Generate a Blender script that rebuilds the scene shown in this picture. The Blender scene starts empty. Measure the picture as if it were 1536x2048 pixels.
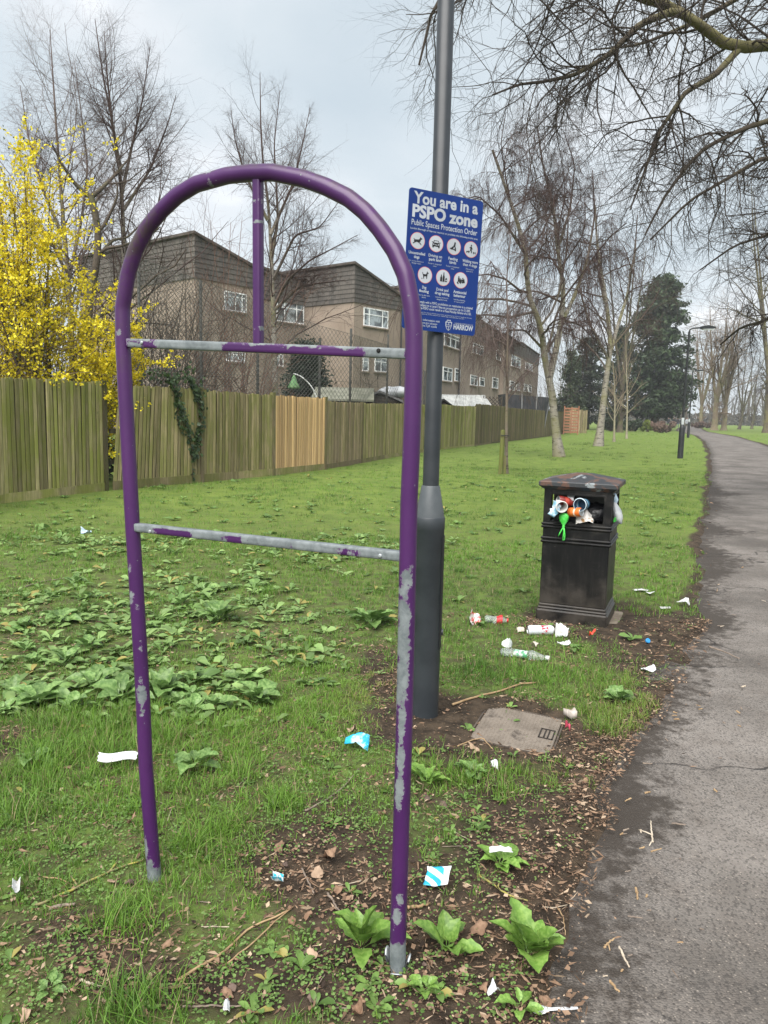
import bpy, math, random
import numpy as np
from mathutils import Vector, Matrix

random.seed(11)
rng = np.random.default_rng(11)
SC = bpy.context.scene
COL = SC.collection
R = math.radians

# ------------------------------------------------------------------ camera
CAM_H, FOC, PITCH, ROLL = 1.5, 1538.0, math.atan(200 / 1538.0), 0.024
cd = bpy.data.cameras.new("camera")
cam = bpy.data.objects.new("camera", cd)
COL.objects.link(cam)
cd.sensor_fit = 'VERTICAL'; cd.sensor_height = 24.0; cd.sensor_width = 18.0
cd.lens = 24.0 * FOC / 2048.0
cd.clip_start = 0.05; cd.clip_end = 3000
_f = Vector((0, math.cos(PITCH), -math.sin(PITCH)))
_r0 = Vector((1, 0, 0)); _u0 = _r0.cross(_f)
_r = _r0 * math.cos(ROLL) + _u0 * math.sin(ROLL)
_u = _u0 * math.cos(ROLL) - _r0 * math.sin(ROLL)
mw = Matrix(((_r.x, _u.x, -_f.x, 0), (_r.y, _u.y, -_f.y, 0), (_r.z, _u.z, -_f.z, CAM_H), (0, 0, 0, 1)))
cam.matrix_world = mw
SC.camera = cam

# ------------------------------------------------------------------ light
SUN_EL, SUN_AZ = 52.0, 200.0
SKY_STRENGTH, SUN_STRENGTH, EXPOSURE = 0.05, 1.5, 2.32
world = bpy.data.worlds.new("World"); SC.world = world; world.use_nodes = True
def build_world():
    nt = world.node_tree; nt.nodes.clear(); N = nt.nodes.new; L = nt.links.new
    out = N('ShaderNodeOutputWorld'); bg = N('ShaderNodeBackground'); bg.inputs[1].default_value = SKY_STRENGTH
    sky = N('ShaderNodeTexSky'); sky.sky_type = 'NISHITA'; sky.sun_disc = False
    sky.sun_elevation = R(SUN_EL); sky.sun_rotation = R(SUN_AZ); sky.air_density = 1.0; sky.dust_density = 2.0
    tc = N('ShaderNodeTexCoord'); sep = N('ShaderNodeSeparateXYZ'); L(tc.outputs['Generated'], sep.inputs[0])
    # project the direction on a cloud layer
    mz = N('ShaderNodeMath'); mz.operation = 'MAXIMUM'; mz.inputs[1].default_value = 0.0; L(sep.outputs[2], mz.inputs[0])
    az = N('ShaderNodeMath'); az.operation = 'ADD'; az.inputs[1].default_value = 0.16; L(mz.outputs[0], az.inputs[0])
    dx = N('ShaderNodeMath'); dx.operation = 'DIVIDE'; L(sep.outputs[0], dx.inputs[0]); L(az.outputs[0], dx.inputs[1])
    dy = N('ShaderNodeMath'); dy.operation = 'DIVIDE'; L(sep.outputs[1], dy.inputs[0]); L(az.outputs[0], dy.inputs[1])
    cb = N('ShaderNodeCombineXYZ'); L(dx.outputs[0], cb.inputs[0]); L(dy.outputs[0], cb.inputs[1])
    mp = N('ShaderNodeMapping'); mp.inputs['Location'].default_value = (3.1, 1.35, 0); mp.inputs['Scale'].default_value = (0.8, 0.75, 1); L(cb.outputs[0], mp.inputs[0])
    n1 = N('ShaderNodeTexNoise'); n1.inputs['Scale'].default_value = 1.35; n1.inputs['Detail'].default_value = 5.0; n1.inputs['Roughness'].default_value = 0.5; n1.inputs['Distortion'].default_value = 0.25
    L(mp.outputs[0], n1.inputs['Vector'])
    cr = N('ShaderNodeValToRGB'); e = cr.color_ramp.elements
    e[0].position = 0.30; e[0].color = (2.407, 2.805, 3.071, 1)
    e[1].position = 0.74; e[1].color = (5.229, 5.229, 5.270, 1)
    m = cr.color_ramp.elements.new(0.50); m.color = (3.005, 3.320, 3.503, 1)
    m = cr.color_ramp.elements.new(0.63); m.color = (3.610, 3.776, 3.901, 1)
    L(n1.outputs['Fac'], cr.inputs[0])
    mix = N('ShaderNodeMix'); mix.data_type = 'RGBA'; mix.inputs[0].default_value = 0.93
    L(sky.outputs[0], mix.inputs[6]); L(cr.outputs[0], mix.inputs[7])
    L(mix.outputs[2], bg.inputs[0]); L(bg.outputs[0], out.inputs[0])
build_world()
sl = bpy.data.lights.new("sun", 'SUN'); sl.energy = SUN_STRENGTH; sl.angle = R(65); sl.color = (1.0, 0.965, 0.92)
sun = bpy.data.objects.new("sun", sl); COL.objects.link(sun)
_sd = Vector((math.sin(R(SUN_AZ)) * math.cos(R(SUN_EL)), math.cos(R(SUN_AZ)) * math.cos(R(SUN_EL)), math.sin(R(SUN_EL))))
sun.rotation_euler = _sd.to_track_quat('Z', 'Y').to_euler(); sun.location = (0, -5, 20)
vs = SC.view_settings
vs.view_transform = 'Standard'; vs.look = 'None'; vs.exposure = EXPOSURE; vs.gamma = 1.0; vs.use_curve_mapping = False
SC.cycles.max_bounces = 6; SC.cycles.diffuse_bounces = 3; SC.cycles.glossy_bounces = 3; SC.cycles.transmission_bounces = 6; SC.cycles.transparent_max_bounces = 8

# ------------------------------------------------------------------ surveying: directions seen from the camera, turned into places
def ray(px, py):
    return (_f + _r * ((px - 768) / FOC) + _u * ((1024 - py) / FOC))
def G(px, py, z=0.0):
    d = ray(px, py); t = (z - CAM_H) / d.z
    return Vector((d.x * t, d.y * t, z))
def D(px, py, depth):
    d = ray(px, py); t = depth / d.y
    return Vector((d.x * t, depth, CAM_H + d.z * t))
def plane_hit(px, py, p0, n):
    d = ray(px, py); o = Vector((0, 0, CAM_H))
    t = (Vector(p0) - o).dot(n) / d.dot(n)
    return o + d * t

# ------------------------------------------------------------------ noise in numpy
def _hash(ix, iy, s):
    h = (ix.astype(np.int64) * 374761393 + iy.astype(np.int64) * 668265263 + s * 974711) & 0x7fffffff
    h = ((h ^ (h >> 13)) * 1274126177) & 0x7fffffff
    return ((h ^ (h >> 16)) & 0xffff) / 65535.0
def vnoise(x, y, s=0):
    x = np.asarray(x, float); y = np.asarray(y, float)
    ix = np.floor(x); iy = np.floor(y); fx = x - ix; fy = y - iy
    fx = fx * fx * (3 - 2 * fx); fy = fy * fy * (3 - 2 * fy)
    a = _hash(ix, iy, s); b = _hash(ix + 1, iy, s); c = _hash(ix, iy + 1, s); d = _hash(ix + 1, iy + 1, s)
    return (a * (1 - fx) + b * fx) * (1 - fy) + (c * (1 - fx) + d * fx) * fy
def fbm(x, y, s=0, o=4):
    v = 0; a = 0.5; t = 0
    for k in range(o):
        v = v + a * vnoise(x * 2 ** k, y * 2 ** k, s + k * 17); t += a; a *= 0.5
    return v / t
def sstep(a, b, x):
    t = np.clip((x - a) / (b - a), 0, 1); return t * t * (3 - 2 * t)

# ------------------------------------------------------------------ objects
def setp(o, label=None, cat=None, group=None, kind=None):
    if label: o['label'] = label
    if cat: o['category'] = cat
    if group: o['group'] = group
    if kind: o['kind'] = kind
    return o
def thing(name, label, cat, loc=(0, 0, 0), rotz=0.0, group=None):
    o = bpy.data.objects.new(name, None); COL.objects.link(o)
    o.empty_display_size = 0.1; o.location = loc; o.rotation_euler = (0, 0, rotz)
    return setp(o, label, cat, group)
def link(name, me, parent=None, mat=None):
    o = bpy.data.objects.new(name, me); COL.objects.link(o)
    if parent is not None: o.parent = parent
    if mat is not None and not me.materials: me.materials.append(mat)
    return o
def copy_tree(o, parent=None):
    c = o.copy(); COL.objects.link(c)
    if parent is not None: c.parent = parent
    for ch in [k for k in o.children]: copy_tree(ch, c)
    return c

def arr_mesh(name, V, faces, mat=None, smooth=False, attrs=None):
    """V (N,3); faces: list of (M,k) integer arrays; attrs: {name: (N,) float or (N,3|4) colour}"""
    me = bpy.data.meshes.new(name)
    V = np.ascontiguousarray(V, dtype=np.float32)
    faces = [np.asarray(f, dtype=np.int32) for f in faces if len(f)]
    nl = sum(f.size for f in faces); nf = sum(len(f) for f in faces)
    me.vertices.add(len(V)); me.vertices.foreach_set('co', V.ravel())
    me.loops.add(nl); me.polygons.add(nf)
    me.loops.foreach_set('vertex_index', np.concatenate([f.ravel() for f in faces]))
    tot = np.concatenate([np.full(len(f), f.shape[1], np.int32) for f in faces])
    st = np.zeros(nf, np.int32); st[1:] = np.cumsum(tot)[:-1]
    me.polygons.foreach_set('loop_start', st)
    try: me.polygons.foreach_set('loop_total', tot)
    except Exception: pass
    if smooth: me.polygons.foreach_set('use_smooth', np.ones(nf, bool))
    me.update(calc_edges=True)
    for k, a in (attrs or {}).items():
        a = np.asarray(a, np.float32)
        if a.ndim == 1:
            at = me.attributes.new(k, 'FLOAT', 'POINT'); at.data.foreach_set('value', a)
        else:
            if a.shape[1] == 3: a = np.concatenate([a, np.ones((len(a), 1), np.float32)], 1)
            at = me.attributes.new(k, 'FLOAT_COLOR', 'POINT'); at.data.foreach_set('color', np.ascontiguousarray(a).ravel())
    if mat: me.materials.append(mat)
    return me

class MB:
    """collects shapes into one mesh"""
    def __init__(s): s.v = []; s.f = []; s.n = 0
    def add(s, V, F):
        o = s.n; V = [tuple(p) for p in V]; s.v += V; s.n += len(V)
        s.f += [tuple(i + o for i in f) for f in F]
    def box(s, a, b, M=None):
        (x0, y0, z0), (x1, y1, z1) = a, b
        V = [(x0, y0, z0), (x1, y0, z0), (x1, y1, z0), (x0, y1, z0), (x0, y0, z1), (x1, y0, z1), (x1, y1, z1), (x0, y1, z1)]
        if M is not None: V = [M @ Vector(p) for p in V]
        s.add(V, [(0, 3, 2, 1), (4, 5, 6, 7), (0, 1, 5, 4), (1, 2, 6, 5), (2, 3, 7, 6), (3, 0, 4, 7)])
    def bbox(s, a, b, c=0.005, M=None):
        """box with chamfered vertical and horizontal edges (a stack of inset rings)"""
        (x0, y0, z0), (x1, y1, z1) = a, b
        def ring(i, z):
            return [(x0 + i + (c - i), y0 + i, z), (x1 - i - (c - i), y0 + i, z), (x1 - i, y0 + i + (c - i), z), (x1 - i, y1 - i - (c - i), z),
                    (x1 - i - (c - i), y1 - i, z), (x0 + i + (c - i), y1 - i, z), (x0 + i, y1 - i - (c - i), z), (x0 + i, y0 + i + (c - i), z)]
        V = ring(c * .999, z0) + ring(0, z0 + c) + ring(0, z1 - c) + ring(c * .999, z1)
        if M is not None: V = [M @ Vector(p) for p in V]
        F = [tuple(range(7, -1, -1)), tuple(range(24, 32))]
        for k in range(3):
            for i in range(8):
                j = (i + 1) % 8; F.append((k * 8 + i, k * 8 + j, k * 8 + 8 + j, k * 8 + 8 + i))
        s.add(V, F)
    def tube(s, pts, rad, S=8, cap=True, sq=False, rot0=0.0):
        pts = [Vector(p) for p in pts]; n = len(pts)
        rad = [rad] * n if not hasattr(rad, '__len__') else list(rad)
        V = []; ref = None
        for i in range(n):
            t = (pts[min(i + 1, n - 1)] - pts[max(i - 1, 0)]).normalized()
            if ref is None:
                ref = Vector((0, 0, 1)) if abs(t.z) < 0.9 else Vector((0, 1, 0))
            u = (ref - t * ref.dot(t)).normalized(); w = t.cross(u); ref = u
            for k in range(S):
                a = 2 * math.pi * k / S + rot0
                V.append(pts[i] + (u * math.cos(a) + w * math.sin(a)) * rad[i])
        F = []
        for i in range(n - 1):
            for k in range(S):
                j = (k + 1) % S; F.append((i * S + k, i * S + j, (i + 1) * S + j, (i + 1) * S + k))
        if cap: F += [tuple(range(S - 1, -1, -1)), tuple((n - 1) * S + k for k in range(S))]
        s.add(V, F)
    def lathe(s, prof, S=24, M=None, capb=True, capt=True):
        V = []
        for r, z in prof:
            for k in range(S):
                a = 2 * math.pi * k / S; V.append((r * math.cos(a), r * math.sin(a), z))
        n = len(prof); F = []
        for i in range(n - 1):
            for k in range(S):
                j = (k + 1) % S; F.append((i * S + k, i * S + j, (i + 1) * S + j, (i + 1) * S + k))
        if capb: F.append(tuple(range(S - 1, -1, -1)))
        if capt: F.append(tuple((n - 1) * S + k for k in range(S)))
        if M is not None: V = [M @ Vector(p) for p in V]
        s.add(V, F)
    def poly(s, P, thick, M=None, y0=0.0):
        """outline P [(x,z)] in the XZ plane, extruded along +y"""
        n = len(P); V = [(x, y0, z) for x, z in P] + [(x, y0 + thick, z) for x, z in P]
        if M is not None: V = [M @ Vector(p) for p in V]
        F = [tuple(range(n)), tuple(range(2 * n - 1, n - 1, -1))] + [(i, n + i, n + (i + 1) % n, (i + 1) % n) for i in range(n)]
        s.add(V, F)
    def mesh(s, name, mat=None, smooth=False, origin=None):
        me = bpy.data.meshes.new(name)
        V = s.v if origin is None else [(p[0] - origin[0], p[1] - origin[1], p[2] - origin[2]) for p in s.v]
        me.from_pydata(V, [], s.f)
        if smooth is True: me.polygons.foreach_set('use_smooth', [True] * len(me.polygons))
        elif smooth: me.shade_smooth_by_angle(smooth) if hasattr(me, 'shade_smooth_by_angle') else None
        if smooth and smooth is not True:
            try: me.set_sharp_from_angle(angle=smooth)
            except Exception: pass
            me.polygons.foreach_set('use_smooth', [True] * len(me.polygons))
        if mat: me.materials.append(mat)
        me.update(); return me
    def build(s, name, mat, parent=None, smooth=False, world=False):
        org = tuple(parent.location) if (world and parent is not None) else None
        return link(name, s.mesh(name, mat, smooth, org), parent)

# ------------------------------------------------------------------ materials
def newmat(name):
    m = bpy.data.materials.new(name); m.use_nodes = True
    nt = m.node_tree; nt.nodes.clear()
    out = nt.nodes.new('ShaderNodeOutputMaterial'); b = nt.nodes.new('ShaderNodeBsdfPrincipled')
    nt.links.new(b.outputs[0], out.inputs[0])
    return m, nt, b, out
def nd(nt, t, **kw):
    n = nt.nodes.new(t)
    for k, v in kw.items():
        if k.startswith('i_'): n.inputs[k[2:].replace('_', ' ')].default_value = v
        else: setattr(n, k, v)
    return n
def rgba(c): return (c[0], c[1], c[2], 1)
def mixc(nt, fac, a, b, blend='MIX'):
    m = nt.nodes.new('ShaderNodeMix'); m.data_type = 'RGBA'; m.blend_type = blend
    for s, v in ((0, fac), (6, a), (7, b)):
        if isinstance(v, (int, float)): m.inputs[s].default_value = v
        elif isinstance(v, tuple): m.inputs[s].default_value = rgba(v)
        else: nt.links.new(v, m.inputs[s])
    return m.outputs[2]
def noise(nt, vec, scale, detail=4, rough=.55, dist=0):
    n = nd(nt, 'ShaderNodeTexNoise'); n.inputs['Scale'].default_value = scale; n.inputs['Detail'].default_value = detail
    n.inputs['Roughness'].default_value = rough; n.inputs['Distortion'].default_value = dist
    if vec is not None: nt.links.new(vec, n.inputs['Vector'])
    return n.outputs['Fac']
def ramp(nt, fac, a, b):
    n = nd(nt, 'ShaderNodeMapRange'); n.interpolation_type = 'SMOOTHSTEP'
    n.inputs['From Min'].default_value = a; n.inputs['From Max'].default_value = b
    nt.links.new(fac, n.inputs['Value']); return n.outputs[0]
def mth(nt, op, a, b=None):
    n = nd(nt, 'ShaderNodeMath'); n.operation = op
    for i, v in enumerate((a, b)):
        if v is None: continue
        if isinstance(v, (int, float)): n.inputs[i].default_value = v
        else: nt.links.new(v, n.inputs[i])
    return n.outputs[0]
def ocoord(nt, scale=(1, 1, 1), rand=True):
    tc = nd(nt, 'ShaderNodeTexCoord'); mp = nd(nt, 'ShaderNodeMapping'); mp.inputs['Scale'].default_value = scale
    v = tc.outputs['Object']
    if rand:
        oi = nd(nt, 'ShaderNodeObjectInfo'); sc = nd(nt, 'ShaderNodeVectorMath'); sc.operation = 'SCALE'; sc.inputs[0].default_value = (13.7, 7.1, 5.3)
        nt.links.new(oi.outputs['Random'], sc.inputs['Scale'])
        ad = nd(nt, 'ShaderNodeVectorMath'); ad.operation = 'ADD'; nt.links.new(v, ad.inputs[0]); nt.links.new(sc.outputs[0], ad.inputs[1]); v = ad.outputs[0]
    nt.links.new(v, mp.inputs[0]); return mp.outputs[0]
def bump(nt, b, h, strength=.3, dist=.01):
    n = nd(nt, 'ShaderNodeBump'); n.inputs['Strength'].default_value = strength; n.inputs['Distance'].default_value = dist
    nt.links.new(h, n.inputs['Height']); nt.links.new(n.outputs[0], b.inputs['Normal'])
def hsvrand(nt, col, amt=.3):
    oi = nd(nt, 'ShaderNodeObjectInfo'); h = nd(nt, 'ShaderNodeHueSaturation')
    v = nd(nt, 'ShaderNodeMapRange'); v.inputs['To Min'].default_value = 1 - amt; v.inputs['To Max'].default_value = 1 + amt
    nt.links.new(oi.outputs['Random'], v.inputs['Value']); nt.links.new(v.outputs[0], h.inputs['Value']); nt.links.new(col, h.inputs['Color'])
    return h.outputs[0]
_MC = {}
def plain(name, c1, c2=None, scale=6, rough=.6, lo=.4, hi=.65, bmp=0, bscale=60, bdist=.004, metal=0, vec=(1, 1, 1), rnd=0, spec=.4, coat=0):
    if name in _MC: return _MC[name]
    m, nt, b, _ = newmat(name); v = ocoord(nt, vec)
    col = None
    if c2 is not None:
        f = ramp(nt, noise(nt, v, scale, 5, .6), lo, hi); col = mixc(nt, f, tuple(c1), tuple(c2))
    else:
        f = noise(nt, v, scale, 4); col = mixc(nt, ramp(nt, f, .3, .7), tuple(x * .88 for x in c1), tuple(min(1, x * 1.1) for x in c1))
    if rnd: col = hsvrand(nt, col, rnd)
    nt.links.new(col, b.inputs['Base Color'])
    b.inputs['Roughness'].default_value = rough; b.inputs['Metallic'].default_value = metal; b.inputs['Specular IOR Level'].default_value = spec
    b.inputs['Coat Weight'].default_value = coat
    if bmp: bump(nt, b, noise(nt, v, bscale, 4), bmp, bdist)
    _MC[name] = m; return m
def leafmat(name, trans=.35, rough=.55, attr='col', tint=None):
    m, nt, b, out = newmat(name)
    if tint is None:
        a = nd(nt, 'ShaderNodeAttribute', attribute_name=attr); col = a.outputs['Color']
    else:
        v = ocoord(nt); col = mixc(nt, ramp(nt, noise(nt, v, 9, 4), .35, .68), tint[0], tint[1]); col = hsvrand(nt, col, .22)
    nt.links.new(col, b.inputs['Base Color']); b.inputs['Roughness'].default_value = rough; b.inputs['Specular IOR Level'].default_value = .35
    tr = nd(nt, 'ShaderNodeBsdfTranslucent'); nt.links.new(col, tr.inputs[0])
    mx = nd(nt, 'ShaderNodeMixShader'); mx.inputs[0].default_value = trans
    nt.links.new(b.outputs[0], mx.inputs[1]); nt.links.new(tr.outputs[0], mx.inputs[2]); nt.links.new(mx.outputs[0], out.inputs[0])
    return m

# ------------------------------------------------------------------ branching growth
def unit(a): return a / np.maximum(np.linalg.norm(a, axis=-1, keepdims=True), 1e-9)
def grow(start, dirs, length, K, wig, trop, rg):
    N = len(start); P = np.zeros((N, K, 3)); P[:, 0] = start; d = unit(dirs); L = np.asarray(length).reshape(N, 1) / (K - 1)
    trop = np.asarray(trop, float)
    for k in range(1, K):
        d = unit(d + rg.normal(0, wig, (N, 3)) + trop / (K - 1)); P[:, k] = P[:, k - 1] + d * L
    return P
def spawn(P, Rd, per, t0, t1, ang, angsd, lenr, lensd, K, wig, trop, rg, rr=.6, rmax=1e9, tip=.3, short=.6, flat=0, lenabs=None):
    N, KP = Rd.shape; M = N * per
    pi = np.repeat(np.arange(N), per)
    t = (np.tile(np.arange(per), N) + rg.random(M)) / per; t = t0 + (t1 - t0) * t
    x = t * (KP - 1); i = np.minimum(x.astype(int), KP - 2); fr = (x - i)[:, None]
    pos = P[pi, i] * (1 - fr) + P[pi, i + 1] * fr; tan = unit(P[pi, i + 1] - P[pi, i])
    r0 = Rd[pi, i] * (1 - fr[:, 0]) + Rd[pi, i + 1] * fr[:, 0]
    perp = rg.normal(0, 1, (M, 3)); perp[:, 2] *= (1 - flat); perp = unit(perp - tan * np.sum(perp * tan, 1, keepdims=True))
    a = R(ang) + rg.normal(0, R(angsd), M)
    d = tan * np.cos(a)[:, None] + perp * np.sin(a)[:, None]
    PL = np.linalg.norm(np.diff(P, axis=1), axis=2).sum(1)
    ln = (PL[pi] * lenr if lenabs is None else np.full(M, lenabs)) * (1 - short * (t - t0) / max(t1 - t0, 1e-6)) * np.clip(rg.normal(1, lensd, M), .35, 1.8)
    Q = grow(pos, d, ln, K, wig, trop, rg)
    rs = np.minimum(r0 * rr, rmax)
    Rq = rs[:, None] * np.linspace(1, tip, K)[None]
    return Q, Rq
def tubes(P, Rd, S):
    N, K, _ = P.shape
    t = np.gradient(P, axis=1); t = unit(t)
    ref = np.where(np.abs(t.mean(1)[:, 2:3]) > .8, np.array([[1., 0, 0]]), np.array([[0, 0, 1.]]))[:, None]
    u = unit(np.cross(t, np.broadcast_to(ref, t.shape))); w = np.cross(t, u)
    a = np.arange(S) * 2 * np.pi / S
    V = P[:, :, None] + Rd[:, :, None, None] * (np.cos(a)[None, None, :, None] * u[:, :, None] + np.sin(a)[None, None, :, None] * w[:, :, None])
    idx = np.arange(N * K * S).reshape(N, K, S)
    nx = np.roll(idx, -1, 2)
    F = np.stack([idx[:, :-1], nx[:, :-1], nx[:, 1:], idx[:, 1:]], -1).reshape(-1, 4)
    return V.reshape(-1, 3), F, np.repeat(Rd.ravel(), S)
def join_tubes(levels):
    Vs, Fs, Rs, o = [], [], [], 0
    for P, Rd, S in levels:
        if not len(P): continue
        V, F, r = tubes(P, Rd, S); Vs.append(V); Fs.append(F + o); Rs.append(r); o += len(V)
    return np.concatenate(Vs), np.concatenate(Fs), np.concatenate(Rs)
def tube_obj(name, levels, mat, parent, origin):
    V, F, r = join_tubes(levels)
    me = arr_mesh(name, V - np.asarray(origin), [F], mat, True, {'rad': r})
    return link(name, me, parent)
def resample(pts, K):
    pts = np.asarray([tuple(p) for p in pts], float); d = np.r_[0, np.cumsum(np.linalg.norm(np.diff(pts, axis=0), axis=1))]
    # smooth (Catmull-like) by oversampling linear then blurring
    t = np.linspace(0, d[-1], K * 4); q = np.stack([np.interp(t, d, pts[:, i]) for i in range(3)], 1)
    for _ in range(3 * 2): q[1:-1] = (q[:-2] + q[1:-1] * 2 + q[2:]) / 4
    i = np.linspace(0, len(q) - 1, K).round().astype(int); return q[i]
# ------------------------------------------------------------------ path edge and ground shape
_E = [G(*p) for p in ((1150, 1960), (1192, 1790), (1228, 1620), (1300, 1500), (1352, 1398), (1390, 1305), (1412, 1210), (1419, 1150), (1414, 1046), (1424, 971), (1423, 905))]
_EY = np.array([-8.0, 1.0] + [p.y for p in _E] + [52, 72, 98, 128, 170, 260, 700])
_e0 = _E[0]; _sl = 0.36
_EX = np.array([_e0.x - (_e0.y + 8) * _sl, _e0.x - (_e0.y - 1) * _sl] + [p.x for p in _E] + [21.6, 29.0, 36.9, 48.5, 66, 106, 290])
def X_edge(y):
    y = np.asarray(y, float); s = 0
    for o in (-.35, 0, .35): s = s + np.interp(y + o * np.clip(y * .12, .2, 6), _EY, _EX)
    w = 0.10 * (vnoise(y * 1.3, y * 0, 3) - .5) + 0.10 * (vnoise(y * 4.1, y * 0 + 4, 5) - .5)
    return s / 3 + w
PATH_W = 3.25
_CV = G(1036, 1455); _BN = G(1155, 1215)
def edge_dist(x, y):
    """metres from the path's left edge, positive on the grass side"""
    return (X_edge(y) - np.asarray(x, float)) * 0.93
def H(x, y):
    x = np.asarray(x, float); y = np.asarray(y, float)
    z = 0.045 * (fbm(x / .9, y / .9, 1, 3) - .5) + 0.018 * (vnoise(x / .16, y / .16, 9) - .5) + 0.008 * (vnoise(x / .06, y / .06, 19) - .5)
    z = z * np.clip(1.1 - y / 90, .3, 1)
    f = np.exp(-(((x - _CV.x) / .26) ** 2 + ((y - _CV.y) / .26) ** 2) ** 3); z = z * (1 - f) + f * (-.022 + .3 * z); f = np.exp(-(((x - _BN.x) / .62) ** 2 + ((y - _BN.y) / .60) ** 2) ** 2); z = z * (1 - f) + f * (-.020 + .25 * z)
    d = edge_dist(x, y); inp = np.minimum(sstep(.10, -.10, d), sstep(-.10, .10, PATH_W + d))
    return (z + .014) * (1 - inp) + inp * (-.06 + z * .3)
def Hs(x, y): return float(H(np.array([x]), np.array([y]))[0])
def GH(px, py, dz=0.0):
    p = G(px, py); p = G(px, py, Hs(p.x, p.y)); return Vector((p.x, p.y, p.z + dz))
def on_ground(x, y, dz=0.0): return Vector((x, y, Hs(x, y) + dz))

def blob_list(L):
    out = []
    for px, py, w, h, s in L:
        c = G(px, py); rx = abs(G(px + w, py).x - c.x); ry = max(abs(G(px, py - h).y - c.y), abs(G(px, py + h).y - c.y))
        out.append((c.x, c.y, rx, ry, s))
    return out
def blobs(L, x, y):
    v = np.zeros(np.shape(x))
    for cx, cy, rx, ry, s in L: v = v + s * np.exp(-((x - cx) / rx) ** 2 - ((y - cy) / ry) ** 2)
    return v
B_LUSH = blob_list([(200, 1470, 210, 70, 1.0), (60, 1590, 120, 60, .8), (440, 1500, 120, 50, .5), (575, 1610, 32, 22, 1.2), (245, 1840, 80, 40, .8),
                    (270, 2015, 90, 36, 1.1), (430, 1720, 110, 80, .75), (930, 1550, 80, 40, .8), (60, 1760, 80, 60, .6), (1215, 1450, 60, 50, .8), (1290, 1420, 60, 50, .5),
                    (660, 1590, 120, 40, .35), (1050, 1570, 120, 30, .55), (1100, 1340, 120, 40, .5), (950, 1300, 90, 40, .6), (640, 1450, 120, 60, .5), (350, 1590, 160, 50, .7)])
B_BARE = blob_list([(1145, 1238, 105, 30, 1.6), (1120, 1262, 110, 16, .5), (860, 1440, 110, 60, 1.3), (1040, 1465, 130, 55, 1.6), (1310, 1255, 90, 60, 1.2), (1270, 1305, 90, 50, .9), (700, 1775, 200, 75, .9),
                    (1080, 1650, 170, 75, .75), (180, 1860, 170, 55, 1.0), (360, 1960, 260, 50, .7), (800, 1960, 300, 70, .9), (1110, 1770, 130, 100, 1.0), (760, 1340, 55, 45, 1.0),
                    (30, 1490, 40, 40, .5), (560, 1540, 120, 60, .45), (1000, 1900, 180, 90, .9), (630, 1680, 160, 60, .5), (480, 1430, 60, 30, .3)])
B_WEED = blob_list([(90, 1330, 170, 85, .75), (330, 1365, 210, 85, .7), (500, 1340, 100, 70, .6), (200, 1190, 190, 45, .6), (250, 1090, 230, 18, .6), (640, 1115, 80, 22, .4),
                    (800, 1090, 100, 22, .4), (450, 1180, 110, 40, .7), (120, 1250, 170, 50, .8), (560, 1230, 90, 40, .4), (330, 1260, 150, 40, .5), (640, 1330, 60, 40, .4)])
B_CHICK = blob_list([(60, 1960, 130, 80, 1), (220, 2035, 200, 40, .6), (800, 1990, 330, 50, .9), (540, 1930, 160, 60, .6), (140, 1650, 160, 60, .8), (560, 1640, 170, 50, .6),
                     (950, 1620, 160, 60, .45), (350, 1700, 110, 60, .7), (640, 1500, 130, 60, .4), (900, 1720, 150, 60, .5), (80, 1800, 150, 60, .7), (700, 1660, 120, 40, .5)])
B_YEL = blob_list([(1270, 1450, 110, 60, 1), (1300, 1380, 70, 50, .8), (770, 1385, 60, 40, .9), (740, 1420, 60, 40, .7), (1200, 1560, 150, 40, .6), (1380, 1150, 40, 40, .5)])
def bare(x, y):
    d = edge_dist(x, y)
    w = np.interp(y, [0, 3, 5, 8, 14, 40], [.20, .22, .26, .16, .16, .3])
    d = np.where(d < -PATH_W, -PATH_W - d, d)
    b = 1.1 * sstep(1.9, .2, d / w * (1 + .9 * (vnoise(x * 3, y * 3, 41) - .5)))
    n = fbm(x / .35, y / .35, 51, 3) - .5
    return np.clip(b + blobs(B_BARE, x, y) + n * np.interp(y, [0, 4, 7], [1.3, .9, .35]) + np.interp(y, [1, 3.2, 6], [.10, .05, -.25]), 0, 1.5)

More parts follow.
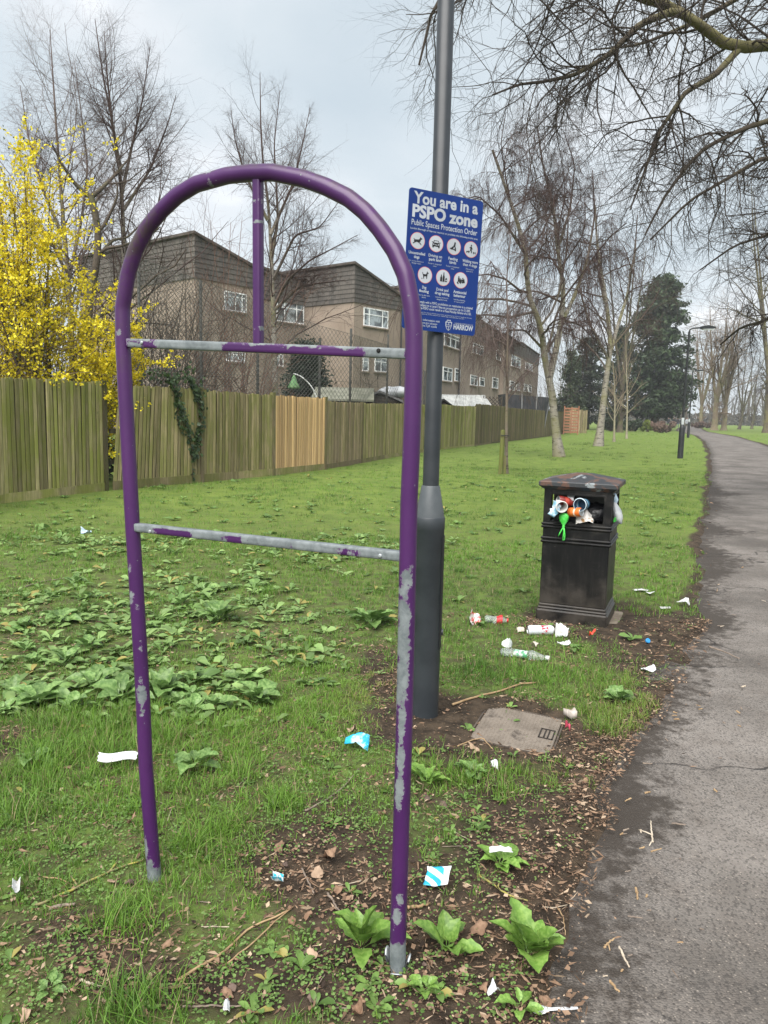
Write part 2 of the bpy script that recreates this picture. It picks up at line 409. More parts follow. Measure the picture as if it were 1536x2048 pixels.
def build_ground():
    def geo(a, b, n, first): 
        r = np.linspace(0, 1, n) ** 3.2; return a + (b - a) * np.maximum(r, np.linspace(0, 1, n) * first / abs(b - a))
    u = np.r_[-geo(6.5, 600, 46, 6)[::-1], np.arange(-6.4, -.3, .055), np.arange(-.3, .2, .03), np.linspace(.25, 3.0, 7), np.arange(3.05, 3.6, .07), geo(3.7, 600, 40, 6)]
    yv = np.r_[-30, -15, -8, -4, -2, -1, 0, .5, np.arange(.9, 7.5, .05), geo(7.6, 120, 90, 14), geo(124, 900, 26, 60)]
    U, Y = np.meshgrid(u, yv); X = X_edge(Y) + U
    Z = H(X, Y)
    V = np.stack([X, Y, Z], -1).reshape(-1, 3); ny, nx = X.shape
    i = np.arange(ny * nx).reshape(ny, nx)
    F = np.stack([i[:-1, :-1], i[:-1, 1:], i[1:, 1:], i[1:, :-1]], -1).reshape(-1, 4)
    bm = np.clip(bare(X, Y), 0, 1).ravel()
    m, nt, b, _ = newmat("soil_and_thatch"); v = ocoord(nt, rand=False)
    at = nd(nt, 'ShaderNodeAttribute', attribute_name='bare')
    n1 = noise(nt, v, 9, 6, .65); n2 = noise(nt, v, 45, 5, .7); n3 = noise(nt, v, 2.2, 4, .6)
    soil = mixc(nt, ramp(nt, n1, .35, .65), (.022, .016, .011), (.062, .045, .030))
    soil = mixc(nt, ramp(nt, n2, .56, .72), soil, (.13, .092, .060))
    gr = mixc(nt, ramp(nt, n3, .3, .7), (.085, .135, .024), (.140, .195, .036))
    gr = mixc(nt, ramp(nt, n2, .50, .75), gr, (.12, .105, .045))
    near = mixc(nt, ramp(nt, n1, .40, .62), (.066, .074, .028), (.095, .145, .030)); near = mixc(nt, ramp(nt, n2, .50, .68), near, (.060, .042, .026))
    ps = nd(nt, 'ShaderNodeSeparateXYZ'); nt.links.new(v, ps.inputs[0]); gr = mixc(nt, ramp(nt, ps.outputs[1], 4.5, 14), near, gr)
    f = mth(nt, 'ADD', at.outputs['Fac'], mth(nt, 'MULTIPLY', mth(nt, 'SUBTRACT', n1, .5), .9))
    col = mixc(nt, ramp(nt, f, .25, .6), gr, soil)
    nt.links.new(col, b.inputs['Base Color']); b.inputs['Roughness'].default_value = .95; b.inputs['Specular IOR Level'].default_value = .2
    bump(nt, b, n2, .8, .012)
    o = link("ground", arr_mesh("ground", V, [F], m, True, {'bare': bm})); setp(o, kind='structure')
    # asphalt sheet
    yv = np.r_[np.arange(-8, 12, .12), np.arange(12, 60, .6), np.linspace(60, 300, 60)]
    cr = np.r_[-.22, 0, .4, 1, 1.6, 2.2, 2.8, PATH_W / .93, PATH_W / .93 + .25]
    C, Y = np.meshgrid(cr, yv); X = X_edge(Y) + C
    Z = .012 * np.sin(np.clip((C) / 3.5, 0, 1) * math.pi) + .006 * (fbm(X / 1.1, Y / 1.1, 77, 2) - .5)
    V = np.stack([X, Y, Z], -1).reshape(-1, 3); ny, nx = X.shape
    i = np.arange(ny * nx).reshape(ny, nx); F = np.stack([i[:-1, :-1], i[:-1, 1:], i[1:, 1:], i[1:, :-1]], -1).reshape(-1, 4)
    m, nt, b, _ = newmat("asphalt"); v = ocoord(nt, rand=False)
    at = nd(nt, 'ShaderNodeAttribute', attribute_name='edge')
    n1 = noise(nt, v, .9, 5, .6); n2 = noise(nt, v, 6, 5, .65); vo = nd(nt, 'ShaderNodeTexVoronoi'); vo.inputs['Scale'].default_value = 150; nt.links.new(v, vo.inputs['Vector'])
    st = nd(nt, 'ShaderNodeSeparateColor'); nt.links.new(vo.outputs['Color'], st.inputs[0])
    base = mixc(nt, ramp(nt, n1, .34, .66), (.085, .075, .066), (.205, .184, .166))
    base = mixc(nt, mth(nt, 'MULTIPLY', ramp(nt, n2, .4, .75), .55), base, (.112, .094, .080))
    pale = mth(nt, 'MULTIPLY', ramp(nt, st.outputs[0], .84, .99), ramp(nt, vo.outputs['Distance'], .55, .2))
    base = mixc(nt, mth(nt, 'MULTIPLY', pale, .7), base, (.36, .31, .26))
    base = mixc(nt, mth(nt, 'MULTIPLY', ramp(nt, st.outputs[1], .6, .9), .6), base, (.030, .027, .025))
    fe = mth(nt, 'ADD', at.outputs['Fac'], mth(nt, 'MULTIPLY', mth(nt, 'SUBTRACT', noise(nt, v, 11, 7, .72), .5), 2.1))
    base = mixc(nt, mth(nt, 'MULTIPLY', ramp(nt, fe, .3, .75), .9), base, (.032, .025, .019))
    # hairline cracks
    wv = nd(nt, 'ShaderNodeTexVoronoi'); wv.feature = 'DISTANCE_TO_EDGE'; wv.inputs['Scale'].default_value = .8
    dv = nd(nt, 'ShaderNodeVectorMath'); dv.operation = 'ADD'; nz = nd(nt, 'ShaderNodeTexNoise'); nz.inputs['Scale'].default_value = 3; nz.inputs['Detail'].default_value = 5
    nt.links.new(v, nz.inputs['Vector']); sc = nd(nt, 'ShaderNodeVectorMath'); sc.operation = 'SCALE'; sc.inputs['Scale'].default_value = .5
    nt.links.new(nz.outputs['Color'], sc.inputs[0]); nt.links.new(v, dv.inputs[0]); nt.links.new(sc.outputs[0], dv.inputs[1]); nt.links.new(dv.outputs[0], wv.inputs['Vector'])
    crk = mth(nt, 'MULTIPLY', ramp(nt, wv.outputs['Distance'], .011, .002), ramp(nt, n1, .44, .56))
    base = mixc(nt, mth(nt, 'MULTIPLY', crk, .8), base, (.015, .013, .012))
    nt.links.new(base, b.inputs['Base Color']); b.inputs['Roughness'].default_value = .85; b.inputs['Specular IOR Level'].default_value = .35
    hh = mth(nt, 'SUBTRACT', mth(nt, 'SUBTRACT', 1.0, vo.outputs['Distance']), mth(nt, 'MULTIPLY', crk, 2.0)); bump(nt, b, hh, .7, .006)
    tong = np.zeros_like(X)
    for px, py, w, h, s in ((1440, 985, 30, 12, .9), (1440, 1010, 30, 8, .7), (1445, 1062, 40, 10, .9), (1440, 1115, 45, 16, 1.0), (1430, 1150, 30, 12, .6), (1250, 1640, 70, 60, .75), (1350, 1520, 60, 40, .4), (1440, 1250, 50, 30, .5)):
        c = G(px, py); rx = abs(G(px + w, py).x - c.x); ry = abs(G(px, py - h).y - c.y); tong = tong + s * np.exp(-((X - c.x) / rx) ** 2 - ((Y - c.y) / ry) ** 2)
    edge = np.clip(.66 * sstep(.17, -.02, C) + .5 * sstep(.5, .1, PATH_W / .93 - C) + tong, 0, 1.2).ravel()
    o = link("path", arr_mesh("path", V, [F], m, True, {'edge': edge})); setp(o, kind='structure')
build_ground()

# ------------------------------------------------------------------ grass and the other small growth
def wedge(n, y0, y1, rg, p=1.0, half=.60, pad=.5):
    y = (y0 ** (p + 1) + rg.random(n) * (y1 ** (p + 1) - y0 ** (p + 1))) ** (1 / (p + 1))
    x = (rg.random(n) * 2 - 1) * (half * y + pad); return x, y
FENCE_X = lambda y: np.interp(y, [8.5, 11.4, 13.4, 17.2, 19.4, 27, 31.5, 57, 79, 100], [-6.35, -5.7, -5.02, -2.6, -1.6, .66, 2.25, 12.4, 20, 27])
def blade_mesh(x, y, L, W, lean, seg, col, rg):
    n = len(x); az = rg.random(n) * 2 * np.pi; tw = az + np.pi / 2 + rg.normal(0, .5, n)
    base = np.stack([x, y, H(x, y) - .004], 1); dirv = np.stack([np.cos(az), np.sin(az), 0 * az], 1); side = np.stack([np.cos(tw), np.sin(tw), 0 * az], 1)
    V = []; 
    for k in range(seg + 1):
        s = k / seg
        c = base + dirv * (lean * L * s ** 1.7)[:, None]; c[:, 2] += L * s * (1 - .35 * np.clip(lean, 0, 1.2) * s)
        if k < seg:
            w = (W * (1 - s) ** .6 * (.75 if k == 0 else 1))[:, None] * side * .5; V += [c - w, c + w]
        else: V.append(c)
    V = np.stack(V, 1); m = V.shape[1]; o = (np.arange(n) * m)[:, None]
    q = [o + np.array([[2 * k, 2 * k + 1, 2 * k + 3, 2 * k + 2]]) for k in range(seg - 1)]
    t = o + np.array([[2 * seg - 2, 2 * seg - 1, 2 * seg]])
    return V.reshape(-1, 3), (np.concatenate(q) if q else np.zeros((0, 4), int)), t, np.repeat(col, m, 0)
def grass_col(x, y, rg, n):
    a = np.array([.050, .122, .017]); b = np.array([.165, .310, .042]); c = np.array([.28, .31, .07]); s = np.array([.30, .24, .13])
    t = np.clip(rg.normal(.5, .26, n) + 1.1 * (fbm(x / 1.1, y / 1.6, 61, 4) - .5) + .5 * (fbm(x / .3, y / .4, 62, 2) - .5), 0, 1)[:, None]
    col = a * (1 - t) + b * t
    ye = np.clip(blobs(B_YEL, x, y) * .75 + .28 * (fbm(x / 2.5, y / 2.5, 67, 3) - .35) + np.interp(y, [6, 25], [0, .10]), 0, 1)[:, None] * rg.random((n, 1))
    col = col * (1 - ye) + c * ye
    dead = (rg.random(n) < .09 + .10 * np.clip(blobs(B_YEL, x, y), 0, 1))[:, None]
    return np.where(dead, s * rg.uniform(.6, 1.1, (n, 1)), col)
def path_clear(x, y):
    d = edge_dist(x, y); return (d > .03) | (d < -PATH_W - .05)
def build_grass():
    rg = np.random.default_rng(5); Vs, Q, T, C, o = [], [], [], [], 0
    def put(x, y, L, W, lean, seg, dark=1.0):
        nonlocal o
        n = len(x)
        if not n: return
        V, q, t, c = blade_mesh(x, y, L, W, lean, seg, grass_col(x, y, rg, n) * dark, rg)
        Vs.append(V); Q.append(q + o); T.append(t + o); C.append(c); o += len(V)
    def tufts(nt, y0, y1, per, spread, Lf, W, seg, p, dens):
        x, y = wedge(nt, y0, y1, rg, p)
        keep = (rg.random(nt) < dens(x, y)) & path_clear(x, y) & ((x > FENCE_X(y) + .05) | (y < 8.6)) & (x < X_edge(y) + PATH_W + 40)
        x, y = x[keep], y[keep]; n = len(x)
        lf = Lf(x, y) * rg.uniform(.7, 1.3, n)
        xx = np.repeat(x, per) + rg.normal(0, 1, n * per) * np.repeat(spread * (.6 + lf * 4), per); yy = np.repeat(y, per) + rg.normal(0, 1, n * per) * np.repeat(spread * (.6 + lf * 4), per)
        L = np.repeat(lf, per) * rg.uniform(.45, 1.2, n * per); ok = path_clear(xx, yy)
        ww = W * np.interp(yy, [1.5, 4, 10, 30, 70], [1, 1.15, 1.9, 3.6, 7])
        put(xx[ok], yy[ok], L[ok], (ww * rg.uniform(.7, 1.3, len(xx)))[ok], rg.gamma(2.2, .24, ok.sum()), seg)
    lush = lambda x, y: blobs(B_LUSH, x, y)
    dn = lambda x, y: np.clip(.70 - bare(x, y) * .80 + lush(x, y) * .8, .015, 1)
    ln = lambda x, y: .022 + .046 * np.clip(lush(x, y), 0, 1.2) + .018 * fbm(x / .5, y / .5, 71, 2)
    tufts(10500, 1.3, 4.4, 15, .020, ln, .0031, 3, 1.0, dn)
    df = lambda x, y: np.clip(1.1 * sstep(.28, .52, fbm(x / .7, y / .9, 83, 4)) + .38 - bare(x, y) * .95 - .35 * blobs(B_WEED, x, y) + lush(x, y) * .3, .02, 1)
    lm = lambda x, y: .038 + .022 * fbm(x / .8, y / .8, 73, 2) + .04 * np.clip(lush(x, y), 0, 1)
    tufts(11000, 4.2, 9, 9, .022, lm, .0036, 2, 1.0, df)
    lf = lambda x, y: (.032 + .085 * fbm(x / .9, y / .9, 79, 3) ** 2.2)
    tufts(16000, 9, 22, 7, .040, lf, .0036, 1, .8, df)
    tufts(8000, 22, 80, 6, .12, lambda x, y: lf(x, y) * np.interp(y, [22, 80], [1.1, 1.9]), .0040, 1, .5, lambda x, y: np.clip(1.1 - bare(x, y), .05, 1))
    # coarse dark tussocks dotted over the lawn
    xt, yt = wedge(1500, 5, 45, rg, .5); k = (edge_dist(xt, yt) > .5) & (xt > FENCE_X(yt) + .4) & (rg.random(1500) < 1.5 * sstep(.42, .62, fbm(xt / 1.5, yt / 2, 87, 3))); xt, yt = xt[k], yt[k]; m = 34
    rr_ = np.repeat(rg.uniform(.03, .10, len(xt)) * np.interp(yt, [5, 45], [.8, 1.8]), m); xx = np.repeat(xt, m) + rg.normal(0, 1, len(rr_)) * rr_ * 1.3; yy = np.repeat(yt, m) + rg.normal(0, 1, len(rr_)) * rr_
    put(xx, yy, np.repeat(rg.uniform(.05, .11, len(xt)), m) * rg.uniform(.5, 1.2, len(rr_)), .0036 * np.interp(yy, [5, 12, 45], [1, 2, 4]), rg.gamma(2.2, .26, len(rr_)), 1, .58)
    # long dark tussocks
    for px, py, n, L in ((572, 1618, 130, .10), (270, 2030, 220, .13), (245, 1860, 150, .11), (220, 1520, 260, .14), (90, 1530, 240, .13), (330, 1480, 200, .12), (930, 1565, 110, .085), (1010, 1600, 80, .07),
                         (40, 1640, 160, .12), (150, 1450, 200, .12), (540, 1190, 160, .10), (620, 1300, 160, .09), (1210, 1468, 120, .09), (860, 1180, 140, .10), (1120, 1345, 110, .06), (960, 1338, 130, .07), (480, 1555, 140, .10), (920, 1150, 120, .1), (390, 1700, 180, .10), (450, 1660, 160, .09)):
        c = G(px, py); sx = rg.normal(0, L * .42, n); sy = rg.normal(0, L * .42, n)
        put(c.x + sx, c.y + sy, L * rg.uniform(.5, 1.15, n), np.full(n, .0036), rg.gamma(2.2, .28, n), 3)
    me = arr_mesh("grass", np.concatenate(Vs), [np.concatenate(Q), np.concatenate(T)], leafmat("grass_blade", .3), False, {'col': np.concatenate(C)})
    setp(link("grass", me), "short spring grass growing over the verge and lawn", "grass", kind='stuff')
build_grass()

def leafcards(name, c, n, u, L, W, col, mat, bend=.25):
    """c base point, u direction along leaf (unit), n approximate up; 4 quads per leaf folded along the rib"""
    s = unit(np.cross(n, u)); nn = np.cross(u, s); N = len(c); L = L[:, None]; W = W[:, None]
    pts = [c, c + u * L * .38 + s * W * .5 + nn * L * .08, c + u * L * .42 - nn * L * .02, c + u * L * .38 - s * W * .5 + nn * L * .08,
           c + u * L * .78 + s * W * .36 - nn * L * bend * .3, c + u * L * .80 - nn * L * bend * .4, c + u * L * .78 - s * W * .36 - nn * L * bend * .3, c + u * L - nn * L * bend]
    V = np.stack(pts, 1); o = (np.arange(N) * 8)[:, None]
    Q = np.concatenate([o + np.array([[2, 1, 4, 5]]), o + np.array([[3, 2, 5, 6]])]); T = np.concatenate([o + np.array([[0, 1, 2]]), o + np.array([[0, 2, 3]]), o + np.array([[5, 4, 7]]), o + np.array([[6, 5, 7]])])
    return arr_mesh(name, V.reshape(-1, 3), [Q, T], mat, True, {'col': np.repeat(col, 8, 0)})
def build_cover():
    rg = np.random.default_rng(8)
    # small round leaved creeping weeds
    x, y = wedge(24000, 1.3, 6.0, rg, .7)
    dens = np.clip(blobs(B_CHICK, x, y) * 1.0 + .16 + .5 * (fbm(x / .25, y / .25, 91, 3) - .5), 0, 1) * (edge_dist(x, y) > .10) * np.clip(1.15 - blobs(blob_list([(1040, 1465, 130, 60, 1.4), (860, 1445, 100, 60, 1.2), (1300, 1265, 100, 60, .8)]), x, y), 0, 1)
    k = rg.random(len(x)) < dens; x, y = x[k], y[k]; n = len(x); per = 7
    cx = np.repeat(x, per) + rg.normal(0, .014, n * per); cy = np.repeat(y, per) + rg.normal(0, .014, n * per)
    az = rg.random(n * per) * 6.283; c = np.stack([cx, cy, H(cx, cy) + rg.uniform(.002, .022, n * per)], 1)
    u = unit(np.stack([np.cos(az), np.sin(az), rg.normal(.15, .25, n * per)], 1)); up = unit(np.stack([rg.normal(0, .25, n * per), rg.normal(0, .25, n * per), np.ones(n * per)], 1))
    sz = rg.uniform(.005, .0125, n * per); t = rg.random((n * per, 1))
    col = np.array([.075, .150, .030]) * (1 - t) + np.array([.190, .290, .085]) * t
    me = leafcards("creeping_weeds", c, up, u, sz, sz * rg.uniform(.7, 1.0, n * per), col, leafmat("weed_leaf", .3), .15)
    setp(link("creeping_weeds", me), "low creeping weeds with tiny round leaves over the bare soil", "ground cover", kind='stuff')
    # broad leaved rosettes: leaves arch out from one root
    def rosettes(name, label, x, y, per, smin, smax, ca, cb, mat):
        n = len(x); N = n * per; k = np.tile(np.arange(per), n); az = np.repeat(rg.random(n) * 6.283, per) + k * 2.4 + rg.normal(0, .25, N); el = R(1) * rg.uniform(12, 62, N); sz = np.repeat(rg.uniform(smin, smax, n), per) * rg.uniform(.55, 1.1, N); w = sz * rg.uniform(.30, .52, N)
        cx = np.repeat(x, per); cy = np.repeat(y, per); o = np.stack([cx, cy, H(cx, cy)], 1); h = np.stack([np.cos(az), np.sin(az), 0 * az], 1); s = np.stack([-np.sin(az), np.cos(az), rg.normal(0, .25, N)], 1); Vs = []
        for u, ww, in ((0, .06), (.28, .55), (.58, 1.0), (.84, .70), (1, .04)):
            e = el * (1 - .9 * u); c = o + (h * np.cos(el * (1 - .5 * u))[:, None] * u + np.array([0, 0, 1]) * (np.sin(el) * u * (1 - .55 * u))[:, None]) * sz[:, None]
            lift = (w * ww * .5 * .35)[:, None] * np.array([0, 0, 1]); Vs += [c - s * (w * ww * .5)[:, None] + lift, c, c + s * (w * ww * .5)[:, None] + lift]
        V = np.stack(Vs, 1); b = (np.arange(N) * 15)[:, None]; F = np.concatenate([b + np.array([[3 * r + q, 3 * r + q + 1, 3 * r + q + 4, 3 * r + q + 3]]) for r in range(4) for q in range(2)])
        t = np.clip(np.repeat(rg.random(n), per) * .6 + rg.random(N) * .4, 0, 1)[:, None]; col = np.array(ca) * (1 - t) + np.array(cb) * t; yl = (rg.random(N) < .07)[:, None]; col = col * rg.uniform(.65, 1.25, (N, 1)); col = np.where(yl, np.array([.30, .26, .08]), col)
        setp(link(name, arr_mesh(name, V.reshape(-1, 3), [F], mat, True, {'col': np.repeat(col, 15, 0)})), label, "weeds", kind='stuff')
    bl = leafmat("broad_leaf", .25, .40)
    x, y = wedge(6500, 3.3, 11.5, rg, .6); k = rg.random(len(x)) < np.clip(blobs(B_WEED, x, y) * 1.25, 0, .95); rosettes("broad_leaf_weeds", "dense broad leaved weeds spread through the lawn on the left", x[k], y[k], 6, .045, .125, (.085, .165, .040), (.270, .390, .135), bl)
    x, y = wedge(1500, 5, 18, rg, .8); k = (edge_dist(x, y) > .3) & (rg.random(len(x)) < np.clip(.15 + 1.6 * (fbm(x / 1.2, y / 1.2, 33, 3) - .3), 0, 1)) & (x > FENCE_X(y) + .2); rosettes("lawn_weeds", "leafy weeds scattered through the far lawn", x[k], y[k], 6, .05, .12, (.060, .130, .026), (.190, .300, .085), bl)
    x, y = wedge(1100, 1.5, 4.2, rg, .6); k = (edge_dist(x, y) > .15) & (rg.random(len(x)) < .16 + .3 * blobs(B_CHICK, x, y)); rosettes("small_rosettes", "small leafy seedlings dotted over the near verge", x[k], y[k], 6, .022, .055, (.075, .145, .030), (.190, .300, .080), bl)
    # crumbled dead leaves, bark and stalks
    x, y = wedge(230000, 1.3, 5.6, rg, .55); d = edge_dist(x, y)
    k = (rg.random(len(x)) < np.clip(bare(x, y) * .9 + .24, 0, 1)) & (d > -.01) & (rg.random(len(x)) < np.clip(.42 + 2.0 * (fbm(x / .28, y / .28, 97, 3) - .42), .08, 1)); x, y = x[k], y[k]; k = rg.random(len(x)) > .78 * np.clip(blobs(blob_list([(1310, 1255, 110, 70, 1), (1270, 1305, 110, 60, 1), (870, 1440, 110, 60, .9), (1040, 1465, 130, 55, 1)]), x, y), 0, 1); x, y = x[k], y[k]
    xf, yf = wedge(16000, 5.6, 26, rg, .35); df = edge_dist(xf, yf); k = (df > -.02) & (rg.random(len(xf)) < np.clip(bare(xf, yf) + .10, 0, 1)) & (xf > FENCE_X(yf) + .1); xf, yf = xf[k], yf[k]
    xs, ys = wedge(9000, 1.4, 20, rg, .3); ds = edge_dist(xs, ys); ks = (ds < 0.02) & (ds > -PATH_W) & (rg.random(len(xs)) < .85 * np.exp(ds / .13) + .035)
    x = np.r_[x, xf, xs[ks]]; y = np.r_[y, yf, ys[ks]]
    N = len(x); az = rg.random(N) * 6.283; pathz = np.where(edge_dist(x, y) < .06, .016, -1)
    z = np.maximum(H(x, y), pathz) + rg.uniform(.001, .010, N)
    stalk = rg.random(N) < .30
    sz = np.where(stalk, rg.uniform(.010, .045, N), np.clip(rg.gamma(1.9, .0044, N), .003, .025)) * np.interp(y, [4, 14], [1, 1.7]); w = np.where(stalk, rg.uniform(.0008, .0024, N), sz * rg.uniform(.4, .95, N))
    u = unit(np.stack([np.cos(az), np.sin(az), rg.normal(0, .22, N)], 1)); up = unit(np.stack([rg.normal(0, .35, N), rg.normal(0, .35, N), np.ones(N)], 1)); s = unit(np.cross(up, u))
    c = np.stack([x, y, z], 1)
    V = np.stack([c - u * (sz * .5)[:, None], c + s * (w * rg.uniform(.3, .6, N))[:, None] + u * (sz * rg.uniform(-.25, .15, N))[:, None] + up * (sz * rg.uniform(0, .25, N))[:, None],
                  c + u * (sz * .5)[:, None] + up * (sz * rg.uniform(0, .3, N))[:, None], c - s * (w * rg.uniform(.3, .6, N))[:, None] + u * (sz * rg.uniform(-.15, .3, N))[:, None]], 1)
    o = (np.arange(N) * 4)[:, None]; F = np.concatenate([o + np.array([[0, 3, 1]]), o + np.array([[1, 3, 2]])])
    t = rg.random((N, 1)); p = rg.random((N, 1)); col = np.array([.095, .058, .038]) * (1 - t) + np.array([.29, .190, .125]) * t
    col = np.where(p > .85, np.array([.40, .30, .21]) * rg.uniform(.7, 1.1, (N, 1)), col); col = np.where(p < .14, np.array([.035, .024, .018]), col)
    m, nt, b, _ = newmat("leaf_crumbs"); a = nd(nt, 'ShaderNodeAttribute', attribute_name='col'); nt.links.new(a.outputs['Color'], b.inputs['Base Color']); b.inputs['Roughness'].default_value = .85; b.inputs['Specular IOR Level'].default_value = .2
    me = arr_mesh("leaf_litter", V.reshape(-1, 3), [F], m, False, {'col': np.repeat(col, 4, 0)})
    setp(link("leaf_litter", me), "crumbled brown leaves and bark covering the bare soil", "leaf litter", kind='stuff')
build_cover()
# ------------------------------------------------------------------ houses behind the fence
M_RENDER = None
def house_mats():
    global M_RENDER, M_TILE, M_ROOF, M_WHITE, M_GLASS, M_PIPE, M_NET
    m, nt, b, _ = newmat("pebbledash"); v = ocoord(nt, rand=False); n1 = noise(nt, v, .5, 5, .6); n2 = noise(nt, v, 14, 4, .7)
    c = mixc(nt, ramp(nt, n1, .3, .7), (.205, .160, .123), (.290, .232, .185)); c = mixc(nt, mth(nt, 'MULTIPLY', ramp(nt, n2, .45, .7), .35), c, (.16, .125, .095))
    st = noise(nt, ocoord(nt, (3, 3, .25), False), 1.2, 4, .6); c = mixc(nt, mth(nt, 'MULTIPLY', ramp(nt, st, .55, .8), .35), c, (.13, .115, .10))
    nt.links.new(c, b.inputs['Base Color']); b.inputs['Roughness'].default_value = .95; bump(nt, b, n2, .4, .02); M_RENDER = m
    m, nt, b, _ = newmat("hung_tiles"); v = ocoord(nt, rand=False)
    bt = nd(nt, 'ShaderNodeTexBrick'); bt.offset = .5; bt.inputs['Scale'].default_value = 1.0; bt.inputs['Brick Width'].default_value = .34; bt.inputs['Row Height'].default_value = 50; bt.inputs['Mortar Size'].default_value = .012
    bt.inputs['Color1'].default_value = (.050, .044, .038, 1); bt.inputs['Color2'].default_value = (.100, .087, .074, 1); bt.inputs['Mortar'].default_value = (.02, .02, .02, 1)
    tc = nd(nt, 'ShaderNodeAttribute', attribute_name='uvw'); nt.links.new(tc.outputs['Vector'], bt.inputs['Vector'])
    n1 = noise(nt, v, .7, 5, .65); c = mixc(nt, mth(nt, 'MULTIPLY', ramp(nt, n1, .45, .75), .6), bt.outputs['Color'], (.130, .115, .098))
    nt.links.new(c, b.inputs['Base Color']); b.inputs['Roughness'].default_value = .8; M_TILE = m
    M_ROOF = plain("felt_roof", (.050, .042, .036), (.085, .070, .058), 2, .9)
    M_WHITE = plain("white_window_paint", (.74, .75, .75), None, 5, .35)
    m, nt, b, _ = newmat("window_glass"); v = ocoord(nt, (1, 1, 1)); n = noise(nt, v, 1.6, 2, .5)
    c = mixc(nt, ramp(nt, n, .42, .58), (.05, .06, .065), (.30, .34, .36)); nt.links.new(c, b.inputs['Base Color']); b.inputs['Roughness'].default_value = .06; b.inputs['Specular IOR Level'].default_value = .8; M_GLASS = m  # pale grey-blue patches paint reflected sky into the pane colour
    M_PIPE = plain("black_downpipe", (.03, .03, .03), None, 4, .5)
house_mats()
class Wall:
    def __init__(s, p0, ang):
        s.p = np.array(p0[:2], float); a = R(ang); s.d = np.array([math.sin(a), math.cos(a)]); s.n = np.array([s.d[1], -s.d[0]])   # n faces towards the camera side
    def at(s, t, z, off=0.0): q = s.p + s.d * t + s.n * off; return (q[0], q[1], z)
    def px(s, x, y):
        h = plane_hit(x, y, (s.p[0], s.p[1], 0), Vector((s.n[0], s.n[1], 0))); return float(np.dot(np.array([h.x, h.y]) - s.p, s.d)), h.z
    def mat(s): return Matrix(((s.d[0], -s.n[0], 0, s.p[0]), (s.d[1], -s.n[1], 0, s.p[1]), (0, 0, 1, 0), (0, 0, 0, 1)))   # local x along, y into the wall
def add_window(house, W, x0, y0, x1, y1, mull=(.34, .66), trans=(.32,), right=None):
    t0, z1 = W.px(x0, y0); t1, z0 = W.px(x1, y1 if right is None else right); z0 = W.px(x0, y1)[1]
    M = W.mat(); w = t1 - t0; mb = MB(); fr = .06
    mb.box((t0, -.05, z0), (t1, .02, z0 + fr), M); mb.box((t0, -.05, z1 - fr), (t1, .02, z1), M)
    mb.box((t0, -.05, z0 + fr), (t0 + fr, .02, z1 - fr), M); mb.box((t1 - fr, -.05, z0 + fr), (t1, .02, z1 - fr), M)
    for q in mull: mb.box((t0 + w * q - fr * .5, -.048, z0 + fr), (t0 + w * q + fr * .5, .018, z1 - fr), M)
    for q in trans: mb.box((t0 + fr, -.046, z1 - (z1 - z0) * q - .025), (t1 - fr, .016, z1 - (z1 - z0) * q + .025), M)
    f = mb.build('window', M_WHITE, house, world=True)
    s = MB(); s.box((t0 - .06, -.12, z0 - .07), (t1 + .06, .0, z0 - .002), M); s.build('sill', M_RENDER, f).location = [-a for a in house.location]
    g = MB(); g.box((t0 + fr * .8, -.028, z0 + fr * .8), (t1 - fr * .8, -.012, z1 - fr * .8), M); g.build('pane', M_GLASS, f).location = [-a for a in house.location]
    return f
def tile_courses(mb, uv, W, t0, t1, zb, ztop, k, step=.24, off=.0):
    """overlapping courses of hung tiles; the top edge falls by k per metre along the wall"""
    M = W.mat(); z = zb; 
    while z < ztop:
        te = t1 if k <= 0 else min(t1, (ztop - z - .12) / k)
        if te - t0 > .1:
            V = [(t0, -.065, z), (te, -.065, z), (te, -.035, z + step), (t0, -.035, z + step), (t0, .0, z), (te, .0, z), (te, .0, z + step), (t0, .0, z + step)]
            mb.add([M @ Vector(p) for p in V], [(0, 1, 2, 3), (5, 4, 7, 6), (0, 4, 5, 1), (3, 2, 6, 7), (0, 3, 7, 4), (1, 5, 6, 2)])
            ro = (round(z / step) % 2) * .17; uv += [(p[0] + ro, p[2] * .01, 0) for p in V]
        z += step
def build_tiles(mb, uv, house):
    o = mb.build('tile_cladding', M_TILE, house, world=True); at = o.data.attributes.new('uvw', 'FLOAT_VECTOR', 'POINT'); at.data.foreach_set('vector', np.array(uv, np.float32).ravel()); return o
def prism(mb, foot, zb, zts):
    n = len(foot); V = [(x, y, zb) for x, y in foot] + [(x, y, z) for (x, y), z in zip(foot, zts)]
    mb.add(V, [tuple(range(n - 1, -1, -1)), tuple(range(n, 2 * n))] + [(i, (i + 1) % n, n + (i + 1) % n, n + i) for i in range(n)])
FR = 40.0   # bearing of the window fronts
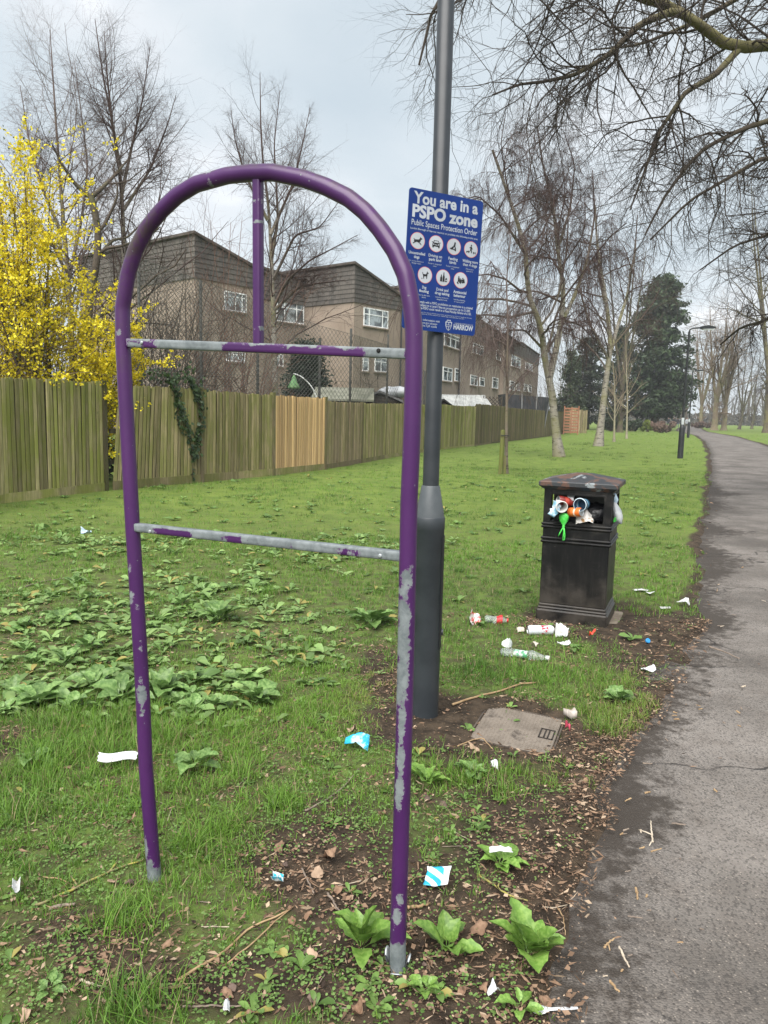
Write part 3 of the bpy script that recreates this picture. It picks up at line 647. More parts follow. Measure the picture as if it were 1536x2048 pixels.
def terrace_block(name_label, corner, w, deep, ztop, k, tile_z, wins, pipe=True, ret=True):
    F = Wall(corner, FR); h = thing('terraced_house', name_label, 'house', (corner[0], corner[1], 0), 0, 'flat roofed terraced houses behind the fence')
    c = np.array(corner[:2]); d = F.d; back = -F.n
    foot = [tuple(c), tuple(c + d * w), tuple(c + d * w + back * deep), tuple(c + back * deep)]
    mb = MB(); prism(mb, foot, -.2, [ztop, ztop - k * w, ztop - k * w, ztop]); mb.build('wall', M_RENDER, h, world=True)
    e = .18; fo = [tuple(c - d * e - back * e), tuple(c + d * (w + e) - back * e), tuple(c + d * (w + e) + back * (deep + e)), tuple(c - d * e + back * (deep + e))]
    mb = MB(); V = [(x, y, z) for (x, y), z in zip(fo, [ztop + k * e + .02, ztop - k * (w + e) + .02, ztop - k * (w + e) + .02, ztop + k * e + .02])]; V += [(x, y, z + .12) for x, y, z in V]
    mb.add(V, [(3, 2, 1, 0), (4, 5, 6, 7), (0, 1, 5, 4), (1, 2, 6, 5), (2, 3, 7, 6), (3, 0, 4, 7)]); mb.build('roof', M_ROOF, h, world=True)
    mb = MB(); uv = []; tile_courses(mb, uv, F, -.05, w, tile_z, ztop, k)
    if ret:
        Wr = Wall((c + back * deep), FR + 90 + 0); tile_courses(mb, uv, Wr, 0, deep + .05, tile_z, ztop - .1, 0)
    build_tiles(mb, uv, h)
    for a in wins: add_window(h, F, *a[:4], **(a[4] if len(a) > 4 else {}))
    if pipe:
        mb = MB(); mb.tube([F.at(w - .12, 0, .09), F.at(w - .12, tile_z + .3, .09)], .05, 8); mb.build('downpipe', M_PIPE, h, world=True)
    return h
def build_houses():
    terrace_block("leftmost tall house end with tile hung top behind the bare birches", D(390, 470, 37.0), 4.2, 10.5, 9.40, .27, 7.50,
                  [(447, 581, 492, 620, dict(mull=(.5, .8), trans=(.25,), right=624)), (452, 701, 490, 722, dict(right=727))], False)
    R1 = (-7.6, 42.2)
    terrace_block("set back middle house with a white window behind the forked birch", R1, 4.6, 9, 9.05, .06, 7.45,
                  [(553, 600, 607, 642, dict(mull=(.28, .72), trans=(.3,), right=647)), (549, 707, 566, 732, dict(mull=(.5,)))], False, False)
    terrace_block("house with its tile hung corner in line with the arch top and a black downpipe", D(710, 525, 43.0), 4.15, 9, 9.32, .30, 7.40,
                  [(727, 614, 775, 651, dict(mull=(.22, .76), trans=(.35,), right=657)), (725, 714, 736, 742, dict(mull=(), trans=(.3,))), (749, 714, 773, 743, dict(mull=(.5,), trans=(.3,), right=747))])
    # the long row running away beside the fence
    W3 = Wall((2.0, 48.0), 20); h = thing('terraced_row', 'long tan rendered row of houses running away behind the street sign', 'house', (2, 48, 0))
    mbw, mbr, mbt, uv = MB(), MB(), MB(), []; d = W3.d; back = -W3.n; t = 0.0
    for i, (L, zt, k) in enumerate(((15.5, 9.0, .0), (10, 9.0, .03), (10, 8.8, .04), (12, 8.9, .03))):
        c = W3.p + d * t - W3.n * (.35 * (i % 2)); foot = [tuple(c), tuple(c + d * L), tuple(c + d * L + back * 8), tuple(c + back * 8)]
        prism(mbw, foot, -.2, [zt, zt - k * L, zt - k * L, zt])
        e = .15; V = [(x, y, z + .02) for (x, y), z in zip([tuple(c - d * e - back * e), tuple(c + d * (L - .01) - back * e), tuple(c + d * (L - .01) + back * 8), tuple(c - d * e + back * 8)], [zt, zt - k * L, zt - k * L, zt])]
        V += [(x, y, z + .13) for x, y, z in V]; mbr.add(V, [(3, 2, 1, 0), (4, 5, 6, 7), (0, 1, 5, 4), (1, 2, 6, 5), (2, 3, 7, 6), (3, 0, 4, 7)])
        Wc = Wall(c, 20); tile_courses(mbt, uv, Wc, (8.2 if i == 0 else .0), L - .02, 7.4, zt, k); t += L
    mbw.build('wall', M_RENDER, h, world=True); mbr.build('roof', M_ROOF, h, world=True); build_tiles(mbt, uv, h)
    W3f = Wall(W3.p + W3.n * .02, 20); W3b = Wall(W3.p - W3.n * .33, 20)
    up = [(889, 664, 921, 691), (946, 685, 966, 706), (993, 698, 1008, 720), (1023, 709, 1040, 732), (1051, 724, 1064, 739)]
    lo = [(886, 733, 903, 761), (910, 736, 919, 762), (941, 749, 954, 770), (959, 754, 968, 772), (985, 754, 995, 776), (1001, 758, 1008, 777), (1020, 761, 1028, 780), (1033, 764, 1039, 781), (1048, 767, 1054, 783), (1057, 769, 1062, 784)]
    for b in up + lo:
        Wx = W3f if (b[0] < 960 or 1008 < b[0] < 1036) else W3b
        w = b[2] - b[0]; add_window(h, Wx, *b, mull=((.33, .66) if w > 18 else (.5,) if w > 12 else ()), trans=(.3,), right=b[3] + w * .3)
    mb = MB(); mb.tube([W3f.at(9.0, 0, .12), W3f.at(9.0, 7.3, .12)], .06, 8); mb.build('downpipe', M_PIPE, h, world=True)
build_houses()

def build_sheds():
    felt = plain("green_felt", (.13, .135, .10), (.19, .19, .15), 3, .95); dark = plain("dark_timber", (.035, .028, .022), (.07, .055, .04), 4, .9); pale = plain("pale_sheet_roof", (.24, .25, .24), (.38, .385, .37), 2, .6)
    def shed(label, px0, px1, y_ridge, y_eave, depth, mroof, deep=2.4, gable=False):
        a = D(px0, y_eave, depth); b = D(px1, y_eave, depth); cxy = (a + b) / 2; w = (b.x - a.x) / 2; ze = (a.z + b.z) / 2; zr = D((px0 + px1) / 2, y_ridge, depth + (0 if gable else deep / 2)).z
        h = thing('garden_shed', label, 'shed', (cxy.x, depth, 0)); mb = MB(); rf = MB()
        if gable:
            P = [(-w * .92, 0), (w * .92, 0), (w * .92, ze - .1), (0, zr - .12), (-w * .92, ze - .1)]; mb.poly(P, deep)
            for sg in (-1, 1):
                V = [(0, -.15, zr), (sg * w, -.15, ze), (sg * w, deep + .1, ze), (0, deep + .1, zr)]; V += [(x, y, z - .07) for x, y, z in V]
                rf.add(V, [(0, 1, 2, 3), (7, 6, 5, 4), (0, 4, 5, 1), (1, 5, 6, 2), (2, 6, 7, 3), (3, 7, 4, 0)])
        else:
            P = [(-.0, 0)]; mb.box((-w * .95, .1, 0), (w * .95, deep - .1, ze - .05))
            for y0, y1 in ((-.05, deep / 2), (deep + .05, deep / 2)):
                V = [(-w, y0, ze), (w, y0, ze), (w * .97, y1, zr), (-w * .97, y1, zr)]; V += [(x, y, z - .06) for x, y, z in V]
                rf.add(V, [(0, 1, 2, 3), (7, 6, 5, 4), (0, 4, 5, 1), (1, 5, 6, 2), (2, 6, 7, 3), (3, 7, 4, 0)])
        mb.build('wall', dark, h); rf.build('roof', mroof, h); return h
    shed("low shed with a mossy green felt roof under the dark conifer", 622, 748, 775, 798, 23.5, felt)
    shed("dark gabled shed with pale sacks on its roof", 712, 806, 781, 800, 27, plain("grey_felt", (.11, .11, .11), None, 3, .9), 2.6, True)
    shed("small black gabled shed showing right of the lamp column", 866, 908, 797, 812, 34, plain("black_felt", (.02, .02, .02), None, 3, .9), 2.4, True)
    # pale lean-to of corrugated sheets
    a = D(880, 812, 37); b = D(985, 812, 40); h = thing('lean_to_roof', "pale corrugated lean-to roof between the black shed and the trellis", 'canopy', (a.x, 37, 0))
    n = 34
    for i in range(9):
        mb = MB(); t0, t1 = i / 9, (i + 1) / 9
        def pt(t, s):
            x = (b.x - a.x) * t; y = 3 * t + 3.2 * s; z = a.z + (b.z - a.z) * t + .62 * s + .025 * math.sin(t * n * 6.283); return (x, y, z)
        V = [pt(t0 + (t1 - t0) * k / 14 * .98, s) for k in range(15) for s in (0, 1)]; F = [(2 * k, 2 * k + 2, 2 * k + 3, 2 * k + 1) for k in range(14)]
        mb.add(V, F); mb.add([(p[0], p[1], p[2] - .02) for p in V], [f[::-1] for f in F]); mb.build('roof_sheet', pale, h, True)
    mb = MB()
    for t in (0.02, .5, .97):
        x = (b.x - a.x) * t; mb.box((x - .05, 3 * t + .05, 0), (x + .05, 3 * t + .15, a.z + (b.z - a.z) * t - .03))
    mb.build('post', dark, h)
    # pale sacks on the shed roof
    for i, (px, lab) in enumerate(((778, "white plastic sack on the shed roof, left of its pair"), (800, "white plastic sack on the shed roof beside the arch leg"))):
        mb = MB(); rr = random.Random(i + 3); S = 10; V = []
        for a_ in range(7):
            th = math.pi * a_ / 6
            for k in range(S):
                ph = 6.283 * k / S; r = 1 + .18 * (rr.random() - .5); V.append((.42 * math.sin(th) * math.cos(ph) * r, .35 * math.sin(th) * math.sin(ph) * r, .2 + .2 * math.cos(th) * r))
        mb.add(V, [(i_ * S + k, (i_ + 1) * S + k, (i_ + 1) * S + (k + 1) % S, i_ * S + (k + 1) % S) for i_ in range(6) for k in range(S)])
        o = mb.build('plastic_sack', plain("white_sack", (.40, .42, .44), None, 5, .4), None, True); p = D(px, 790, 27.6); o.location = (p.x, 27.6, p.z - .1); setp(o, lab, 'sack', 'white sacks on the shed roof')
    # trellis and the dark netting pen
    a = D(968, 806, 42); b = D(997, 806, 43); t = thing('trellis', "brown diagonal trellis panel rising behind the far fence", 'trellis', (a.x, 42, 0)); L = b.x - a.x; z0, z1 = 1.5, D(980, 797, 42).z + .1
    for i in range(-4, 9):
        for sg in (1, -1):
            x0 = i * .2; mb = MB(); c = [(x0, z0), (x0 + sg * (z1 - z0), z1)]
            xs = [min(max(q[0], 0), L) for q in c]
            if abs(xs[0] - xs[1]) < .05: continue
            zs = [z0 + (x - x0) / sg for x in xs]; mb.tube([(xs[0], sg * .01, zs[0]), (xs[1], sg * .01, zs[1])], .018, 4); mb.build('lath', dark, t)
    mb = MB(); mb.box((-.05, -.04, 0), (0, .04, z1 + .05)); mb.box((L, -.04, 0), (L + .05, .04, z1 + .05)); mb.box((0, -.03, z0 - .05), (L, .03, z0)); mb.build('frame', dark, t)
    net = plain("black_netting", (.028, .030, .034), (.05, .05, .055), 2, .9); p = D(1012, 815, 52); q = D(1090, 812, 56); w = q.x - p.x; zt = D(1012, 788, 52).z
    pen = thing('netting_pen', "black netting pen with splayed sides above the fence behind the birch", 'pen', (p.x, 52, 0)); mb = MB()
    V = [(.25, 0, .0), (w - .25, 3, 0), (w - .1, 6, 0), (.25, 3, 0), (-.15, -.2, zt), (w + .2, 3, zt - .1), (w + .2, 6, zt - .1), (-.15, 3, zt)]
    mb.add(V, [(0, 1, 5, 4), (1, 2, 6, 5), (2, 3, 7, 6), (3, 0, 4, 7)]); mb.build('net', net, pen)
    for x, y, xx in ((0, 0, .25), (w * .35, .9, w * .38), (w * .7, 2, w * .68), (w, 3, w - .25)):
        mb = MB(); mb.tube([(xx, y - .04, 0), (x + (x - xx) * .3, y - .1, zt + .1)], .04, 6); mb.build('post', plain("pen_pole", (.20, .2, .2), None, 3, .6), pen)
    # bent pole with a green net bag
    bp = thing('curved_pole', "bent white pole arching over with a green net hung from it", 'pole', tuple(D(636, 800, 21.5).xy) + (0,)); mb = MB()
    P = [D(x, y, 21.5) for x, y in ((637, 812), (634, 795), (625, 776), (612, 760), (598, 750), (586, 747))]; q = resample([(bp.location.x, 21.5, 0)] + P, 24)
    mb.tube(q, np.linspace(.028, .014, 24), 8); mb.build('shaft', plain("white_pole", (.6, .62, .6), None, 4, .4), bp, True, True)
    nb = MB(); tp = D(588, 750, 21.5); nb.lathe([(.01, .0), (.05, -.06), (.10, -.2), (.17, -.33), (.15, -.37), (.01, -.36)][::-1], 10, Matrix.Translation(tp)); o = nb.build('net_bag', plain("green_net", (.09, .20, .08), (.16, .28, .12), 8, .8), bp, True, True)
build_sheds()

# ------------------------------------------------------------------ timber fence
def timber(name, a, b, moss, mossamt):
    m, nt, bs, _ = newmat(name); v = ocoord(nt, (14, 14, 1.1)); v2 = ocoord(nt, (1, 1, 1)); n1 = noise(nt, v, 2.2, 6, .65, .3); n2 = noise(nt, v2, 2.4, 5, .6); n3 = noise(nt, ocoord(nt, (40, 40, 2)), 3, 4, .7)
    c = mixc(nt, ramp(nt, n1, .3, .7), a, b); c = mixc(nt, mth(nt, 'MULTIPLY', ramp(nt, n2, .36, .62), mossamt), c, moss)
    c = mixc(nt, mth(nt, 'MULTIPLY', ramp(nt, n3, .55, .75), .5), c, tuple(x * .35 for x in a)); c = hsvrand(nt, c, .34)
    nt.links.new(c, bs.inputs['Base Color']); bs.inputs['Roughness'].default_value = .9; bs.inputs['Specular IOR Level'].default_value = .2; bump(nt, bs, n1, .4, .004); return m
M_MOSSY = timber("mossy_timber", (.165, .145, .070), (.330, .285, .150), (.165, .190, .030), .72)
M_GREENT = timber("green_timber", (.160, .135, .070), (.310, .255, .140), (.130, .148, .030), .62)
M_GREYT = timber("weathered_timber", (.170, .130, .080), (.320, .250, .160), (.120, .128, .036), .5)
M_NEWT = timber("new_pine", (.42, .275, .130), (.56, .38, .20), (.48, .33, .16), .4)
M_OLDT = timber("old_dark_timber", (.080, .064, .038), (.165, .128, .078), (.080, .092, .022), .55)
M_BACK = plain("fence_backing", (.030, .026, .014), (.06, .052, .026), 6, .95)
FP = {k: D(k, 830, z) for k, z in ((-190, 9.5), (0, 11.4), (203, 13.4), (222, 13.55), (398, 15.35), (543, 17.35), (648, 19.45), (722, 22.2), (808, 27.0), (880, 31.5), (950, 36.5), (1012, 43), (1100, 57), (1160, 80))}
def plank_mesh(w, t, h, name):
    mb = MB(); c = t * .45
    P = [(-w / 2, 0), (-w / 2, -t + c), (-w / 2 + c * .8, -t), (w / 2 - c * .8, -t), (w / 2, -t + c), (w / 2, 0)]
    V = [(x, y, 0) for x, y in P] + [(x, y, h) for x, y in P]; n = 6
    mb.add(V, [tuple(range(n - 1, -1, -1)), tuple(range(n, 2 * n))] + [(i, (i + 1) % n, n + (i + 1) % n, n + i) for i in range(n)])
    return mb.mesh(name)
def fence_panel(label, k0, k1, mat, zt0, zt1, pitch=.083, lean=(0, 0), board=.16, zgap=.0, post=True, shear=0, seed=0, name='fence_panel', cat='fence panel', group='timber fence panels along the gardens', mats=None):
    a, b = FP[k0], FP[k1]; d = Vector((b.x - a.x, b.y - a.y, 0)); L = d.length; ang = math.atan2(d.y, d.x); rr = random.Random(seed)
    th = thing(name, label, cat, (a.x, a.y, Hs(a.x, a.y)), ang, group)
    n = max(3, int(L / pitch)); h0 = 1.0
    base = [plank_mesh(pitch * f, .022, 1.0, 'plank') for f in (.80, .86, .74)]
    for m_ in base: m_.materials.append(mat)
    for i in range(n):
        u = (i + .5) / n; zt = zt0 + (zt1 - zt0) * u; o = bpy.data.objects.new('plank', base[rr.randrange(3)]); COL.objects.link(o); o.parent = th
        zb = board + zgap; o.location = (u * L, -.012 + rr.uniform(-.004, .004), zb); o.scale = (1, 1, zt - zb + rr.uniform(-.022, .012)); o.rotation_euler = (rr.gauss(0, .004), lean[0] + (lean[1] - lean[0]) * u + rr.gauss(0, .003), rr.gauss(0, .05))
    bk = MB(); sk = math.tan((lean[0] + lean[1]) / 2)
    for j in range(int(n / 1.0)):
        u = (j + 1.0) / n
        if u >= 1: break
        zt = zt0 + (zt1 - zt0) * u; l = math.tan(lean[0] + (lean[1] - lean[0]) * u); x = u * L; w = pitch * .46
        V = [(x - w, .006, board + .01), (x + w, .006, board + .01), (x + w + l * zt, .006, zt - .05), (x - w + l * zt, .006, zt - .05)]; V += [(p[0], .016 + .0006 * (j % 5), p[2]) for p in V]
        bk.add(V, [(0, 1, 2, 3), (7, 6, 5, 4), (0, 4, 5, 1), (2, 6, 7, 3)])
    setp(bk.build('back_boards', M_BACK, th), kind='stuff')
    for z in (.45, 1.0, 1.55):
        rl = MB(); rl.box((0, .022, z), (L, .07, z + .08)); rl.build('rail', M_BACK, th)
    gb = MB(); gb.box((0, -.036, -.06), (L * .5 - .004, -.004, board), None); gb.build('gravel_board', mat if mat is not M_NEWT else M_GREENT, th); gb = MB(); gb.box((L * .5 + .004, -.034, -.06), (L, -.005, board)); gb.build('gravel_board', mat if mat is not M_NEWT else M_GREENT, th)
    if post:
        ps = MB(); ps.box((L + .0, -.05, -.2), (L + .09, .05, max(zt1, zt0) + .02)); ps.build('post', M_OLDT, th)
    return th
def build_fence():
    fence_panel("mossy fence panel at the far left below the yellow shrub, left of the gap", -190, 0, M_MOSSY, 1.85, 1.86, .085, (0, 0), .14, seed=1, post=False)
    fence_panel("wide upright mossy panel under the yellow shrub, its right end at the open gap", 0, 203, M_MOSSY, 1.86, 1.885, .085, (0, .004), .14, seed=2)
    fence_panel("leaning green panel right of the open gap with ivy hanging on it", 222, 398, M_GREENT, 1.865, 1.86, .088, (.085, .012), .16, seed=3)
    fence_panel("weathered green panel between the ivy and the new pale panel", 398, 543, M_GREENT, 1.84, 1.80, .092, (.012, .004), .16, seed=4)
    fence_panel("new pale pine panel, brightest in the fence", 543, 648, M_NEWT, 1.80, 1.79, .098, (0, .004), .15, seed=5)
    fence_panel("weathered panel just right of the new pale panel, ending at a split board", 648, 722, M_GREYT, 1.72, 1.73, .105, (.01, .01), .13, seed=6)
    fence_panel("green panel whose right end meets the purple arch leg", 722, 808, M_GREENT, 1.72, 1.78, .11, (0, .01), .12, seed=7)
    fence_panel("green panel showing between the purple leg and the lamp column", 808, 880, M_MOSSY, 1.78, 1.82, .12, (0, 0), .1, seed=8)
    fence_panel("brighter moss green panel right of the lamp column", 880, 950, M_MOSSY, 1.84, 1.84, .12, (.02, .03), .08, seed=9)
    fence_panel("darker green panel behind the stake and young tree", 950, 1012, M_OLDT, 1.98, 1.95, .13, (0, .02), .08, seed=10)
    fence_panel("dark far panel between the young tree and the white birch", 1012, 1100, M_OLDT, 1.9, 1.85, .14, (.03, 0), .06, seed=11)
    fence_panel("farthest dark run of panels behind the white birch trunk", 1100, 1160, M_OLDT, 1.85, 1.85, .2, (0, 0), .05, seed=12)
    # red trellis panel and pale boarded end
    a = FP[1160]; p = D(1117, 862, 66)
    t = thing('garden_gate', "orange brown slatted panel by the far end of the fence", 'gate', (p.x, 64, 0)); br = plain("orange_timber", (.22, .10, .055), (.29, .14, .08), 4, .9)
    for i in range(9):
        mb = MB(); mb.box((0, 0, .15 + i * .24), (1.1, .03, .15 + i * .24 + .14)); mb.build('lath', br, t)
    mb = MB(); mb.box((-.08, -.04, 0), (0, .06, 2.35)); mb.box((1.1, -.04, 0), (1.18, .06, 2.35)); mb.box((.52, -.035, .1), (.60, -.002, 2.3)); mb.build('frame', br, t)
    p = D(1139, 860, 70); t = thing('fence_panel', "pale brown boarded panel right of the orange lattice", 'fence panel', (p.x, 70, 0), .25, 'timber fence panels along the gardens'); pm = plank_mesh(.2, .03, 1.0, 'plank'); pm.materials.append(M_GREYT)
    for i in range(8):
        o = bpy.data.objects.new('plank', pm); COL.objects.link(o); o.parent = t; o.location = (i * .23, 0, 0); o.scale = (1, 1, 2.05 + .05 * (i % 3))
    # old brown leaves drifted below the fence
build_fence()

def build_chainlink():
    wire = plain("dull_wire", (.060, .062, .052), (.10, .10, .09), 4, .6); st = plain("dark_post", (.030, .032, .028), (.055, .05, .04), 4, .7)
    S = [(275, 516, 16.6), (400, 560, 18.0), (515, 602, 19.3), (640, 652, 20.6), (702, 668, 21.6), (776, 690, 26.2), (850, 742, 30.5)]
    pts = []
    for px, yt, z in S: p = D(px, yt, z); pts.append((p.x, z, p.z))
    th = thing('chain_link_fence', "tall rusty chain link fence standing behind the timber panels", 'fence', (pts[0][0], pts[0][1], 0))
    mb = MB()
    for (x0, y0, h0), (x1, y1, h1), step in zip(pts[:-1], pts[1:], (.075, .075, .08, .11, .13, .13)):
        L = math.hypot(x1 - x0, y1 - y0); dx, dy = (x1 - x0) / L, (y1 - y0) / L
        for sg in (1, -1):
            u = -4.5
            while u < L + 4.5:
                # a wire runs diagonally: x = u + sg*z, cut by the bay's ends, z=1.2 and the falling top
                lo, hi = 1.2, 99
                if sg > 0: lo = max(lo, -u); hi = min(hi, L - u)
                else: lo = max(lo, u - L); hi = min(hi, u)
                k = (h1 - h0) / L * sg; zt = (h0 + (h1 - h0) / L * u) / (1 - k); hi = min(hi, zt)
                if hi - lo > .05:
                    P = [(x0 + dx * (u + sg * z) - dy * .004 * sg, y0 + dy * (u + sg * z) + dx * .004 * sg, z) for z in (lo, hi)]; mb.tube(P, .0056, 3, False)
                u += step * 1.414
        mb.tube([(x0, y0, h0), (x1, y1, h1)], .005, 4, False); mb.tube([(x0, y0, 2.3), (x1, y1, 2.3)], .004, 4, False)
    setp(mb.build('mesh_wire', wire, th, world=True), kind='stuff')
    for (x, y, h), d in zip(pts, (0, .0, .1, -.3, .15, .35, 0)):
        m2 = MB(); m2.tube([(x, y + .05, 0), (x, y + .05, h + d)], .035, 8); m2.build('post', st, th, True, True)
build_chainlink()
# ------------------------------------------------------------------ trees
def barkmat(name, thick, thin, marks, r0, r1, mark_amt=.0, moss=None):
    m, nt, b, _ = newmat(name); at = nd(nt, 'ShaderNodeAttribute', attribute_name='rad'); v = ocoord(nt, (1, 1, 1))
    n1 = noise(nt, v, 3.5, 5, .65); n2 = noise(nt, ocoord(nt, (1.2, 1.2, 5)), 2.4, 5, .7)
    c = mixc(nt, ramp(nt, n1, .3, .7), tuple(x * .72 for x in thick), thick)
    if mark_amt: c = mixc(nt, mth(nt, 'MULTIPLY', ramp(nt, n2, .53, .60), mark_amt), c, marks)
    if moss: c = mixc(nt, mth(nt, 'MULTIPLY', ramp(nt, noise(nt, v, 1.4, 4), .42, .65), .75), c, moss)
    c = mixc(nt, ramp(nt, at.outputs['Fac'], r0, r1), thin, c)
    nt.links.new(c, b.inputs['Base Color']); b.inputs['Roughness'].default_value = .85; b.inputs['Specular IOR Level'].default_value = .2
    bump(nt, b, noise(nt, v, 22, 4), .5, .02); return m
M_BIRCH = barkmat("birch_bark", (.275, .25, .21), (.058, .037, .032), (.030, .026, .022), .022, .075, .9, (.19, .18, .085))
M_BIRCHD = barkmat("brown_birch_bark", (.20, .165, .125), (.120, .088, .080), (.05, .04, .03), .014, .05, .7, (.17, .16, .08))
M_DARKB = barkmat("dark_bark", (.085, .068, .052), (.060, .045, .036), (.03, .025, .02), .01, .05, .4, (.10, .10, .045))
M_PLANE = barkmat("plane_bark", (.105, .085, .058), (.040, .032, .026), (.05, .04, .03), .008, .07, .3, (.155, .145, .060))
M_FAR = barkmat("far_bark", (.20, .155, .105), (.16, .115, .080), (.1, .08, .06), .02, .2, .3, (.19, .18, .09))
M_PALE = barkmat("sapling_bark", (.30, .27, .19), (.20, .16, .11), (.1, .09, .06), .01, .03, .3)

def make_tree(name, label, cat, trunk, trad, specs, mat, group=None, K0=16, extra=(), seed=1, sides=(10, 6, 3, 3, 3, 3), root=None, inv=True):
    """trunk: list of (points) main stems; trad: list of (r_base, r_tip); specs: spawn levels applied in turn"""
    rg = np.random.default_rng(seed); root = root if root is not None else tuple(trunk[0][0])
    root = (root[0], root[1], Hs(root[0], root[1]) if abs(root[2]) < .5 else root[2]); th = thing(name, label, cat, root, 0, group)
    P = np.stack([resample(t, K0) for t in trunk]); Rd = np.stack([a + (b - a) * np.linspace(0, 1, K0) ** .8 for a, b in trad])
    for i, t in enumerate(trunk):
        if abs(t[0][2]) < .3: Rd[i, 0] *= 1.45; Rd[i, 1] *= 1.08
    tube_obj('trunk', [(P, Rd, sides[0])], mat, th, root)
    lv = []; src = (P, Rd)
    for li, sp in enumerate(specs):
        sp = dict(sp); S = sp.pop('S', sides[min(li + 1, 5)]); keep = sp.pop('keep', False); frm = sp.pop('frm', None)
        Q = spawn(*(src if frm is None else (lv[frm][:2] if frm >= 0 else (P, Rd))), rg=rg, **sp); lv.append((Q[0], Q[1], S))
        if not keep: src = Q
    setp(tube_obj('branches', lv[:1], mat, th, root), kind='stuff')
    if len(lv) > 1: setp(tube_obj('twigs', lv[1:], mat, th, root), kind='stuff')
    return th
BG = 'silver birches standing behind the timber fence'
def birch(label, z, stem, forks=(), r=.11, seed=1, spread=1.0, n1=46, n3=5, extra_low=False, top=None):
    T = [[D(x, y, z + dz) for x, y, dz in s] for s in ([stem] + list(forks))]
    b = T[0][0]; T[0][0] = Vector((b.x, b.y, 0))
    tr = [(r, .008)] + [(r * .42, .007) for _ in forks]
    H_ = T[0][-1].z
    sp = [dict(per=n1, t0=.24, t1=.985, ang=46, angsd=13, lenr=.36 * spread, lensd=.25, K=8, wig=.12, trop=(0, 0, .55), rr=.36, rmax=.030, tip=.25, short=.72),
          dict(per=12, t0=.15, t1=.98, ang=42, angsd=15, lenr=.44, lensd=.3, K=4, wig=.16, trop=(0, 0, .0), rr=.5, rmax=.0075, tip=.45, short=.35),
          dict(per=n3, t0=.15, t1=.98, ang=44, angsd=16, lenr=.52, lensd=.35, K=3, wig=.18, trop=(0, 0, -.55), rr=.75, rmax=.0046, tip=.6, short=.3)]
    return make_tree('birch_tree', label, 'tree', T, tr, sp, M_BIRCHD if r < .125 else M_BIRCH, BG, seed=seed)
birch("slender bare birch behind the yellow shrub, leftmost of the birches", 21.0, [(150, 830, 0), (140, 600, 0), (125, 420, 0), (112, 250, .2), (100, 60, .3)], [[(137, 560, 0), (165, 430, .5), (176, 330, .7), (150, 130, .6)], [(130, 480, 0), (85, 380, -.4), (58, 280, -.5), (40, 170, -.6)]], .12, 3, 1.0, 40)
birch("tall bare birch with a pale straight trunk left of the arch", 22.0, [(251, 830, 0), (249, 560, 0), (245, 400, 0), (232, 280, 0), (205, 150, 0), (190, 38, 0)], [[(244, 385, 0), (262, 300, .4), (285, 200, .6), (300, 95, .5)], [(243, 350, 0), (225, 250, -.5), (215, 160, -.6), (208, 62, -.5)], [(247, 420, 0), (300, 340, .5), (335, 250, .6), (352, 190, .6)]], .13, 4, .95, 38)
birch("forked bare birch seen through the arch behind its upright", 25.0, [(553, 800, 0), (547, 620, 0), (543, 520, 0), (538, 420, .1), (522, 290, 0), (520, 145, 0)], [[(543, 520, 0), (556, 440, .2), (553, 380, .2), (548, 290, .3), (560, 180, .3)], [(541, 470, 0), (585, 370, .6), (605, 290, .8), (620, 215, 1)], [(535, 440, 0), (490, 350, -.5), (470, 280, -.6), (462, 220, -.6)],
       [(549, 610, 0), (575, 560, -.6), (620, 520, -1.4), (660, 500, -2.), (715, 470, -2.4)], [(549, 620, 0), (600, 572, -.5), (640, 566, -1), (690, 560, -1.6)], [(546, 560, 0), (590, 470, -.6), (640, 455, -1.4), (680, 400, -1.8)]], .135, 5, .85, 28)
# crooked dark tree between the two left birches
make_tree('crooked_tree', "dark crooked bare tree forking between the two left birches", 'tree', [[Vector((D(170, 820, 19).x, 19, 0)), D(178, 600, 19), D(195, 520, 19), D(197, 450, 19), D(181, 392, 19)], [D(181, 395, 19), D(150, 368, 18.8), D(125, 330, 18.6), D(105, 290, 18.4)], [D(181, 395, 19), D(200, 380, 19.2), D(230, 350, 19.6), D(255, 320, 20)], [D(190, 520, 19), D(225, 480, 19.3), D(255, 475, 19.6), D(290, 440, 20)]],
          [(.12, .075), (.06, .02), (.06, .02), (.05, .015)], [dict(per=7, t0=.3, t1=1, ang=50, angsd=14, lenr=.42, lensd=.3, K=7, wig=.22, trop=(0, 0, .3), rr=.55, tip=.3), dict(per=7, t0=.2, t1=1, ang=45, angsd=15, lenr=.5, lensd=.3, K=5, wig=.2, trop=(0, 0, .2), rr=.6, rmax=.012, tip=.4), dict(per=4, t0=.2, t1=1, ang=42, angsd=15, lenr=.5, lensd=.3, K=4, wig=.2, trop=(0, 0, .1), rr=.7, rmax=.006, tip=.5)], M_DARKB, seed=6)
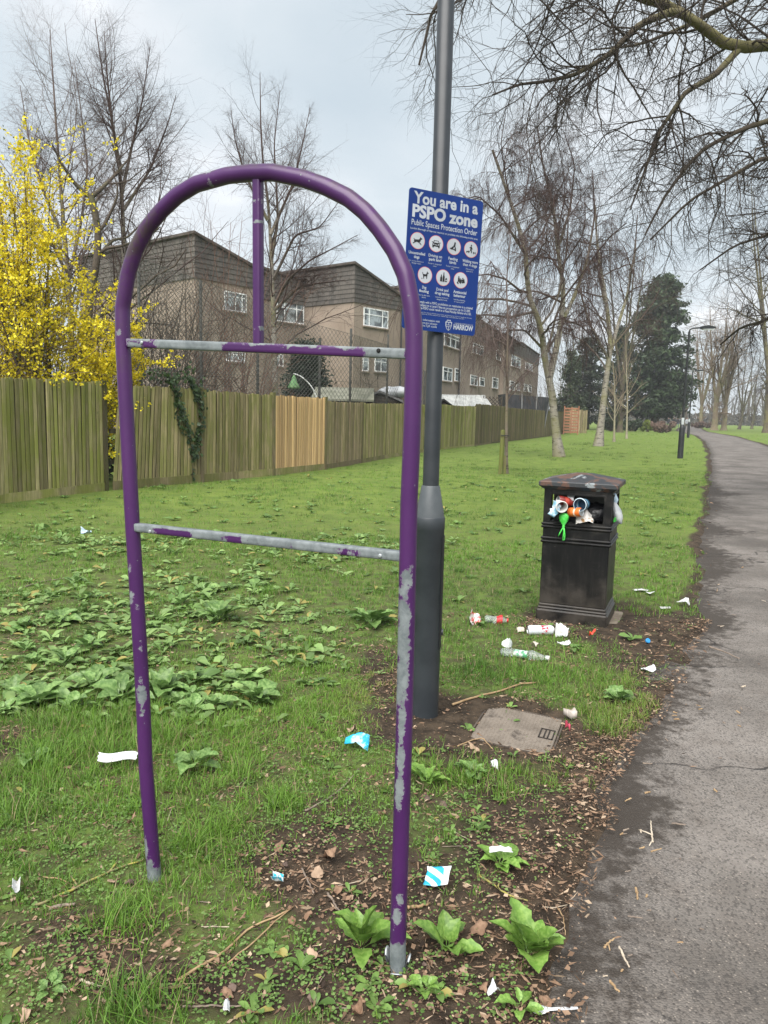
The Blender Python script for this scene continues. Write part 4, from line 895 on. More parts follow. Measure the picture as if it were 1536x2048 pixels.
# thicket of bare stems behind the wire fence
def thicket(label, px0, px1, z, htop, n, seed, mat, spread=.5):
    rg = random.Random(seed); stems = []
    for i in range(n):
        px = rg.uniform(px0, px1); zz = z + rg.uniform(-.8, .8); b = D(px, 820, zz); h = htop * rg.uniform(.6, 1.05); lean = rg.gauss(0, .2)
        stems.append([Vector((b.x, zz, 0)), Vector((b.x + lean * h * .3 + rg.gauss(0, .05), zz + rg.gauss(0, .1), h * .5)), Vector((b.x + lean * h * .9 + rg.gauss(0, .15), zz + rg.gauss(0, .3), h))])
    return make_tree('bare_shrub', label, 'shrub', stems, [(.028, .006)] * n, [dict(per=9, t0=.15, t1=.98, ang=42, angsd=14, lenr=.38, lensd=.3, K=5, wig=.2, trop=(0, 0, .25), rr=.6, rmax=.012, tip=.35), dict(per=6, t0=.15, t1=.98, ang=45, angsd=15, lenr=.5, lensd=.3, K=4, wig=.22, trop=(0, 0, .1), rr=.7, rmax=.006, tip=.5)], mat, 'bare shrubs behind the wire fence', K0=8, seed=seed, sides=(5, 4, 3, 3))
thicket("bare brown shrub behind the wire fence just right of the arch's left leg", 262, 400, 20.5, 5.4, 30, 21, M_DARKB)
thicket("reddish bare shrub behind the wire fence, in front of the leftmost house", 370, 515, 24, 6.8, 24, 22, plain("red_twigs", (.13, .075, .055), (.17, .10, .075), 3, .9))
thicket("low tangled bare shrub behind the yellow flowers", 40, 260, 17.5, 4.6, 14, 23, M_DARKB)
thicket("thin bare shrub in front of the house with the downpipe", 690, 800, 30, 4.2, 6, 24, M_DARKB)

# weeping birch by the lawn, and the others on the right
def weeping(label, z, T, rads, seed, n1=16, n2=9, n3=7, dl=1.0, group=None, mat=None, tw=.0070, l1=.34):
    T = [[D(x, y, z + dz) for x, y, dz in s] for s in T]; T[0][0] = Vector((T[0][0].x, z, 0))
    sp = [dict(per=n1, t0=.30, t1=1.0, ang=50, angsd=14, lenr=l1, lensd=.3, K=9, wig=.16, trop=(0, 0, -.10), rr=.5, rmax=.05, tip=.3, short=.5),
          dict(per=n2, t0=.2, t1=1, ang=45, angsd=16, lenr=.45, lensd=.3, K=7, wig=.17, trop=(0, 0, -.9), rr=.55, rmax=.017, tip=.5, short=.3),
          dict(per=n3, t0=.15, t1=1, ang=35, angsd=16, lenr=.75, lensd=.35, K=4, wig=.12, trop=(0, 0, -2.6), rr=.7, rmax=tw, tip=.6, short=.3)]
    if dl != 1: sp[2]['lenr'] *= dl
    return make_tree('weeping_birch', label, 'tree', T, rads, sp, mat or M_BIRCH, group, seed=seed)
weeping("mossy white trunked weeping birch on the lawn behind the litter bin", 28.4,
        [[(1118, 915, 0), (1110, 850, 0), (1104, 780, 0), (1092, 735, 0), (1088, 705, 0), (1082, 650, -.3), (1055, 590, -.6), (1052, 500, -.8), (1020, 400, -1.0), (985, 300, -1.2)],
         [(1098, 760, 0), (1112, 700, .1), (1121, 655, .2), (1128, 580, .3), (1115, 500, .4), (1108, 420, .5), (1085, 330, .4), (1075, 255, .3)],
         [(1121, 650, .2), (1150, 590, .9), (1175, 520, 1.2), (1190, 430, 1.3), (1185, 340, 1.3)], [(1088, 700, 0), (1050, 660, -.8), (1020, 660, -1.4), (985, 690, -1.8)], [(1052, 510, -.8), (1000, 430, -1.8), (955, 390, -2.2), (930, 400, -2.5)],
         [(1115, 500, .4), (1140, 420, 1.2), (1150, 330, 1.4), (1130, 270, 1.4)], [(1125, 640, .2), (1160, 650, 1.4), (1200, 690, 2.2)]],
        [(.17, .04), (.13, .02), (.085, .015), (.055, .015), (.06, .014), (.06, .014), (.045, .010)], 31, 17, 11, 13)
weeping("second white birch further along the lawn with a leaning fork", 40,
        [[(1197, 890, 0), (1204, 830, 0), (1212, 760, 0), (1222, 690, 0), (1212, 600, 0), (1195, 500, 0), (1190, 410, 0)], [(1222, 700, 0), (1236, 650, .3), (1255, 590, .6), (1270, 500, .8), (1275, 430, .8)], [(1218, 720, 0), (1180, 650, -.8), (1160, 580, -1), (1150, 510, -1.2)]],
        [(.20, .04), (.11, .02), (.08, .02)], 32, 15, 9, 7, .8)
weeping("young birch tied to the wooden stake, thin with drooping brown twigs", 19.5, [[(1012, 946, 0), (1013, 860, 0), (1014, 760, 0), (1016, 640, 0), (1012, 560, 0), (1022, 470, 0)]], [(.052, .010)], 33, 30, 10, 9, 1.0, None, M_BIRCHD, .0048, .34)
# saplings
for i, (px, py, z, yt, lab) in enumerate(((1228, 884, 46, 720, "thin pale sapling, left of the two behind the second birch"), (1253, 878, 54, 672, "thin pale sapling, right of the two in front of the dark conifer"))):
    b = G(px, py); z = b.y; make_tree('sapling', lab, 'tree', [[Vector((b.x, z, 0)), D(px + 2, 800, z), D(px - 2, yt, z)]], [(.075, .012)], [dict(per=16, t0=.2, t1=.97, ang=38, angsd=10, lenr=.36, lensd=.25, K=6, wig=.12, trop=(0, 0, .5), rr=.5, rmax=.04, tip=.4), dict(per=6, t0=.2, t1=1, ang=40, angsd=12, lenr=.45, lensd=.3, K=4, wig=.15, trop=(0, 0, .2), rr=.7, rmax=.018, tip=.6)], M_PALE, 'pale saplings', seed=40 + i)

# big plane tree whose boughs hang over the path (trunk right of the picture)
def overhang():
    zt = 13.0; b = D(1990, 930, zt); root = (b.x, zt, 0)
    tk = [Vector((b.x, zt, 0)), Vector((b.x - .1, zt, 3.5)), Vector((b.x - .5, zt, 7.5)), Vector((b.x - .4, zt, 12)), Vector((b.x + .3, zt, 17))]
    J = Vector((b.x - .35, zt, 6.2))
    def L(*p): return [D(*q) for q in p]
    T = [tk,
         [J] + L((1700, 100, 13), (1536, 88, 12.8), (1478, 98, 12.6), (1440, 86, 12.4), (1412, 58, 12.3), (1372, 30, 12.2), (1330, 6, 12), (1285, 0, 11.8), (1200, -40, 11.4), (1080, -70, 10.8), (960, -80, 10)),
         L((1412, 58, 12.3), (1350, 20, 12), (1280, 48, 11.6), (1215, 112, 11.2), (1150, 150, 10.8), (1085, 164, 10.4), (1040, 168, 10.1), (985, 190, 9.8)),
         L((1478, 98, 12.6), (1430, 150, 12.2), (1370, 185, 12), (1320, 260, 11.6), (1290, 340, 11.4), (1260, 420, 11.2)),
         [J] + L((1660, 250, 12), (1536, 240, 11.6), (1480, 260, 11.4), (1400, 300, 11.2), (1330, 390, 11), (1290, 470, 10.9)),
         [J] + L((1680, 400, 15), (1536, 310, 15), (1450, 360, 15), (1380, 400, 15), (1300, 480, 15.2)),
         [Vector((b.x - .45, zt, 8.5))] + L((1700, -100, 12), (1500, -140, 11), (1300, -180, 10), (1100, -170, 9), (980, -130, 8.3), (905, -60, 8), (868, 20, 7.9), (838, 70, 7.9), (838, 130, 7.9)),
         [Vector((b.x - .45, zt, 9))] + L((1700, -60, 15), (1520, -30, 16), (1400, 40, 16.5), (1280, 90, 17), (1180, 100, 17)),
         [J] + L((1640, 420, 16), (1536, 470, 17), (1470, 490, 17), (1400, 540, 17.5)),
         [J] + L((1650, 560, 12), (1590, 570, 13), (1536, 640, 14), (1480, 655, 15), (1440, 690, 16))]
    rads = [(.42, .16), (.158, .026), (.068, .010), (.058, .010), (.10, .012), (.10, .014), (.14, .010), (.13, .014), (.09, .014), (.09, .014)]
    sp = [dict(per=26, t0=.34, t1=1.0, ang=58, angsd=18, lenr=1, lenabs=1.7, lensd=.35, K=9, wig=.24, trop=(0, 0, -.55), rr=.45, rmax=.021, tip=.3, short=.35),
          dict(per=9, t0=.12, t1=1, ang=46, angsd=18, lenr=.46, lensd=.35, K=6, wig=.22, trop=(0, 0, -.6), rr=.6, rmax=.0105, tip=.45, short=.3),
          dict(per=7, t0=.1, t1=1, ang=46, angsd=18, lenr=.5, lensd=.35, K=3, wig=.24, trop=(0, 0, -.25), rr=.75, rmax=.0062, tip=.5, short=.3)]
    th = make_tree('plane_tree', "big plane tree whose crooked mossy boughs hang over the path from the right", 'tree', T, rads, sp, M_PLANE, seed=51, K0=26, root=(b.x, zt, 0))
overhang()

# bare planes and others far along the path
def far_tree(label, px, py, ytop, spread, seed, stems=4, mat=None, r=.35, group='bare trees along the far end of the path', n=(9, 7, 5), lean=0, tw=.022, zz=None):
    b = G(px, py); z = zz or b.y; b = D(px, py, z); Ht = D(px, ytop, z).z; rg = random.Random(seed); T = []
    base = Vector((b.x, z, 0)); fork = Vector((b.x + lean * .25 * Ht, z, Ht * .22))
    T.append([base, (base + fork) / 2 + Vector((.05, 0, 0)), fork])
    for i in range(stems):
        a = 6.283 * i / stems + rg.uniform(-.4, .4); s = spread * rg.uniform(.25, .6)
        T.append([fork - Vector((0, 0, .1)), fork + Vector((math.cos(a) * s * .45, math.sin(a) * s * .45, Ht * .25)), fork + Vector((math.cos(a) * s * .8 + lean * Ht * .3, math.sin(a) * s * .8, Ht * .52)), fork + Vector((math.cos(a) * s + lean * Ht * .5, math.sin(a) * s, Ht * rg.uniform(.68, .78)))])
    sp = [dict(per=n[0], t0=.2, t1=1, ang=44, angsd=14, lenr=.42, lensd=.3, K=7, wig=.16, trop=(0, 0, .25), rr=.5, rmax=.12, tip=.25, short=.4), dict(per=n[1], t0=.2, t1=1, ang=44, angsd=15, lenr=.46, lensd=.3, K=5, wig=.18, trop=(0, 0, .10), rr=.55, rmax=.05, tip=.4, short=.3), dict(per=n[2], t0=.15, t1=1, ang=44, angsd=15, lenr=.5, lensd=.3, K=3, wig=.2, trop=(0, 0, .0), rr=.7, rmax=tw, tip=.55, short=.3)]
    return make_tree('bare_tree', label, 'tree', T, [(r, r * .75)] + [(r * .55, .03)] * stems, sp, mat or M_FAR, group, K0=10, seed=seed, sides=(8, 5, 4, 3, 3))
far_tree("stout bare tree with upswept pale boughs, nearest left of the group right of the path", 1428, 861, 600, 6.0, 61, 6, r=.50)
far_tree("bare tree with a light brown trunk just right of the stout one", 1447, 861, 640, 5.5, 62, 5, r=.42)
far_tree("bare tree behind the second street lamp, leftmost beyond the path", 1400, 857, 650, 6.5, 63, 5, r=.4)
far_tree("slim bare tree leaning right in the group right of the path", 1478, 859, 690, 5.0, 64, 4, M_DARKB, .28, lean=.12)
far_tree("pair-stemmed dark bare tree near the right end of the group", 1503, 858, 700, 5.5, 65, 3, M_DARKB, .25, lean=.10)
far_tree("large leaning bare tree at the right edge of the picture beside the path", 1534, 866, 330, 7.5, 66, 6, M_PLANE, .50, n=(11, 8, 5), lean=-.05, tw=.014)
far_tree("bare tree standing well back between the conifer and the lamp", 1370, 852, 720, 6.0, 67, 4, M_DARKB, .35)
far_tree("bare tree behind the row of houses near the dark conifer", 1150, 850, 640, 6.0, 68, 4, M_DARKB, .3, zz=105)
far_tree("distant bare tree over the hedge right of the people", 1418, 850, 735, 7, 69, 4, M_DARKB, .35)
far_tree("tall bare tree with dark twigs behind the second birch", 1240, 852, 470, 5.0, 70, 4, M_DARKB, .3, zz=78)

# ------------------------------------------------------------------ evergreens, flowers, ivy, hedges
def cards(name, c, nrm, size, col, mat, parent, org, rg, elong=1.6):
    N = len(c); a = unit(rg.normal(0, 1, (N, 3))); u = unit(np.cross(nrm, a)); w = np.cross(nrm, u); s = size[:, None]
    V = np.stack([c - u * s * .5 * elong, c + w * s * .42 + nrm * s * .12, c + u * s * .5 * elong, c - w * s * .42 + nrm * s * .12], 1) - np.asarray(org)
    F = np.arange(N * 4).reshape(N, 4); F = np.concatenate([F[:, [0, 1, 2]], F[:, [0, 2, 3]]])
    o = link(name, arr_mesh(name, V.reshape(-1, 3), [F], mat, False, {'col': np.repeat(col, 4, 0)}), parent); setp(o, kind='stuff'); return o
M_NEEDLE = leafmat("needles", .15, .6); M_BUSH = leafmat("bush_leaves", .25, .5)
def conifer(label, px, py, ytop, halfw, seed, z=None, cols=((.018, .034, .014), (.045, .075, .026)), bare=.1, n=150, per=70, group='dark evergreens at the end of the lawn', taper=.8, r=.4, name='conifer_tree', cs=.22):
    b = G(px, py); z = z or b.y; b = D(px, py, z); Ht = D(px, ytop, z).z; W = halfw / FOC * z; rg = np.random.default_rng(seed)
    root = (b.x, z, 0); th = thing(name, label, 'tree', root, 0, group)
    P = resample([(b.x, z, 0), (b.x + .1, z, Ht * .5), (b.x, z, Ht * .97)], 12)[None]; Rd = np.linspace(r, .03, 12)[None]; tube_obj('trunk', [(P, Rd, 8)], M_DARKB, th, root)
    t = bare + (1 - bare) * np.sort(rg.random(n)) ** 1.1; az = rg.random(n) * 6.283; ln = W * (1 - t) ** taper * rg.uniform(.62, 1.15, n) * np.clip(.55 + (t - bare) * 3, 0, 1) + .15
    st = np.stack([b.x + 0 * t, z + 0 * t, Ht * t * .97], 1); d = np.stack([np.cos(az), np.sin(az), rg.normal(.28, .15, n)], 1)
    Q = grow(st, d, ln, 7, .09, (0, 0, -.45), rg); Rq = np.clip(ln * .02, .01, .12)[:, None] * np.linspace(1, .3, 7)[None]; setp(tube_obj('branches', [(Q, Rq, 4)], M_DARKB, th, root), kind='stuff')
    tt = rg.random((n, per)) ** .7 * 6; i = np.minimum(tt.astype(int), 5); fr = (tt - i)[..., None]; k = np.arange(n)[:, None]
    c = (Q[k, i] * (1 - fr) + Q[k, i + 1] * fr + rg.normal(0, 1, (n, per, 3)) * np.array([.16, .16, .13]) * W ** .5 * .9 + np.array([0, 0, -.05])).reshape(-1, 3)
    N = len(c); cl = rg.random((n, 1)).repeat(per, 1).reshape(-1, 1) * .5 + rg.random((N, 1)) * .5; col = np.array(cols[0]) * (1 - cl) + np.array(cols[1]) * cl
    cards('foliage', c, unit(rg.normal(0, .6, (N, 3)) + np.array([0, 0, .6])), rg.uniform(.6, 1.3, N) * cs * .62 * W ** .5, col, M_NEEDLE, th, root, rg, 1.8); return th
conifer("tall dark cedar with a rounded top at the end of the lawn", 1308, 861, 545, 84, 81, None, n=230, per=120, taper=.42, r=.55, bare=.10)
conifer("dark spreading evergreen left of the tall cedar", 1232, 860, 650, 50, 82, 98, ((.018, .030, .014), (.04, .06, .024)), n=110, per=60, taper=.5)
conifer("dark evergreen behind the second birch", 1172, 858, 668, 62, 83, 92, ((.015, .024, .013), (.034, .05, .022)), n=110, per=60, taper=.45)
conifer("olive evergreen leaning behind the fence end", 1136, 856, 700, 34, 84, 88, ((.022, .034, .014), (.05, .07, .026)), n=90, per=50, taper=.5)
conifer("conical dark yew behind the wire fence in front of the houses", 612, 826, 682, 66, 85, 27.5, ((.010, .022, .013), (.026, .046, .024)), n=240, per=60, taper=.62, r=.14, cs=.14, bare=.04, group=None, name='yew_tree')

def shrub_blob(name, label, px, py, w, h, seed, cols, z=None, n=2600, cs=.12, deep=.7, twigs=None, mat=None, cat='shrub', group=None):
    """leafy shrub: stems and leaf sized faces through a lumpy volume; w,h half width and height in picture units at that distance"""
    b = G(px, py); z = z or b.y; b = D(px, py, z); W = w / FOC * z; Hh = h / FOC * z; rg = np.random.default_rng(seed); root = (b.x, z, 0)
    th = thing(name, label, cat, root, 0, group)
    k = 14; cx = np.stack([rg.normal(0, .45, k) * W, rg.normal(0, .4, k) * W * deep, rg.uniform(.3, .8, k) * Hh], 1); rr = rg.uniform(.25, .45, k) * min(W, Hh)
    j = rg.integers(0, k, n); dirn = unit(rg.normal(0, 1, (n, 3))); c = cx[j] + dirn * (rr[j] * rg.random(n) ** .4)[:, None] * np.array([W / min(W, Hh), W * deep / min(W, Hh), Hh / min(W, Hh)]) * .9
    c[:, 0] = np.clip(c[:, 0], -W * 1.1, W * 1.1); c[:, 2] = np.clip(c[:, 2], .02, Hh * 1.05)
    ns = 12; S = np.zeros((ns, 3)); S[:, :2] = rg.normal(0, .12, (ns, 2)) * W; dv = cx[rg.integers(0, k, ns)] - S
    Q = grow(S, dv, np.linalg.norm(dv, axis=1) * 1.1, 6, .1, (0, 0, 0), rg); Q2 = spawn(Q, np.full((ns, 6), .03 * W ** .5), 8, .2, 1, 45, 15, .5, .3, 5, .2, (0, 0, .1), rg)
    setp(tube_obj('stems', [(Q + np.array(root), np.full((ns, 6), .03 * W ** .5), 4), (Q2[0] + np.array(root), Q2[1] * .6, 3)], M_DARKB, th, root), kind='stuff')
    t = rg.random((n, 1)); col = np.array(cols[0]) * (1 - t) + np.array(cols[1]) * t
    cards('foliage', c + np.array(root), unit(dirn + rg.normal(0, .6, (n, 3))), rg.uniform(.6, 1.3, n) * cs * W ** .5, col, mat or M_BUSH, th, root, rg, 1.4); return th
shrub_blob('clipped_shrub', "rounded yellow green clipped shrub beside the dark hedge", 1295, 864, 15, 22, 91, ((.09, .13, .02), (.20, .24, .04)), cs=.16)
shrub_blob('bare_bush', "low dry pinkish brown bush at the left of the path's far end", 1325, 866, 24, 22, 92, ((.13, .085, .065), (.26, .18, .14)), cs=.13, n=3000)
shrub_blob('hedge', "dark clipped hedge under the conifers, its right end by the yellow shrub", 1262, 863, 22, 24, 93, ((.014, .026, .012), (.035, .06, .02)), n=3000, cs=.14, cat='hedge', group='dark hedges under the conifers')
shrub_blob('hedge', "dark hedge left of the conifer trunks, behind the saplings", 1222, 863, 20, 26, 94, ((.016, .028, .012), (.04, .06, .022)), n=3000, cs=.14, cat='hedge', group='dark hedges under the conifers')
shrub_blob('bare_bush', "brown clipped bush on the far grass right of the second lamp", 1398, 857, 14, 14, 95, ((.12, .08, .06), (.22, .15, .12)), n=1500, cs=.2)
shrub_blob('bare_bush', "brown clipped bush between the lamp and the stout tree", 1424, 857, 12, 12, 96, ((.12, .08, .06), (.22, .15, .12)), n=1500, cs=.2)
shrub_blob('evergreen_bush', "dark green bush behind the fence left of the white birch", 1150, 858, 26, 50, 97, ((.02, .034, .014), (.05, .075, .025)), z=84, n=3000, cs=.16)
shrub_blob('evergreen_bush', "olive leafy bush at the foot of the red twigged shrub", 390, 826, 120, 110, 98, ((.020, .028, .010), (.055, .07, .026)), z=21.5, n=2600, cs=.075)
shrub_blob('evergreen_bush', "dark ivy covered bush behind the fence below the leftmost birch", 120, 826, 120, 120, 99, ((.012, .022, .01), (.034, .05, .018)), z=15.5, n=4200, cs=.09)

def forsythia():
    z = 13.2; rg = np.random.default_rng(101); py = random.Random(101); root = (D(60, 830, z).x, z, 0)
    th = thing('flowering_shrub', "tall shrub covered in bright yellow flowers at the left edge behind the fence", 'shrub', root)
    T, rads = [], []
    tops = [(10, 300), (30, 290), (62, 262), (75, 275), (116, 262), (45, 330), (5, 360), (80, 350), (120, 400), (60, 400), (20, 420), (100, 460), (135, 520), (60, 500), (10, 500), (190, 600), (240, 640), (265, 660), (290, 690), (175, 640), (130, 600), (85, 590), (40, 590), (205, 680), (245, 700), (-20, 340), (-40, 420), (-60, 500), (300, 720), (230, 590), (190, 540)]
    for x, y in tops:
        y = y + (62 if y < 450 else 30 if y < 620 else 0); x = x - (14 if 0 < x < 150 else 0)
        zz = float(np.interp(x, [0, 203, 300], [12.3, 14.1, 15.0])) + py.uniform(0, 1.1); bx = 60 + (x - 60) * .45 + py.gauss(0, 16); b = D(bx, 830, zz); t = D(x, y, zz); h = t.z
        T.append([Vector((b.x, zz, .2)), Vector((b.x + (t.x - b.x) * .25 + py.gauss(0, .08), zz + py.gauss(0, .1), h * .5)), Vector((b.x + (t.x - b.x) * .65, zz + py.gauss(0, .15), h * .82)), t]); rads.append((.028, .006))
    # stems pushing through the gap and over the next panel
    for x, y in ((206, 900), (208, 860), (203, 800), (212, 830)):
        b = D(212, 960, 13.9); T.append([Vector((b.x, 14.0, .1)), D(211, 880, 13.9), D(x, y - 60, 13.7), D(x + py.uniform(-14, 14), y - 130, 13.5)]); rads.append((.016, .005))
    P = np.stack([resample(t, 12) for t in T]); Rd = np.stack([np.linspace(a, b, 12) for a, b in rads])
    A = spawn(P, Rd, 17, .22, .98, 42, 15, .27, .35, 6, .18, (0, 0, .10), rg, rr=.6, rmax=.012, tip=.4, short=.3); B = spawn(*A, 3, .2, .95, 40, 15, .5, .3, 4, .15, (0, 0, .1), rg, rr=.8, rmax=.006, tip=.6)
    tube_obj('stems', [(P, Rd, 6)], M_DARKB, th, root); setp(tube_obj('twigs', [(A[0], A[1], 4), (B[0], B[1], 3)], plain("flower_twigs", (.14, .10, .05), (.2, .15, .07), 4, .9), th, root), kind='stuff')
    cs = []
    for Q, n in ((A[0], 46), (B[0], 16), (P[:, 4:], 110)):
        N, K, _ = Q.shape; tt = (rg.random((N, n)) ** .8) * (K - 1.001); i = tt.astype(int); fr = (tt - i)[..., None]; k = np.arange(N)[:, None]
        dens = rg.random((N, 1)) < (.88 if K != 8 else .75); c = (Q[k, i] * (1 - fr) + Q[k, i + 1] * fr + rg.normal(0, .028, (N, n, 3)))[np.repeat(dens, n, 1)]
        cs.append(c.reshape(-1, 3))
    c = np.concatenate(cs); keep = (fbm(c[:, 0] / .45, c[:, 2] / .45, 7, 3) + .25 * rg.random(len(c)) > .45) & (c[:, 2] > .5); c = c[keep]; N = len(c)
    t = rg.random((N, 1)); col = np.array([.66, .52, .008]) * (1 - t) + np.array([.84, .73, .035]) * t
    cards('flowers', c, unit(rg.normal(0, 1, (N, 3))), rg.uniform(.032, .058, N), col, leafmat("yellow_petals", .3, .5), th, root, rg, 1.15)
    n2 = 3200; j = rg.integers(0, N, n2); c2 = c[j] + rg.normal(0, .12, (n2, 3)); cards('leaves', c2, unit(rg.normal(0, 1, (n2, 3))), rg.uniform(.02, .04, n2), np.tile([[.05, .075, .018]], (n2, 1)), M_BUSH, th, root, rg)
forsythia()

def ivy():
    rg = np.random.default_rng(111); a, b = FP[222], FP[398]; d = np.array([b.x - a.x, b.y - a.y]); n = np.array([d[1], -d[0]]) / np.linalg.norm(d)
    def onp(px, py, off=.05):
        h = plane_hit(px, py, (a.x, a.y, 0), Vector((n[0], n[1], 0))); return np.array([h.x + n[0] * off, h.y + n[1] * off, h.z])
    th = thing('ivy', "dark ivy hanging in a V down the green fence panel", 'climber', tuple(onp(383, 900))); org = th.location
    rails = [[(330, 752), (345, 775), (356, 820), (370, 850), (378, 890), (382, 915)], [(385, 770), (394, 790), (396, 840), (390, 880), (383, 910)], [(345, 770), (352, 800), (350, 840), (362, 860)], [(370, 750), (384, 775), (388, 800)], [(300, 748), (340, 750), (372, 745), (396, 775)], [(378, 900), (381, 930), (382, 960)]]
    c = []; mb = MB()
    for r, cnt, sp in zip(rails, (220, 190, 70, 70, 110, 14), (.036, .04, .03, .035, .07, .010)):
        P = resample([onp(*q) for q in r], 20); mb.tube(P, .006, 4); i = rg.integers(0, 20, cnt); q = P[i] + rg.normal(0, 1, (cnt, 3)) * np.array([sp, .02, sp]); q += np.array([n[0], n[1], 0]) * np.abs(rg.normal(0, .035, (cnt, 1))); c.append(q)
    c = np.concatenate(c); N = len(c); mb.build('stem', M_DARKB, th, True, True)
    nr = unit(np.array([n[0], n[1], .35]) + rg.normal(0, .35, (N, 3))); t = rg.random((N, 1)); col = np.array([.012, .028, .010]) * (1 - t) + np.array([.045, .075, .022]) * t
    dn = unit(np.array([0, 0, -1]) + rg.normal(0, .5, (N, 3))); up = nr; u = unit(dn - nr * np.sum(dn * nr, 1, keepdims=True)); sz = rg.uniform(.05, .09, N)
    me = leafcards('leaves', c - np.asarray(org), up, u, sz, sz * rg.uniform(.7, 1.0, N), col, leafmat("ivy_leaf", .1, .35), .12); setp(link('leaves', me, th), kind='stuff')
ivy()
# far wood closing the view
def far_wood():
    rg = np.random.default_rng(121); N = 110; x = np.r_[rg.uniform(20, 150, N)]; y = rg.uniform(215, 275, N); h = rg.uniform(8, 15, N)
    st = np.stack([x, y, 0 * x], 1); P = grow(st, np.tile([0, 0, 1.], (N, 1)), h, 7, .05, (0, 0, .2), rg); Rd = np.linspace(.3, .06, 7)[None].repeat(N, 0)
    A = spawn(P, Rd, 14, .2, 1, 42, 12, .42, .3, 5, .15, (0, 0, .3), rg, rr=.5, rmax=.12, tip=.35); B = spawn(*A, 4, .2, 1, 42, 14, .5, .3, 3, .18, (0, 0, .1), rg, rr=.6, rmax=.06, tip=.6)
    V, F, r = join_tubes([(P, Rd, 5), (A[0], A[1], 3), (B[0], B[1], 3)]); o = link("far_wood", arr_mesh("far_wood", V, [F], M_DARKB, True, {'rad': r})); setp(o, "bare wood closing the far end of the park", "wood", kind='stuff')
    n = 9000; c = np.stack([rg.uniform(10, 160, n), rg.uniform(228, 262, n), rg.random(n) ** 1.4 * 3.2 + .1], 1); rt = (0, 0, 0); t = rg.random((n, 1)); col = np.array([.05, .05, .035]) * (1 - t) + np.array([.11, .10, .07]) * t
    o = cards('far_hedge', c, unit(rg.normal(0, 1, (n, 3))), rg.uniform(.5, 1.1, n), col, M_BUSH, None, rt, rg); setp(o, "low hedge line under the far wood", "hedge", kind='stuff')
far_wood()
# ------------------------------------------------------------------ purple arched frame
def worn_paint():
    m, nt, b, _ = newmat("purple_paint_over_galvanised_steel"); v = ocoord(nt, rand=False); at = nd(nt, 'ShaderNodeAttribute', attribute_name='wear')
    n1 = noise(nt, v, 30, 7, .68, .4); n2 = noise(nt, v, 160, 3, .6); n3 = noise(nt, v, 3, 4, .6)
    f = mth(nt, 'ADD', at.outputs['Fac'], mth(nt, 'MULTIPLY', mth(nt, 'SUBTRACT', n1, .5), 1.9)); f = mth(nt, 'ADD', f, mth(nt, 'MULTIPLY', mth(nt, 'SUBTRACT', n2, .5), .45)); f = mth(nt, 'ADD', f, mth(nt, 'MULTIPLY', ramp(nt, noise(nt, v, 55, 4, .6), .62, .70), -.55)); f = mth(nt, 'ADD', f, mth(nt, 'MULTIPLY', ramp(nt, noise(nt, v, 75, 2, .5), .735, .76), .75))
    k = ramp(nt, f, .47, .53)
    pur = mixc(nt, ramp(nt, n3, .35, .65), (.046, .0100, .072), (.058, .0138, .086)); pur = mixc(nt, mth(nt, 'MULTIPLY', ramp(nt, n2, .62, .8), .35), pur, (.10, .05, .13))
    al = nd(nt, 'ShaderNodeAttribute', attribute_name='algae'); pur = mixc(nt, mth(nt, 'MULTIPLY', al.outputs['Fac'], ramp(nt, n1, .35, .6)), pur, (.055, .050, .020))
    gal = mixc(nt, ramp(nt, n1, .35, .65), (.100, .117, .123), (.180, .200, .207)); gal = mixc(nt, mth(nt, 'MULTIPLY', ramp(nt, n2, .6, .75), .4), gal, (.13, .12, .11))
    rim = mth(nt, 'MULTIPLY', ramp(nt, f, .43, .48), mth(nt, 'SUBTRACT', 1.0, k)); c = mixc(nt, k, pur, gal); c = mixc(nt, mth(nt, 'MULTIPLY', rim, .5), c, (.30, .26, .32))
    nt.links.new(c, b.inputs['Base Color']); r = nd(nt, 'ShaderNodeMapRange'); r.inputs['To Min'].default_value = .34; r.inputs['To Max'].default_value = .52; nt.links.new(k, r.inputs['Value']); nt.links.new(r.outputs[0], b.inputs['Roughness'])
    b.inputs['Specular IOR Level'].default_value = .45; hh = mth(nt, 'ADD', mth(nt, 'MULTIPLY', k, -1.0), mth(nt, 'MULTIPLY', noise(nt, v, 18, 3), .25)); bump(nt, b, hh, .5, .0015); return m
M_PURPLE = worn_paint()
M_GALV = plain("galvanised_bolt", (.42, .45, .47), (.30, .31, .32), 30, .45, metal=.6)
